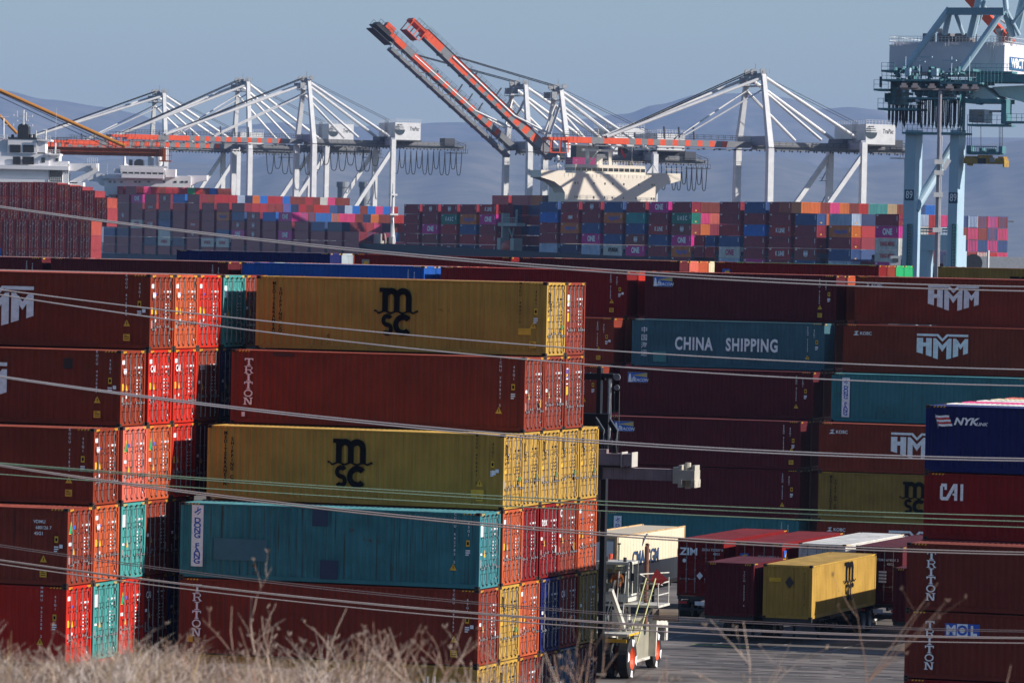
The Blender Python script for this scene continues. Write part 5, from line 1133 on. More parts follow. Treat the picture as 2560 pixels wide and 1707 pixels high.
for z in (41.5, 42.0): b.box(A0 + 3, A1 - .4, BC - 10.1, BC - 10.05, z, z + .05); b.box(A1 - .45, A1 - .4, BC - 10.1, BC + 10.1, z, z + .05)
for k in range(27): yy = BC - 10.1 + k * .83; b.box(A1 - .45, A1 - .39, yy, yy + .06, 40.9, 42.05)
for s in (-1, 1):
    for z in (39.9, 40.3): b.box(A1 - .1, A1 - .05, BC + s * 14, BC + s * 21, z, z + .05)
for k in range(24): yy = BC - 13.5 + k * 1.17; b.box(A1 - .02, A1 + .05, yy, yy + .05, 37.5, 38.4)
link('railing', b.mesh('railing', [CREAM]), shR)
b = MB()
for yy in (BC - 5.4, BC + 1.2): b.box(-10.2, -9.4, yy, yy + .8, 40.9, 44.5)
b.box(-10.3, -9.3, BC - 6.6, BC + 3.6, 44.5, 45.1); b.box(-10, -9, BC - 2.6, BC - .9, 40.9, 43.2); b.beam((-9, BC - 5.2, 41), (-9, BC - 2.6, 44.3), .3, .3); b.beam((-9.4, BC + 2, 44.6), (-9.4, BC + 3.4, 46.2), .3, .3)
b.tube([(-9.8, BC + 8, 40.9), (-9.8, BC + 8, 48.5)], .06, 4); b.tube([(-9.8, BC - 2, 45.1), (-9.8, BC - 2, 50.5)], .12, 5)
for z in (46.5, 48): b.box(-9.9, -9.7, BC - 3.4, BC - .6, z, z + .12)
link('mast', b.mesh('mast', [CREAM]), shR)
for yy, z0, r in ((BC - 14.8, 39.2, .62), (BC + 12.9, 39.2, .22)):
    b = MB(); b.tube([(-7, yy, z0), (-7, yy, z0 + 2.6)], .3 * r + .1, 6); b.disc_ring((-7, yy, z0 + 2.6), (0, 0, 1), [(0, r * .8, 0), (.3, r, 0), (r * 1.4, r, 0), (r * 2, r * .6, 0), (r * 2.3, .0001, 0)], 12); b.beam((-7, yy + .2, z0 + 2), (-7, yy + 1.8, z0), .2, .2); link('radome', b.mesh('radome', [WHITEP], True), shR)
b = MB(); b.box(-25, -20, BC - 5, BC + 3, 30, 43); link('funnel', b.mesh('funnel', [mat('magenta_funnel_paint', (.30, .02, .12), rough=.5)]), shR)
b = MB(); b.box(-24, -20, BC - 4, BC + 2, 43, 46.5); b.box(-21, -19.5, BC - 9, BC - 8, 43, 45); link('exhaust_uptake', b.mesh('exhaust_uptake', [DARK]), shR)
b = MB(); b.poly([(-8, BC + 3.8, 45.9), (-8, BC + 5.6, 43.2), (-8, BC + 5.0, 42.9), (-8, BC + 3.9, 44.5)]); link('flag', b.mesh('flag', [REDM]), shR)
# lifeboat and davit in the gap
b = MB(); b.box(-29, -26.5, -.5, 2, 13.8, 20.8); b.box(-19.5, -17, -.5, 2, 13.8, 20.8); b.box(-27.4, -26.4, 0, 2, 20, 27.5); b.box(-30, -16.5, 0, 2.5, 24.0, 24.9)
for k in range(10): b.box(-27 + k * 1.1, -26.9 + k * 1.1, .1, .2, 24.9, 26.3)
b.box(-27, -16.5, .1, .2, 26.2, 26.35); b.box(-27, -16.5, .1, .2, 25.5, 25.6); b.beam((-20.5, .5, 21), (-23, .5, 23.5), .3, .3); b.beam((-20.5, .5, 21), (-19.5, .5, 23.5), .3, .3); b.box(-17.5, -17, .1, .5, 24, 28.5)
link('davit', b.mesh('davit', [mat('pale_davit_paint', (.30, .34, .34), rough=.5, var=.1)]), shR)
b = MB(); n = 12
prof = [(-3.6, .3), (-3.2, 1.0), (-2.2, 1.5), (0, 1.7), (2.2, 1.5), (3.2, 1.0), (3.6, .3)]
b.disc_ring((-22.8, .8, 18.2), (1, 0, 0), [(o, r * 1.25, 0) for o, r in prof], 14); link('lifeboat', b.mesh('lifeboat', [mat('lifeboat_orange', (.42, .06, .03), rough=.5)], True), shR)
# foredeck: breakwater, foremast, winch ring
b = MB(); b.prism([(-158, 18.5), (-156, 21.4), (-128, 21.4), (-128, 18.5)], 3, 3.4, 0, 'y'); link('breakwater', b.mesh('breakwater', [mat('beige_breakwater_paint', (.42, .40, .36), rough=.6)]), shR)
b = MB(); b.tube([(-132, 8, 18.6), (-132, 8, 33.5)], .62, 8, r2=.35); b.tube([(-132, 8, 33.5), (-132, 8, 36)], .2, 6); b.box(-133.4, -130.6, 6.8, 9.2, 26.8, 27.3); b.box(-133, -131, 7, 9, 32.5, 33); b.tube([(-132, 8, 27), (-129.5, 8, 19)], .15, 5); b.box(-133.6, -130.4, 7.6, 8.4, 18.6, 20.6)
link('foremast', b.mesh('foremast', [WHITEP]), shR)
b = MB()
for k in range(6): b.box(-148 + k * 3.3, -147 + k * 3.3, 4, 5, 18.5, 19.4)
b.tube([(-118.5 + 1.3 * math.cos(R(a)), .5, 19 + 2.4 * math.sin(R(a))) for a in range(-20, 110, 13)], .18, 5); link('deck_gear', b.mesh('deck_gear', [mat('pale_gear_paint', (.5, .46, .36), rough=.6)]), shR)
# bridge of the farther ship
WB = mat('white_superstructure_paint', (.80, .78, .80), rough=.5, var=.06, vscale=.3, streak=.1)
def pp(x, y, Y, sx=6.918, ox=220, oy=360): return at(ox + x / sx, oy + y / sx, Y)
def pbox(b, x0, x1, y0, y1, Y, d, mi=0, **k):
    p, q = pp(x0, y1, Y, **k), pp(x1, y0, Y, **k); b.box(p.x, q.x, Y, Y + d, p.z, q.z, mi)
def child_world(name, me, parent):
    o = link(name, me, parent); o.matrix_parent_inverse = (Matrix.Translation(parent.location) @ Matrix.Rotation(parent.rotation_euler.z, 4, 'Z')).inverted(); return o
YL = 1735
b = MB(); pbox(b, 280, 1780, 565, 900, YL, 14); pbox(b, 250, 1320, 545, 600, YL - 1, 8); pbox(b, 1500, 1760, 560, 600, YL + 1, 8)
for pts in ([(1720, 545), (2050, 545), (2050, 630), (1880, 660), (1780, 720), (1720, 640)], [(310, 510), (135, 515), (-20, 590), (0, 640), (150, 650), (220, 720), (310, 720)]):
    P = [pp(x, y, YL) for x, y in pts]; b.prism([(p.x, p.z) for p in P], YL + 1, YL + 9, 0, 'y')
sl = child_world('superstructure', b.mesh('superstructure', [WB]), shL)
for x in (360, 440, 555, 800, 870, 1032, 1295, 1492, 1608, 1685): b = MB(); pbox(b, x, x + 42, 640, 672, YL - .12, .2); child_world('window', b.mesh('window', [GLASS]), sl)
b = MB(); pbox(b, 560, 1310, 425, 482, YL - 3, 9); pbox(b, 580, 1310, 530, 585, YL - 3, 9)
for k in range(8): pbox(b, 575 + k * 104, 592 + k * 104, 482, 530, YL - 3, .5)
pbox(b, 450, 545, 430, 500, YL, 5); pbox(b, 1340, 1515, 440, 575, YL - 1, 6); wl = child_world('wheelhouse', b.mesh('wheelhouse', [WB]), shL)
b = MB(); pbox(b, 585, 1305, 482, 530, YL - 2.6, 8); child_world('window_band', b.mesh('window_band', [GLASS]), wl)
b = MB()
for k in range(32): pbox(b, 540 + k * 26, 545 + k * 26, 385, 428, YL - 2, .3)
for y in (388, 405): pbox(b, 540, 1380, y, y + 4, YL - 2, .3)
child_world('railing', b.mesh('railing', [WB]), shL)
b = MB(); P = pp(630, 430, YL); b.tube([(P.x, YL, P.z), (P.x, YL, pp(630, 215, YL).z)], .8, 6, r2=.3); b.tube([(P.x, YL, pp(0, 330, YL).z), (P.x + 3, YL, P.z)], .3, 5); pbox(b, 600, 660, 250, 258, YL, .4); pbox(b, 330, 336, 330, 500, YL, .2); child_world('mast', b.mesh('mast', [WB]), shL)
b = MB(); q = pp(1225, 380, YL); b.tube([(q.x, YL, pp(0, 440, YL).z), (q.x, YL, q.z)], .5, 6); b.disc_ring((q.x, YL, q.z), (0, 0, 1), [(0, .8, 0), (.5, 1.25, 0), (2.4, 1.25, 0), (3.2, .8, 0), (3.5, .0001, 0)], 12); child_world('radome', b.mesh('radome', [WHITEP], True), shL)
b = MB(); pbox(b, 705, 762, 272, 400, YL + 6, 3); pts = [pp(x, y, YL + 6) for x, y in ((800, 400), (797, 310), (840, 270), (900, 262), (950, 280), (960, 400))]; b.prism([(p.x, p.z) for p in pts], YL + 6, YL + 12, 0, 'y'); pbox(b, 660, 1100, 395, 430, YL + 5, 5, 1)
child_world('funnel', b.mesh('funnel', [DARK, mat('rust_red_deck_paint', (.45, .10, .05), rough=.6)]), shL)

# ---- maroon block with doors towards us, on the ship at far left
TM = R(5.2); pa = at(230, 551, 1020); FM = Frame(pa.x - 0, pa.y, TM); GMN = 'maroon containers on the ship at far left'
def mcont(c, dep, z, lab, cn='maroon'):
    x, y = FM.p(-(c + 1) * 2.53 + CW / 2, dep + CL / 2); e = link('shipping_container', SBD, None, (x, y, z), (0, 0, -TM + math.pi / 2), color={'maroon': (.25, .035, .040), 'brown': (.33, .06, .04), 'blue': C['blue'], 'orange': C['orange']}[cn]); e.scale = (1, 1, 1.07)
    tag(e, lab, 'shipping container', GMN)
HM = 2.9
for t in range(5):
    for c in range(9): mcont(c, 0, pa.z - (t + 1) * HM, f'{"blue" if (t,c)==(2,7) else "maroon"} container door end, front block at far left, {TN[t]} tier, {ORN[c]} from right', 'blue' if (t, c) == (2, 7) else ('brown' if (c * 5 + t * 3) % 7 == 0 else 'maroon'))
for c in range(10): mcont(c - .25, 14.5, pa.z - HM + 1.75 + (.85 if c == 0 else 0), f'brownish container in the middle block at far left, {ORN[c]} from its right', 'brown' if c % 2 else 'maroon')
tops = [492.6, 475, 464.5, 460, 455, 454, 454, 454, 454]
for k, ty in enumerate(tops):
    zt = at(200 - 30 * k, ty, 1049).z
    for t in range(2): mcont(k + .75, 29, zt - (t + 1) * HM, f'maroon container in the rear block at far left, {TN[t]} tier, {ORN[k]} from its right', 'brown' if (k + t) % 3 == 0 else 'maroon')
for c in range(10):
    for dep, zt in ((14.5, pa.z - HM + 1.75), (29, pa.z + 1.0 if c < 2 else pa.z + 1.4)):
        M = Matrix.Translation((*FM.p(-(c + 1.75) * 2.53, dep), pa.z - 5 * HM)) @ Matrix.Rotation(-TM, 4, 'Z')
shM = bpy.data.objects.new('container_ship', None); COL.objects.link(shM); shM.location = (FM.x, FM.y, 0); shM.rotation_euler = (0, 0, -TM); tag(shM, 'ship at far left with white house and black funnel above maroon containers', 'container ship')
b = MB(); b.poly([(-60, -40, pa.z - 5 * HM - .05), (1.5, -40, pa.z - 5 * HM - .05), (1.5, 180, pa.z - 5 * HM - .05), (-60, 180, pa.z - 5 * HM - .05)]); b.box(-60, 1.5, -40, 180, -3.2, pa.z - 5 * HM - .3); link('hull', b.mesh('hull', [HULLB]), shM)
YM = 1092; kw = dict(sx=6.532, ox=0, oy=220)
LAV = WB
b = MB(); pbox(b, -700, 795, 1290, 1900, YM, 14, **kw); pbox(b, -700, 1120, 1280, 1306, YM - 1.2, 15, **kw); pbox(b, -400, 800, 1060, 1282, YM, 12, **kw); pbox(b, 125, 600, 820, 1060, YM - .3, 9, **kw); pbox(b, -300, 125, 850, 1060, YM + 1, 8, **kw)
pbox(b, 605, 740, 862, 1075, YM, 6, **kw); pbox(b, 800, 972, 1100, 1282, YM + .5, 5, **kw); pbox(b, 600, 830, 845, 866, YM - .5, 7, **kw); pbox(b, 740, 978, 1075, 1100, YM - .5, 7, **kw)
pbox(b, 1020, 1122, 1306, 1900, YM, 5, **kw); pbox(b, 795, 1020, 1540, 1570, YM - .5, 6, **kw); pbox(b, 795, 1020, 1306, 1900, YM + 5, 4, **kw); pbox(b, 1110, 1360, 1545, 1900, YM + 1, 5, **kw); pbox(b, -700, 795, 1500, 1545, YM - .8, 1, **kw)
pbox(b, 972, 1110, 1200, 1282, YM + .5, 4, **kw)
for pts in ([(1115, 1232), (1595, 1232), (1595, 1355), (1400, 1480), (1240, 1560), (1130, 1560), (1130, 1530), (1240, 1470), (1400, 1385), (1360, 1355), (1130, 1355), (1115, 1370)],):
    P = [pp(x, y, YM, **kw) for x, y in pts]; b.prism([(p.x, p.z) for p in P], YM + 1, YM + 4, 0, 'y')
pbox(b, 1490, 1580, 1235, 1310, YM - .4, 1.2, **kw)
sm = child_world('superstructure', b.mesh('superstructure', [WB]), shM)
for x0, x1, y0, y1 in ((160, 340, 930, 1052), (375, 555, 935, 1052), (210, 335, 1122, 1250), (365, 555, 1125, 1250)):
    b = MB()
    for k in range(8): pbox(b, x0, x1, y0 + k * (y1 - y0) / 8, y0 + (k + .7) * (y1 - y0) / 8, YM - .38, .12, **kw)
    pbox(b, x0, x1, y0, y1, YM - .33, .05, **kw); child_world('louvre', b.mesh('louvre', [DARK]), sm)
b = MB(); pbox(b, 675, 735, 1137, 1220, YM - .08, .1, **kw); child_world('window', b.mesh('window', [GLASS]), sm)
b = MB(); pbox(b, 905, 950, 1145, 1195, YM + .4, .1, **kw); child_world('window', b.mesh('window', [GLASS]), sm)
b = MB(); pts = [pp(x, y, YM, **kw) for x, y in ((278, 820), (280, 640), (300, 600), (335, 582), (395, 582), (435, 600), (455, 640), (457, 820))]; b.prism([(p.x, p.z) for p in pts], YM + 1, YM + 6, 0, 'y'); pbox(b, 125, 600, 815, 832, YM - .4, 9, **kw)
for x in (190, 480, 545): q = pp(x, 820, YM, **kw); b.tube([(q.x, YM + 2, q.z), (q.x, YM + 2, q.z + .8)], .3, 8)
child_world('funnel', b.mesh('funnel', [DARK]), shM)
b = MB()
def line(b, x0, y0, x1, y1, r, Y=YM, **k):
    p, q = pp(x0, y0, Y, **k), pp(x1, y1, Y, **k); b.tube([p, q], r, 5)
line(b, 382, 600, 382, 360, .22, **kw); line(b, 250, 470, 520, 470, .06, **kw); line(b, 285, 545, 465, 545, .06, **kw); line(b, 285, 520, 285, 548, .06, **kw); line(b, 465, 520, 465, 548, .06, **kw); line(b, 322, 425, 322, 470, .06, **kw); line(b, 460, 625, 530, 625, .06, **kw); line(b, 430, 400, 430, 545, .1, **kw); line(b, 282, 370, 282, 470, .05, **kw)
for x, y in ((225, 445), (530, 460), (222, 605), (530, 612)): line(b, x, y - 18, x, y + 18, .09, **kw)
line(b, 60, 500, 60, 850, .18, **kw); line(b, 0, 602, 125, 602, .1, **kw); line(b, 0, 480, 155, 480, .08, **kw); line(b, 925, 330, 905, 890, .03, **kw); line(b, 592, 700, 592, 860, .1, **kw); line(b, 750, 690, 750, 860, .16, **kw); line(b, 705, 690, 775, 688, .15, **kw); line(b, 905, 900, 905, 1080, .2, **kw)
child_world('mast', b.mesh('mast', [WHITEP]), shM)
b = MB()
for x0, x1, yt, yb in ((620, 825, 782, 850), (740, 975, 1012, 1078), (0, 125, 770, 850), (870, 1110, 1210, 1290), (820, 1015, 1462, 1540), (1430, 1590, 1145, 1235)):
    n_ = int((x1 - x0) / 28)
    for k in range(n_ + 1): line(b, x0 + k * (x1 - x0) / n_, yt, x0 + k * (x1 - x0) / n_, yb, .035, Y=YM - 1, **kw)
    for f in (0, .5): line(b, x0, yt + f * (yb - yt), x1, yt + f * (yb - yt), .035, Y=YM - 1, **kw)
child_world('railing', b.mesh('railing', [WHITEP]), shM)
# ---------------------------------------------------------------- ship-to-shore cranes
def trapac_logo():
    p = [(q, 0) for q in arc(-.95, 0, .0, .62, 180, 360, 16)]
    p += [(q, 0) for q in arc(-.95, 0, .0, .62, 100, 180, 8)]
    for k in range(3): p.append(([(-.95 - .05, .14 + .17 * k), (-.95 + .52 - .10 * k, .14 + .17 * k), (-.95 + .50 - .12 * k, .24 + .17 * k), (-.95 - .05, .24 + .17 * k)], 0))
    for k in range(3): p.append(([(-1.5, .03 + .17 * k), (-.4, .03 + .17 * k), (-.4, .075 + .17 * k), (-1.5, .075 + .17 * k)], 1))
    return poly_mesh('terminal_logo', p, [mat('dark_blue_grey_logo', (.03, .05, .07), rough=.5), WHITEP])
TPL = trapac_logo(); TPT = text_mesh('TraPac', 1.0, mat('dark_logo_lettering', (.02, .03, .04), rough=.5), bold=.02, shear=.2)
def sts(lab, px_front, py, Y, ph, g, zg, za, boom_len, boom_ang, back, house, logo=True, twin=False, stays=(42, 21), ptop=5.0, zsill=8.0):
    base = at(px_front, py, Y); u = Vector((math.cos(TS), -math.sin(TS), 0)); o0 = Vector((base.x, base.y, 0)) - u * ph
    t = bpy.data.objects.new('gantry_crane', None); COL.objects.link(t); t.location = o0; t.rotation_euler = (0, 0, -TS); tag(t, lab, 'crane', 'container cranes on the far quay')
    W = [WHITEP]
    # legs: waterside (y=0) carry on up to the apex, landside (y=g) stop at the girder
    for s in (-1, 1):
        b = MB(); b.beam((s * (ph + .3), 0, .3), (s * ph, 0, zg - 1), 2.0, 1.7, upv=(0, 1, 0), wy2=1.9, wz2=1.6); b.beam((s * ph, 0, zg - 1), (s * ptop, 0, za), 1.9, 1.5, upv=(0, 1, 0), wy2=1.2, wz2=1.1); b.box(s * (ph + .3) - 1.4, s * (ph + .3) + 1.4, -.6, .6, -.1, .5); link('leg', b.mesh('leg', W), t)
        b = MB(); b.beam((s * ph, g, .3), (s * ph, g, zg + 1.2), 1.7, 1.5, upv=(0, 1, 0)); b.box(s * ph - 1.4, s * ph + 1.4, g - .6, g + .6, -.1, .5); link('leg', b.mesh('leg', W), t)
        b = MB(); b.beam((s * ph, g - .3, zg - 2.2), (s * ph, 1.0, zsill + 1.5), 1.15, 1.15); link('brace', b.mesh('brace', W), t)
        b = MB(); b.beam((s * ph, 0, zsill), (s * ph, g, zsill), 1.3, 1.9); link('sill_beam', b.mesh('sill_beam', W), t)
        b = MB(); b.tube([(s * ptop, .2, za - .6), (s * (ph * .75), g - .5, zg + 2.2)], .50, 8); link('backstay', b.mesh('backstay', W), t)
        b = MB(); b.tube([(s * (ptop + .3), .2, za - 4.5), (s * ph * .8, g * .58, zg + 1.6)], .42, 8); link('backstay', b.mesh('backstay', W), t)
    b = MB(); b.box(-ph, ph, -.7, .7, zg - .3, zg + 2.2); b.box(-ph, ph, g - .7, g + .7, zg - .6, zg + 1.8); link('portal_beam', b.mesh('portal_beam', [mat('portal_grey_paint', (.30, .30, .36), rough=.5)]), t)  # plain grey paint for both portal beams
    b = MB(); b.box(-ptop - .6, ptop + .6, -.8, .8, za - 1.2, za + .3); b.box(-ptop - 1, ptop + 1, -2.2, 1.4, za - 3.2, za - 3.0)
    for k in range(7): a = -ptop - 1 + k * (2 * ptop + 2) / 6; b.box(a - .05, a + .05, -2.2, -2.1, za - 3, za - 1.8); b.box(a - .05, a + .05, 1.3, 1.4, za + .3, za + 1.5)
    for s in (-1, 1):
        b.disc_ring((s * 2, -1.4, za + .6), (1, 0, 0), [(-.2, .9, 0), (.2, .9, 0)], 12); b.disc_ring((s * 3.2, .6, za + .9), (1, 0, 0), [(-.2, .7, 0), (.2, .7, 0)], 12); b.box(s * 2.6 - .6, s * 2.6 + .6, -3.2, -1.6, za - 2.6, za - .8)
    b.tube([(0, 0, za), (0, 0, za + 3)], .08, 4); link('apex_platform', b.mesh('apex_platform', [mat('apex_grey_paint', (.30, .31, .33), rough=.5, var=.3, vscale=2)]), t)
    # rear stair and lift up the rear landside leg
    b = MB()
    for k in range(5):
        z = 12 + k * 6.5; b.box(-ph - 2.2, -ph - .6, g - 2.0, g + .4, z, z + .15); b.beam((-ph - 1.4, g - 1.8, z), (-ph - 1.4, g + 1.6, z + 6.3), .5, .12)
        b.box(-ph - 2.2, -ph - 2.1, g - 2, g + .4, z + .9, z + 1.0)
    link('stair_tower', b.mesh('stair_tower', [mat('stair_grey_paint', (.16, .17, .20), rough=.6)]), t)
    # girder (fixed part) with walkway and handrails
    zc = zg
    b = MB(); b.box(-1.5, 1.5, 0, g + back * .62, zc - 1.1, zc + .9); b.prism([(g + back * .62, zc - 1.1), (g + back, zc - 1.0), (g + back, zc - .3), (g + back * .62, zc + .9)], -1.5, 1.5, 0, 'x'); b.box(-1.9, 1.9, 0, g + back, zc - 1.35, zc - 1.15); link('girder', b.mesh('girder', [GREYP]), t)
    b = MB()
    for s in (-1, 1):
        b.box(s * 2.0, s * 3.0, 0, g + back, zc - .2, zc - .1)
        for z in (.9, .45): b.box(s * 3.0, s * 3.06, 0, g + back, zc + z - .1, zc + z - .03)
        for k in range(int((g + back) / 2)): b.box(s * 3.0, s * 3.07, k * 2, k * 2 + .09, zc - .2, zc + .85)
    for k in range(int((g + back) / 2.4)): b.box(-1.95, -1.55, k * 2.4, k * 2.4 + .3, zc - 1.75, zc - 1.1); b.box(1.55, 1.95, k * 2.4, k * 2.4 + .3, zc - 1.75, zc - 1.1)
    bk = g + back
    b.box(-3.2, 3.2, bk - 5, bk + .5, zc - 2.6, zc - 2.4); b.box(-2.4, 2.4, bk - 7.5, bk - 4.0, zc - .4, zc + 2.3)
    for k in range(8): b.box(3.1, 3.18, bk - 5 + k * .75, bk - 4.9 + k * .75, zc - 2.4, zc - 1.3); 
    b.box(3.1, 3.18, bk - 5, bk + .5, zc - 1.35, zc - 1.28); b.beam((2, bk - 4, zc + 1.6), (2, bk, zc + .3), .2, .2); b.beam((-2, bk - 4, zc + 1.6), (-2, bk, zc + .3), .2, .2); b.beam((2, bk, zc + .3), (2, bk, zc - 2.4), .18, .18)
    link('walkway', b.mesh('walkway', [mat('walkway_dark_grey', (.05, .055, .07), rough=.6)]), t)
    # machinery house
    h0, h1, hz0, hz1 = house
    b = MB(); b.box(-ph + .6, ph - .6, g + h0, g + h1, zc + hz0, zc + hz1); hs = link('machinery_house', b.mesh('machinery_house', [WHITEP]), t)
    b = MB(); b.box(-ph + .4, ph - .4, g + h0 - .5, g + h1 + .3, zc + hz0 - .4, zc + hz0)
    for s in (-1, 1): b.box(s * 4 - .5, s * 4 + .5, g + h0, g + h1, zc + .9, zc + hz0 - .4)
    link('house_base', b.mesh('house_base', [DARK]), hs)
    b = MB()
    for k in range(10): y = g + h0 + k * (h1 - h0) / 9; b.box(ph - .7, ph - .62, y - .04, y + .04, zc + hz1, zc + hz1 + 1.1)
    for k in range(14): x = -ph + .6 + k * (2 * ph - 1.2) / 13; b.box(x, x + .06, g + h0, g + h0 + .06, zc + hz1, zc + hz1 + 1.1)
    for z in (.55, 1.05): b.box(ph - .7, ph - .62, g + h0, g + h1, zc + hz1 + z, zc + hz1 + z + .06); b.box(-ph + .6, ph - .6, g + h0, g + h0 + .06, zc + hz1 + z, zc + hz1 + z + .06)
    link('railing', b.mesh('railing', [WHITEP]), hs)
    b = MB(); b.box(-ph + 3.5, 2, g - 2.2, g + h0, zc + 1.0, zc + 2.2); 
    for k in range(5): b.box(ph - 4 + k * .8, ph - 3.9 + k * .8, g - 1.5, g - 1.4, zc + 1, zc + hz1 + .4)
    b.box(ph - 4, ph - .6, g - 1.6, g - 1.3, zc + 2, zc + 2.1); b.box(ph - 4, ph - .6, g - 1.6, g - 1.3, zc + 4, zc + 4.1); link('stair', b.mesh('stair', [mat('stair_slate_paint', (.07, .08, .11), rough=.6)]), hs)
    if logo:
        k = (h1 - h0) / 8.7; zz = zc + (hz0 + hz1) / 2 + .5
        # the face looking along +x (towards us): lettering runs along +y
        link('logo', TPL, hs, (ph - .575, g + h0 + 4.3 * k, zz), END_ROT, scale=(2.9 * k, 2.9 * k, 1)); link('lettering', TPT, hs, (ph - .575, g + h0 + 6.5 * k, zz + .3), END_ROT, scale=(1.15 * k, 1.7 * k, 1))
    # boom
    bm = bpy.data.objects.new('boom', None); COL.objects.link(bm); bm.parent = t; bm.location = (0, -1.5, zc - .1); bm.rotation_euler = (R(-boom_ang), 0, 0)
    OR, GR = ORANGEP, GREYP
    b = MB(); seg = 3.5; n = int(boom_len / seg)
    def chunk(y0, y1, mi):
        w = 1.6 if not twin else 1.8; b.box(-w, w, -y1, -y0, (-1.25 if boom_ang > 10 else -.85) if not twin else -.5, 1.15 if boom_ang > 10 else .75, mi)
    for k in range(n):
        y0, y1 = k * boom_len / n, (k + 1) * boom_len / n; f = y0 / boom_len
        if f > .62: chunk(y0, y1, 0 if (k != int(n * .8)) else 1)
        else: gq = (1.0 if boom_ang > 10 and not twin else 1.5) + .8 * (1 - f); chunk(y0, y1 - gq, 0 if k > 1 else 1); chunk(y1 - gq, y1, 1)
    link('boom_girder', b.mesh('boom_girder', [OR, GR]), bm)
    b = MB(); b.box(-1.7, 1.7, -boom_len + (1 if not twin else 4), 0, -1.5 if not twin else -3.1, -1.27 if not twin else -2.2, 0)
    if twin:
        for k in range(int(boom_len / 5)):
            for s in (-1, 1): b.beam((s * 1.4, -k * 5, -.4), (s * 1.4, -k * 5 - 2.5, -2.3), .16, .16, 0); b.beam((s * 1.4, -k * 5 - 5, -.4), (s * 1.4, -k * 5 - 2.5, -2.3), .16, .16, 0)
    link('trolley_rail', b.mesh('trolley_rail', [GREYP]), bm)
    b = MB(); L_ = boom_len
    for s in (-1, 1):
        b.box(s * 1.0, s * 1.75, -L_, 0, 1.16, 1.22)
        for z in (1.75, 2.25): b.box(s * 1.7, s * 1.76, -L_, 0, z, z + .06)
        for k in range(int(L_ / 2)): b.box(s * 1.7, s * 1.77, -k * 2 - .1, -k * 2, 1.2, 2.3)
        for k in range(int(L_ / 4.5)): b.box(s * 1.6, s * 2.0, -k * 4.5 - .5, -k * 4.5, -1.7 if not twin else -3.2, -1.2 if not twin else -2.8)
    for y in (.3, .38, .46, .62): b.beam((0, -L_ * y, .9), (0, -L_ * y - .3, 4.2 if y < .5 else 2.4), .3, .5)
    link('walkway', b.mesh('walkway', [mat('boom_dark_grey', (.045, .05, .065), rough=.6)]), bm)
    b = MB()
    if twin: b.box(-3, 3, -L_ - 4.5, -L_ + 3, -.8, -.5); b.box(-3, 3, -L_ - 4.5, -L_ + 3, -2.2, -2.0); b.box(-2.5, 2.5, -L_ - 4, -L_ + 1, -.5, .6); b.box(-1.4, 1.4, -L_ - 1.5, -L_ + 1.5, 1.0, 2.7, 1)
    else:
        b.box(-2.4, 2.4, -L_ - 5.5, -L_ - .2, -.3, .5, 1); b.box(-2.6, 2.6, -L_ - 5, -L_ - .5, -3.6, -3.4, 1)
        for s in (-1, 1):
            for y in (0, 2.4, 5): b.beam((s * 2.4, -L_ - y, 0), (s * 2.5, -L_ - y, -3.5), .25, .25, 1)
    for k in range(7):
        for s in (-1, 1): b.box(s * 3, s * 3.06, -L_ - 4.4 + k * 1.1, -L_ - 4.3 + k * 1.1, -.5, 1.4, 0)
    for s in (-1, 1): b.box(s * 3, s * 3.06, -L_ - 4.5, -L_ + 2.4, 1.3, 1.4, 0)
    link('boom_tip', b.mesh('boom_tip', [DARK, ORANGEP]), bm)
    # stays and ropes, between apex and boom (crane space)
    ca, sa = math.cos(R(boom_ang)), math.sin(R(boom_ang))
    def onb(d, h=1.0): return (-1.5 - d * ca - h * sa, zc - .1 + d * sa + h * ca)
    if boom_ang < 10:
        for s in (-1, 1):
            for d, r in zip(stays, (.42, .22)):
                y, z = onb(d); b = MB(); b.tube([(s * ptop, 0, za - (.8 if d == stays[0] else 4)), (s * 1.6, y, z)], r, 7); link('forestay', b.mesh('forestay', W), t)
        b = MB()
        for s in (-2.2, -1.2, 1.2, 2.2): y, z = onb(stays[0] - 2, 1.8); b.tube([(s, -1, za + .9), (s * .6, y, z)], .10, 4)
        link('hoist_rope', b.mesh('hoist_rope', [DARK]), t)
    else:
        b = MB()
        for s in (-2.2, -1.2, 1.2, 2.2): y, z = onb(boom_len * .79, 1.6); b.tube([(s, -1, za + .9), (s * .6, y, z)], .085, 4)
        link('hoist_rope', b.mesh('hoist_rope', [DARK]), t)
        for s in (-1, 1):
            b = MB(); y, z = onb(boom_len * .76, 1.8); y2, z2 = onb(boom_len * .28, 2.2); b.tube([(s * 1.6, y, z), (s * 1.6, y2, z2)], .33, 6); y3, z3 = onb(boom_len * .05, 3.5); b.tube([(s * 1.6, y2, z2), (s * 2.4, y3 + 2.5, z3 + 2)], .33, 6); b.tube([(s * 2.4, y3 + 2.5, z3 + 2), (s * ptop, 0, za - 4)], .38, 6); link('folded_stay', b.mesh('folded_stay', W), t)
    b = MB()
    for s in (-1, 1): b.tube([(s * 1.5, 1, za), (s * 1.5, g + 2, zc + hz1 + .5)], .07, 4)
    link('back_rope', b.mesh('back_rope', [DARK]), t)
    return t
def festoon(t_par, y0, y1, z, drop, n, x=2.6):
    b = MB(); st = (y1 - y0) / n
    for k in range(n):
        a = y0 + k * st; dd = drop * (1 - .25 * ((k * 7) % 3 == 1)); pts = []
        for i in range(13): f = i / 12; pts.append((x, a + st * (.5 - .5 * math.cos(math.pi * f)) if False else a + st * f, z - dd * (1 - (2 * f - 1) ** 4)))
        b.tube(pts, .14, 4, caps=False)
    link('festoon_cable', b.mesh('festoon_cable', [DARK]), t_par)
HS = (.9, 9.6, .6, 5.9)
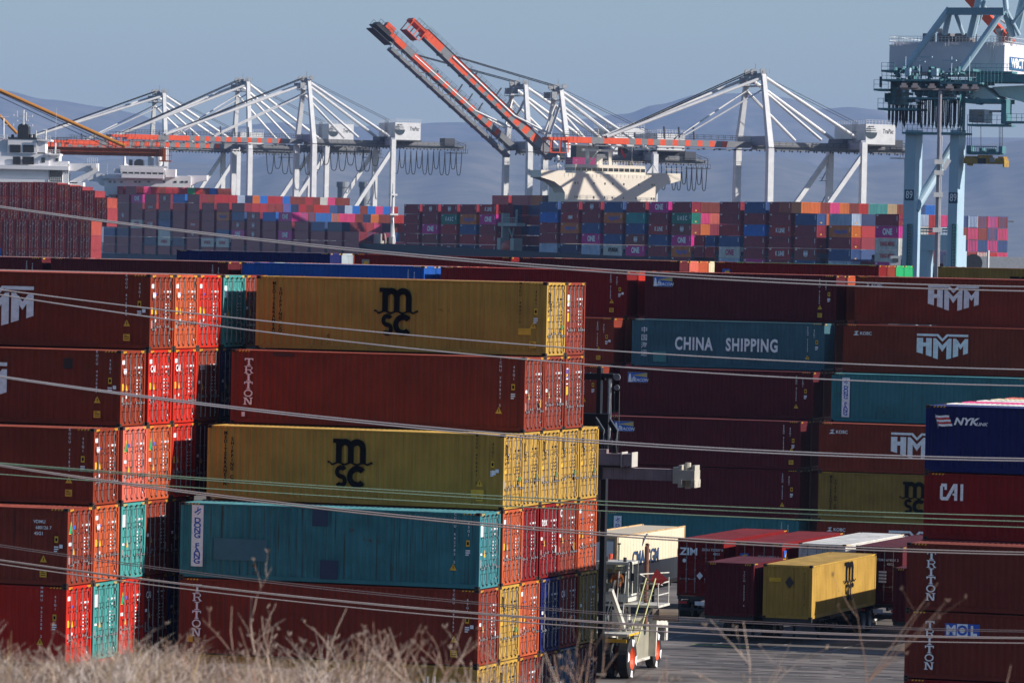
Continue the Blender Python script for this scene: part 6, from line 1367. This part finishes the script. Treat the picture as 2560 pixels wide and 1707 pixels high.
c = sts('leftmost white gantry crane with faint far house', 412, 480, 1845, 8.3, 27, 51.0, 69.8, 58, 0, 24, HS, stays=(50, 27), logo=False)
c = sts('white gantry crane whose house reads TraPac, left of centre'.replace(' reads TraPac', ' carries a logo'), 622, 485, 1762, 8.3, 27.5, 50.3, 72.0, 60, 0, 22, (.9, 9.8, 2.2, 8.4), stays=(47, 26)); festoon(c, 8, 27, 48.4, 7, 7)
c = sts('third white gantry crane from the left with long striped lowered boom', 782, 490, 1704, 8.3, 27.5, 51.4, 71.2, 60, 0, 28, (.9, 9.8, 1.2, 6.9), stays=(47, 30), ptop=2.2); festoon(c, 2, 25, 49.6, 7.5, 8); festoon(c, 30, 54, 49.4, 7.8, 12)
c = sts('white gantry crane with raised two-part boom, left of the raised pair', 1321, 500, 1535, 9.2, 27, 47.2, 66.0, 52.5, 38.8, 16, (.9, 9.8, 1.4, 7.0), logo=False, twin=True)
c = sts('white gantry crane with raised solid boom, right of the raised pair', 1420, 500, 1508, 9.2, 27, 45.0, 64.2, 53.2, 40.2, 20, (.9, 9.6, 2.4, 7.2), logo=False, ptop=2.0); festoon(c, 32, 46.5, 43.0, 7.0, 9)
c = sts('white gantry crane at right with lowered boom above the cream bridge', 1922, 500, 1385, 10.3, 27.4, 47.0, 65.6, 53, 0, 19.5, (.9, 9.6, .8, 6.2), stays=(41.7, 21)); festoon(c, 43.5, 47, 44.6, 7, 5)
b = MB()
for xx in (-18.5, -12): b.tube([(-3 + (0 if xx < -15 else 0), 0, 0), (-3, 0, 14)], .15, 5)
# grey silos behind the cranes
for px, lab in ((856, 'left grey silo behind the far containers'), (911, 'right grey silo behind the far containers')):
    p = at(px, 512, 1950); b = MB(); zt = at(px, 455, 1950).z; b.tube([(0, 0, 0), (0, 0, zt - 2)], 1.95, 16); b.tube([(0, 0, zt - 2), (0, 0, zt)], 2.35, 16)
    for k in range(8): b.tube([(0, 0, 4 + k * 4.4), (0, 0, 4.25 + k * 4.4)], 2.02, 16)
    o = link('silo', b.mesh('silo', [mat('silo_grey', (.20, .22, .25), rough=.6)]), None, (p.x, 1950, 0)); tag(o, lab, 'silo', 'grey silos')
# far terminal land behind the ships, quay at the right
FARL = mat('far_terminal_ground', (.16, .15, .14), rough=.9, var=.2, vscale=.01)
def quad(fr, a0, a1, b0, b1): return [fr.p(a0, b0), fr.p(a1, b0), fr.p(a1, b1), fr.p(a0, b1)]
b = MB()
b.poly([(x, y, -.02) for x, y in quad(FR, -3000, 330, 51.3, 2500)]); b.poly([(*FR.p(a, 51.3), z) for a, z in ((-3000, -3.2), (330, -3.2), (330, -.02), (-3000, -.02))]); structure('far_quay', b.mesh('far_quay', [FARL]))
b = MB()
b.poly([(x, y, -.01) for x, y in quad(FL, -1500, 100, 59.3, 130)]); structure('far_quay_apron', b.mesh('far_quay_apron', [FARL]))

# ---------------------------------------------------------------- light blue crane at right
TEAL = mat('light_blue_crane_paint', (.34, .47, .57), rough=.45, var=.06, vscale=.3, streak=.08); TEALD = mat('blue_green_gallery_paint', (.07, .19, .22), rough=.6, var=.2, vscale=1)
LH = mat('white_house_paint', (.62, .60, .66), rough=.5, var=.05, vscale=.3, streak=.15)
YB = 920.0
bc = bpy.data.objects.new('blue_crane', None); COL.objects.link(bc); TB = R(24); p0 = at(2290, 700, YB); bc.location = (p0.x, YB, 0); bc.rotation_euler = (0, 0, -TB)
tag(bc, 'light blue gantry crane with 89 painted on its legs, cut by the right edge', 'crane')
FB = Frame(p0.x, YB, TB)
def bl(px, py, dep=0.0):
    """local x and z on the crane's front plane (dep metres behind it) for a surveyed pixel"""
    a = (px - 1280) / F; q = at(px, py, YB)
    # intersect the sight line with plane local y = dep
    d = at(px, py, 1000.0) - Vector((0, 0, CAMZ)); n = Vector((math.sin(TB), math.cos(TB), 0)); o = Vector((FB.x, FB.y, 0)) + n * dep
    t = (o.x * n.x + o.y * n.y) / (d.x * n.x + d.y * n.y); P = Vector((0, 0, CAMZ)) + d * t
    r = P - Vector((FB.x, FB.y, 0)); return (r.x * math.cos(TB) - r.y * math.sin(TB), P.z)
def bx(b, x0, x1, y0, y1, d0, d1, mi=0):
    (xa, za), (xb, zb) = bl(x0, y1, d0), bl(x1, y0, d0); b.box(xa, xb, d0, d1, za, zb, mi)
for x0, x1, yt in ((2260, 2290, 325), (2372, 2398, 325)):
    b = MB(); (xa, _), (xb, zt) = bl(x0, 500, 0), bl(x1, yt, 0); b.prism([(xa - .3, 0), (xb - .1, 0), (xb, zt), (xa, zt)], 0, 3.6, 0, 'y'); lg = link('leg', b.mesh('leg', [TEAL]), bc)
    q = bl((x0 + x1) / 2 - 2, 488 if x0 < 2300 else 495, 0); b = MB(); b.box(q[0] - .85, q[0] + .85, -.02, -.004, q[1] - .95, q[1] + .95); link('number_panel', b.mesh('number_panel', [mat('dark_blue_panel', (.02, .06, .11), rough=.5)]), lg)
    link('number', text_mesh('89', 1.9, WHITEM, bold=.0, xscale=.7), lg, (q[0], -.03, q[1]), SIDE_ROT)
    b = MB()
    for k in range(16): bx(b, x0 + 8, x0 + 16, 560 + k * 8, 561.5 + k * 8, -.6, -.1)
    bx(b, x0 + 6, x0 + 7.5, 560, 690, -.6, -.1); bx(b, x0 + 16, x0 + 17.5, 560, 690, -.6, -.1); link('ladder', b.mesh('ladder', [TEALD]), lg)
b = MB(); a_, c_ = bl(2296, 525, 4), bl(2368, 325, 4); b.tube([(a_[0], 2, a_[1]), (c_[0], 12, c_[1])], .85, 14); link('diagonal_brace', b.mesh('diagonal_brace', [TEAL]), bc)
b = MB(); a_, c_ = bl(2290, 586, 8), bl(2400, 628, 8); b.box(a_[0], c_[0], 8, 11, c_[1], a_[1]); b.box(a_[0], c_[0] + 1, 8.4, 11, 0, 12, 1) if False else None
link('sill_beam', b.mesh('sill_beam', [TEAL]), bc)
b = MB()
for k in range(14): bx(b, 2292 + k * 8, 2293 + k * 8, 572, 587, 7.6, 7.7)
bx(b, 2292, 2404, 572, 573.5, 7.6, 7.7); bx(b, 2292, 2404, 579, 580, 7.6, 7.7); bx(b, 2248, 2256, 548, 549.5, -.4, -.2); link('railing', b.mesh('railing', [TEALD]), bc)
b = MB()
for xx in (a_[0] + .5, c_[0] - 1.5): b.box(xx, xx + 1.8, 8.2, 10.8, 0, c_[1])
link('leg', b.mesh('leg', [TEAL]), bc)
# machinery house: long shaded side, sunny end with sign
hx0, hz1 = bl(2224, 112, 6); hx1, hz0 = bl(2510, 182, 6); hy1 = 30
b = MB(); b.box(hx0, hx1, 6, hy1, hz0, hz1); b.box(hx0 + .5, hx1 - .5, 7, hy1 - 1, hz1, hz1 + .5); hs = link('machinery_house', b.mesh('machinery_house', [LH]), bc)
b = MB()
for x0, x1, y0, y1 in ((2306, 2320, 84, 112), (2342, 2376, 84, 110), (2388, 2424, 84, 110)): bx(b, x0, x1, y0, y1, 9, 13)
link('roof_box', b.mesh('roof_box', [mat('grey_brown_roof_box', (.16, .15, .16), rough=.7)]), hs)
b = MB()
for px in (2343, 2490, 2515): q = bl(px, 88, 9); b.tube([(q[0], 11, hz1), (q[0], 11, q[1] + .6)], .55, 10); b.tube([(q[0], 11, q[1] + .6), (q[0], 11, q[1] + 1.2)], .75, 10)
link('roof_vent', b.mesh('roof_vent', [STEEL]), hs)
b = MB()
for k in range(34): x = hx0 + k * (hx1 - hx0) / 33; b.box(x, x + .06, 5.9, 5.96, hz1 - .3, hz1 + 1.5)
for z in (.5, 1.0, 1.45): b.box(hx0, hx1, 5.9, 5.96, hz1 + z, hz1 + z + .06)
for k in range(12): y = 6 + k * (hy1 - 6) / 11; b.box(hx0, hx0 + .06, y, y + .06, hz1, hz1 + 1.5); b.box(hx1 - .06, hx1, y, y + .06, hz1, hz1 + 1.5)
for z in (.7, 1.45): b.box(hx0, hx0 + .06, 6, hy1, hz1 + z, hz1 + z + .06); b.box(hx1 - .06, hx1, 6, hy1, hz1 + z, hz1 + z + .06)
q = bl(2478, 100, 6); b.box(q[0], q[0] + .06, 5.7, 5.76, hz0 + 1, hz1 + 1.3); b.box(q[0] + .5, q[0] + .56, 5.7, 5.76, hz0 + 1.8, hz1 + 1.3)
for k in range(12): b.box(q[0], q[0] + .5, 5.7, 5.76, hz0 + 2 + k * .4, hz0 + 2.06 + k * .4)
link('railing', b.mesh('railing', [WHITEP]), hs)
# sign on the sunny end
b = MB(); b.box(hx1 + .02, hx1 + .12, 8.8, 17, hz0 + .6, hz0 + 2.9); sg = link('sign_board', b.mesh('sign_board', [mat('sign_blue', (.03, .10, .22), rough=.5)]), hs); link('lettering', text_mesh('WBCT', 2.3, WHITEM, bold=.03), sg, (hx1 + .14, 12.9, hz0 + 1.75), END_ROT)
# upper frame
def tb(b, x0, y0, x1, y1, r, d0=4, d1=4, mi=0):
    a, c = bl(x0, y0, d0), bl(x1, y1, d1); b.tube([(a[0], d0, a[1]), (c[0], d1, c[1])], r, 10, mi)
b = MB(); a, c = bl(2371, 20, 4), bl(2512, 38, 4); b.box(a[0], c[0], 3.2, 5.0, c[1], a[1]); link('upper_beam', b.mesh('upper_beam', [mat('crane_blue_grey', (.15, .26, .33), rough=.45, var=.08)]), bc)
for i, (x0, y0, x1, y1, r, d0, d1) in enumerate([(2374, 22, 2266, 168, .62, 4, 2), (2510, 24, 2404, 175, .62, 4, 2), (2374, 30, 2362, 84, .55, 5, 8), (2390, 38, 2408, 86, .35, 6, 9), (2452, -8, 2427, 92, .80, 6, 8), (2512, 30, 2532, 90, .55, 5, 8), (2516, 26, 2548, 88, .35, 5, 8), (2560, -6, 2542, 70, .8, 6, 9), (2464, 0, 2446, 62, .3, 6, 8), (2511, -20, 2516, 26, .5, 4, 4), (2575, 0, 2530, 60, .3, 5, 6)]):
    b = MB(); tb(b, x0, y0, x1, y1, r, d0, d1); link('strut', b.mesh('strut', [TEAL]), bc)
b = MB(); a, c = bl(2422, -6, 14), bl(2528, 110, 14); b.beam((a[0], 14, a[1]), (c[0], 14, c[1]), 1.6, 1.5); link('boom', b.mesh('boom', [ORANGEP]), bc)
b = MB(); tb(b, 2432, -6, 2514, 60, .2, 13, 13); link('boom_rail', b.mesh('boom_rail', [WHITEP]), bc)
# galleries: floors, posts, rails, machinery, hanging cables
b = MB(); rr = random.Random(11)
def gallery(x0, x1, y, h, d0, d1, cant=True):
    (xa, z), (xb, _) = bl(x0, y, d0), bl(x1, y, d0); b.box(xa, xb, d0, d1, z - .35, z); 
    n_ = max(2, int((xb - xa) / .9))
    for k in range(n_ + 1): xx = xa + k * (xb - xa) / n_; b.box(xx, xx + .07, d0, d0 + .07, z, z + h)
    for f in (.5, 1): b.box(xa, xb, d0, d0 + .07, z + h * f - .06, z + h * f)
gallery(2204, 2350, 198, 1.3, -2, 6); gallery(2350, 2450, 205, 1.2, -2, 6); gallery(2184, 2220, 222, 1.6, -1, 3); gallery(2194, 2290, 270, 1.7, -2, 4); gallery(2255, 2400, 243, 1.4, -1.5, 5); gallery(2400, 2530, 178, 1.3, 3, 6); gallery(2203, 2235, 175, 1.3, -1, 4); gallery(2255, 2405, 330, 1.3, -1.5, 4); gallery(2418, 2516, 310, 1.6, 0, 5); gallery(2514, 2580, 303, 1.3, 0, 3)
for x0, x1, y0, y1 in ((2240, 2440, 200, 215), (2380, 2440, 215, 232), (2225, 2240, 200, 262), (2300, 2360, 205, 240), (2440, 2570, 186, 206)): bx(b, x0, x1, y0, y1, 1, 8)
for k in range(70):
    x = rr.uniform(2222, 2440); y = rr.uniform(165, 255); s = rr.uniform(2, 8); bx(b, x, x + s, y, y + rr.uniform(2, 9), rr.uniform(-1.5, 1), rr.uniform(1.2, 4))
for k in range(46):
    x = rr.uniform(2196, 2400); y = rr.uniform(165, 240); bx(b, x, x + 1.0, y, y + rr.uniform(14, 34), rr.uniform(-2, 1), 1.2)
for k in range(12): x = 2405 + k * 9; bx(b, x, x + 1, 175, 215, -1, -.9)
bx(b, 2406, 2412, 232, 330, 0, .5); bx(b, 2400, 2402, 232, 330, 0, .4)
for k in range(9): a1, a2 = bl(2401, 236 + k * 10, 0), bl(2411, 246 + k * 10, 0); b.beam((a1[0], .1, a1[1]), (a2[0], .1, a2[1]), .12, .12)
bx(b, 2502, 2516, 250, 310, 0, 3); bx(b, 2412, 2514, 248, 258, 0, 5)
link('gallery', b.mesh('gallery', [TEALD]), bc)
b = MB()
for k in range(16): x = rr.uniform(2240, 2436); y = rr.uniform(176, 250); bx(b, x, x + rr.uniform(2, 6), y, y + rr.uniform(2, 6), -2.1, -1.6)
bx(b, 2262, 2274, 170, 190, -2.2, -1.2); bx(b, 2328, 2342, 172, 190, -2.2, -1.2); bx(b, 2284, 2312, 153, 156, -2, -1.6); bx(b, 2355, 2390, 150, 153, -2, -1.6); bx(b, 2295, 2330, 141, 144, -2, -1.6)
for x in (2263, 2298, 2378, 2423): bx(b, x, x + 1.5, 142, 200, -2, -1.8)
link('gallery_fitting', b.mesh('gallery_fitting', [TEAL]), bc)
b = MB(); a, c = bl(2376, 212, 0), bl(2492, 248, 0); b.prism([(a[0], a[1]), (c[0] - 3, a[1] - .3), (c[0], c[1]), (c[0] - 2, c[1] - .4), (a[0], a[1] - 1.6)], .9, 7, 0, 'y'); a, c = bl(2500, 218, 3), bl(2580, 262, 3); b.prism([(a[0] - 1.5, a[1]), (c[0], a[1] + .4), (c[0], c[1]), (a[0], c[1] + 1.5)], 3, 7, 0, 'y'); link('girder', b.mesh('girder', [mat('pale_blue_girder_paint', (.42, .54, .55), rough=.45, var=.08)]), bc)
for k in range(30):
    b = MB(); x = 2222 + k * 6.1 + rr.uniform(-1.5, 1.5); y1 = 308 + rr.uniform(-6, 14) if x < 2300 else 320 + rr.uniform(-10, 6)
    a, c = bl(x, 262 if x < 2290 else 250, 1.0), bl(x + 2.5, y1, 1.0); zt, zb = a[1], c[1]; w_ = (c[0] - a[0])
    b.tube([(a[0], 1 + k % 3 * .4, zt), (a[0] + w_ * .1, 1 + k % 3 * .4, zb + .6), (a[0] + w_ * .5, 1 + k % 3 * .4, zb), (a[0] + w_ * .9, 1 + k % 3 * .4, zb + .6), (a[0] + w_, 1 + k % 3 * .4, zt)], .12, 4); link('festoon_cable', b.mesh('festoon_cable', [DARK]), bc)
b = MB(); bx(b, 2422, 2460, 274, 306, 1, 4.5); bx(b, 2460, 2472, 276, 308, 1, 3, 1); bx(b, 2472, 2500, 276, 280, 1, 4); bx(b, 2446, 2453, 282, 290, .9, 1.0, 2); link('operator_cab', b.mesh('operator_cab', [mat('grey_cab_paint', (.26, .25, .27), rough=.5), WHITEP, GLASS]), bc)
# hanging spreader
b = MB()
for x0 in (2419, 2424, 2428, 2452, 2498, 2502, 2506): a, c = bl(x0, 312, 2), bl(x0 + .5, 368, 2); b.tube([(a[0], 2, a[1]), (c[0], 2, c[1])], .05, 4)
link('hoist_rope', b.mesh('hoist_rope', [DARK]), bc)
b = MB(); bx(b, 2418, 2500, 380, 386, 1, 3.4); bx(b, 2416, 2428, 364, 384, 1, 3); bx(b, 2496, 2506, 366, 384, 1, 3)
for k in range(12): bx(b, 2430 + k * 5.6, 2431.2 + k * 5.6, 366, 381, 1, 1.1)
bx(b, 2430, 2492, 366, 367.5, 1, 1.1); bx(b, 2448, 2456, 370, 380, 1.4, 3); bx(b, 2466, 2484, 372, 380, 1.4, 3); link('head_block', b.mesh('head_block', [TEALD]), bc)
b = MB(); bx(b, 2409, 2510, 396, 409, .6, 3.0); bx(b, 2412, 2440, 391, 398, 1, 3); bx(b, 2444, 2470, 388, 400, .5, 3.2); bx(b, 2495, 2509, 392, 400, 1, 3); bx(b, 2507, 2511, 402, 418, .5, 3); bx(b, 2417, 2422, 405, 414, .5, 3)
link('spreader', b.mesh('spreader', [mat('yellow_spreader_paint', (.34, .20, .03), rough=.6, var=.35, vscale=1.5, streak=.5)]), bc)
b = MB(); bx(b, 2444, 2464, 396, 410, .4, .55); bx(b, 2474, 2487, 394, 406, .4, .55, 1); link('spreader_panel', b.mesh('spreader_panel', [DARK, GREYM]), bc)
# light mast in front of it
q = at(2340, 690, 560); b = MB(); b.tube([(0, 0, 0), (0, 0, at(2346, 228, 560).z)], .30, 10, r2=.20); lm = link('light_mast', b.mesh('light_mast', [mat('mast_grey_paint', (.26, .25, .29), rough=.45, metal=.2)]), None, (q.x, 560, 0)); tag(lm, 'tall grey floodlight mast in front of the blue crane', 'light mast')
zt = at(2346, 224, 560).z; b = MB(); b.box(-4.2, 4.0, -.15, .15, zt - .1, zt + .1); 
for x in (-3.9, -2.7, -.9, 1.0, 2.6, 3.7): b.box(x - .4, x + .4, -.5, .5, zt + .1, zt + .35); b.box(x - .25, x + .25, -.35, .35, zt + .35, zt + .6)
link('floodlight', b.mesh('floodlight', [mat('floodlight_grey', (.22, .20, .22), rough=.5)]), lm)
b = MB()
for yy, s in ((405, 1), (432, -1), (487, 1), (575, -1)): z = at(2340, yy, 560).z; b.box(-.5, .5, -.6, -.25, z - .25, z + .25)
z = at(2348, 410, 560).z; b.beam((.5, -.4, z - .6), (1.1, -.4, z + .5), .3, .5); b.tube([(.28, -.3, 2), (.28, -.3, z + 3)], .05, 5); link('mast_fitting', b.mesh('mast_fitting', [WHITEP]), lm)
# brown-orange crane boom coming in from the left
OB = mat('rust_orange_boom_paint', (.36, .085, .03), rough=.55, var=.25, vscale=.4, streak=.45); YO = mat('yellow_orange_stay_paint', (.50, .20, .02), rough=.5)
YG = 1160; kw = dict(sx=6.532, ox=0, oy=220)
gb = bpy.data.objects.new('gantry_crane', None); COL.objects.link(gb); gp = at(-420, 382, YG); gb.location = (gp.x, YG, 0); tag(gb, 'rust orange crane boom reaching in from the left edge', 'crane', 'container cranes on the far quay')
def gch(name, b, m_): o = link(name, b.mesh(name, m_), gb); o.matrix_parent_inverse = Matrix.Translation(gb.location).inverted(); return o
b = MB(); P = at(-500, 392, YG); Q = at(407, 374, YG); P.z = at(407, 392, YG).z; b.box(P.x, Q.x, YG, YG + 2.6, P.z, Q.z)
for k in range(42): xx = Q.x - 1.8 - k * 2.9; b.box(xx, xx + .25, YG - .12, YG, P.z, Q.z)
b.box(P.x, Q.x, YG - .35, YG, (P.z + Q.z) / 2 - .1, (P.z + Q.z) / 2 + .05); b.box(P.x, Q.x, YG - .4, YG + 3, Q.z, Q.z + .12); gch('boom_girder', b, [OB])
b = MB()
for k in range(60): xx = Q.x - k * 1.25; b.box(xx, xx + .07, YG - .4, YG - .33, Q.z, Q.z + 1.5)
for f in (.75, 1.5): b.box(P.x, Q.x, YG - .4, YG - .33, Q.z + f, Q.z + f + .07)
for k in range(8): xx = Q.x - 7 + k * .9; b.beam((xx, YG - .3, Q.z), (xx + .5, YG - .3, Q.z + 2.6), .1, .1)
R1, R2_ = at(398, 404, YG), at(428, 400, YG); b.box(R1.x, R2_.x, YG - .5, YG + 3, R1.z, R1.z + .25)
for k in range(7): xx = R1.x + k * (R2_.x - R1.x) / 6; b.box(xx, xx + .08, YG - .5, YG - .42, R1.z, R1.z + 3.4)
b.box(R1.x, R2_.x, YG - .5, YG - .42, R1.z + 1.3, R1.z + 1.4); b.box(R1.x + .6, R1.x + 1.4, YG, YG + 1, R1.z, R1.z + 3); gch('walkway', b, [OB])
b = MB(); a, c = at(-440, 20, YG), at(312, 372, YG); b.tube([(a.x, YG + 1, at(-440, 30, YG).z), (at(0, 227, YG).x, YG + 1, at(0, 227, YG).z), (at(312, 366, YG).x, YG + 1, at(312, 366, YG).z)], .42, 8); gch('forestay', b, [YO])
b = MB(); b.tube([(at(-440, 30, YG).x, YG + 1, at(-440, 30, YG).z), (at(0, 291, YG).x, YG + 1, at(0, 291, YG).z), (at(42, 334, YG).x, YG + 1, at(42, 334, YG).z)], .34, 8); gch('forestay', b, [YO])
b = MB()
for y0 in (233, 243): b.tube([(at(-440, 40, YG).x, YG + 1.5, at(-440, 40, YG).z), (at(0, y0, YG).x, YG + 1.5, at(0, y0, YG).z), (at(290, y0 + 135, YG).x, YG + 1.5, at(290, y0 + 135, YG).z)], .07, 4)
gch('hoist_rope', b, [DARK])
for s in (0, 16):
    b = MB(); xx = gp.x - 1; b.beam((xx, YG + s - 6, 0), (xx, YG + s - 6, at(-440, 25, YG).z), 1.8, 1.8); b.beam((xx - 28, YG + s - 6, 0), (xx - 28, YG + s - 6, Q.z), 1.8, 1.8); b.beam((xx, YG + s - 6, Q.z), (xx - 28, YG + s - 6, Q.z), 1.4, 1.4); gch('leg', b, [OB])

# ---------------------------------------------------------------- pale low building, poles, hills, far city
b = MB(); p, q = at(2398, 662, 1080), at(2640, 636, 1080); b.box(p.x, q.x + 60, 1080, 1120, 0, at(2500, 642, 1080).z); o = link('low_building', b.mesh('low_building', [mat('pale_building_paint', (.42, .42, .44), rough=.6, streak=.1)])); tag(o, 'long pale low building at the right edge behind the containers', 'building')
b = MB(); c = at(2433, 658, 1080); b.disc_ring((c.x, 1079.8, c.z), (0, 1, 0), [(0, 1.9, 0), (.1, 1.9, 0)], 20); link('round_opening', b.mesh('round_opening', [DARK]), o)
b = MB(); p = at(2470, 660, 1075); b.tube([(p.x, 1075, 0), (p.x, 1075, at(2470, 626, 1075).z)], .3, 6); o = link('bollard_post', b.mesh('post', [WHITEP])); o.name = 'white_post'; tag(o, 'short white post in front of the pale low building', 'post')
b = MB(); p = at(2516, 600, 1500); zt = at(2514, 556, 1500).z; b.tube([(p.x, 1500, 0), (p.x, 1500, zt)], .35, 6); b.box(p.x - 2, p.x + 2, 1499.8, 1500.2, zt, zt + .5); o = link('light_mast', b.mesh('light_mast', [STEEL])); tag(o, 'thin distant light pole right of the far containers', 'light mast')
b = MB(); p, q = at(2226, 672, 900), at(2252, 640, 900); b.box(p.x, q.x, 900, 903, 0, q.z); o = link('checkpoint_booth', b.mesh('checkpoint_booth', [mat('pale_booth_paint', (.42, .42, .45), rough=.5)])); tag(o, 'small pale booth with dark window left of the blue crane leg', 'booth'); b = MB(); p, q = at(2232, 655, 900), at(2246, 646, 900); b.box(p.x, q.x, 899.9, 900, p.z, q.z); link('window', b.mesh('window', [GLASS]), o)
HILL = bpy.data.materials.new('hill_scrub'); HILL.use_nodes = True; nt = HILL.node_tree; bs = nt.nodes["Principled BSDF"]; bs.inputs['Roughness'].default_value = 1
tc = node(nt, 'ShaderNodeTexCoord'); nn = node(nt, 'ShaderNodeTexNoise'); nn.inputs['Scale'].default_value = .006; nn.inputs['Detail'].default_value = 9; nn.inputs['Roughness'].default_value = .65; nt.links.new(tc.outputs['Object'], nn.inputs['Vector'])
rp_ = node(nt, 'ShaderNodeValToRGB'); rp_.color_ramp.elements[0].position = .4; rp_.color_ramp.elements[0].color = (.09, .09, .075, 1); rp_.color_ramp.elements[1].position = .62; rp_.color_ramp.elements[1].color = (.17, .15, .12, 1); nt.links.new(nn.outputs[0], rp_.inputs[0]); nt.links.new(rp_.outputs[0], bs.inputs['Base Color'])
from mathutils import noise as mnoise
def range_(name, Y, depth, ridge, amp, seed):
    """ridge: (photo x, photo y) skyline points surveyed at distance Y; slopes down towards us with spurs and gullies"""
    b = MB(); NX, NY = 220, 26
    xs_ = [ridge[0][0] + (ridge[-1][0] - ridge[0][0]) * i / NX for i in range(NX + 1)]
    for j in range(NY + 1):
        f = j / NY
        for px in xs_:
            k = max(i for i in range(len(ridge)) if ridge[i][0] <= px + 1e-6); k = min(k, len(ridge) - 2); (xa, ya), (xb, yb) = ridge[k], ridge[k + 1]; tt = (px - xa) / (xb - xa); tt = tt * tt * (3 - 2 * tt)
            top = at(px, ya + (yb - ya) * tt, Y); X = top.x * (1 - .02 * f); zt = top.z
            n1 = mnoise.fractal(Vector((top.x / 800 + seed, f * 1.3, seed)), 1.0, 2.0, 6); n2 = mnoise.ridged_multi_fractal(Vector((top.x / 480 + seed + f * .4, f * .7, seed * 2)), 1.0, 2.0, 5, 1.0, 2.0)
            z = zt * (1 - f) ** 1.25 + (n1 * amp + (n2 - 1.2) * amp * .8) * min(1, f * 5) * (1 - f) * 1.6 + (n1 * amp * .12)
            b.v.append((X, Y - depth * f, max(z, -3)))
    for j in range(NY):
        for i in range(NX): a = j * (NX + 1) + i; b.f.append((a, a + NX + 1, a + NX + 2, a + 1)); b.m.append(0)
    # back slope so that the range has thickness
    n0 = len(b.v)
    for i in range(NX + 1): v = b.v[i]; b.v.append((v[0] * 1.05, Y + depth * .6, -3))
    for i in range(NX): b.f.append((i + 1, n0 + i + 1, n0 + i, i)); b.m.append(0)
    structure(name, b.mesh(name, [HILL], True))
range_('mountains', 24000, 5500, [(-700, 250), (-300, 232), (0, 226), (120, 250), (270, 268), (330, 282), (420, 310), (560, 318), (700, 305), (860, 318), (1000, 312), (1120, 305), (1250, 308), (1340, 318), (1440, 300), (1560, 285), (1640, 262), (1760, 235), (1900, 232), (1960, 244), (2060, 272), (2120, 268), (2190, 275), (2260, 300), (2420, 345), (2560, 345), (2800, 320), (3200, 330)], 36, 3.1)
range_('nearer_hills', 17500, 3800, [(-700, 380), (-200, 392), (100, 420), (300, 398), (560, 410), (800, 360), (1000, 400), (1180, 352), (1320, 380), (1500, 372), (1700, 402), (1900, 388), (2100, 420), (2300, 400), (2450, 360), (2620, 345), (3200, 390)], 22, 8.3)
b = MB(); rr = random.Random(4)
for i in range(420):
    x = rr.uniform(-1400, 1500); y = rr.uniform(5200, 7600); w_ = rr.uniform(6, 26); h = rr.uniform(4, 16); b.box(x, x + w_, y, y + w_, -3, h, rr.randint(0, 2))
o = structure('distant_city', b.mesh('distant_city', [mat('city_pale', (.4, .38, .35), rough=.8), mat('city_brown', (.2, .17, .15), rough=.8), mat('city_green', (.05, .07, .04), rough=.9)])); o['kind'] = 'stuff'; o['label'] = 'hazy low city beyond the harbour at the right edge'; o['category'] = 'city'
b = MB(); b.box(-19000, 19000, 2950, 28000, -5, -2.0); structure('plain', b.mesh('plain', [FARL]))
# ---------------------------------------------------------------- haze
hb = MB(); hb.box(-21000, 21000, -400, 28500, -8, 830); hz = hb.mesh('haze', []); hm = bpy.data.materials.new('haze'); hm.use_nodes = True; nt = hm.node_tree; nt.nodes.clear()
vo = node(nt, 'ShaderNodeVolumePrincipled'); vo.inputs['Color'].default_value = (.34, .50, .86, 1); vo.inputs['Density'].default_value = 4.5e-5; vo.inputs['Anisotropy'].default_value = 0.0
oo = node(nt, 'ShaderNodeOutputMaterial'); nt.links.new(vo.outputs[0], oo.inputs['Volume']); hz.materials.append(hm)
h = structure('haze', hz); h['kind'] = 'stuff'; h['label'] = 'pale blue haze over the harbour'; h['category'] = 'haze'
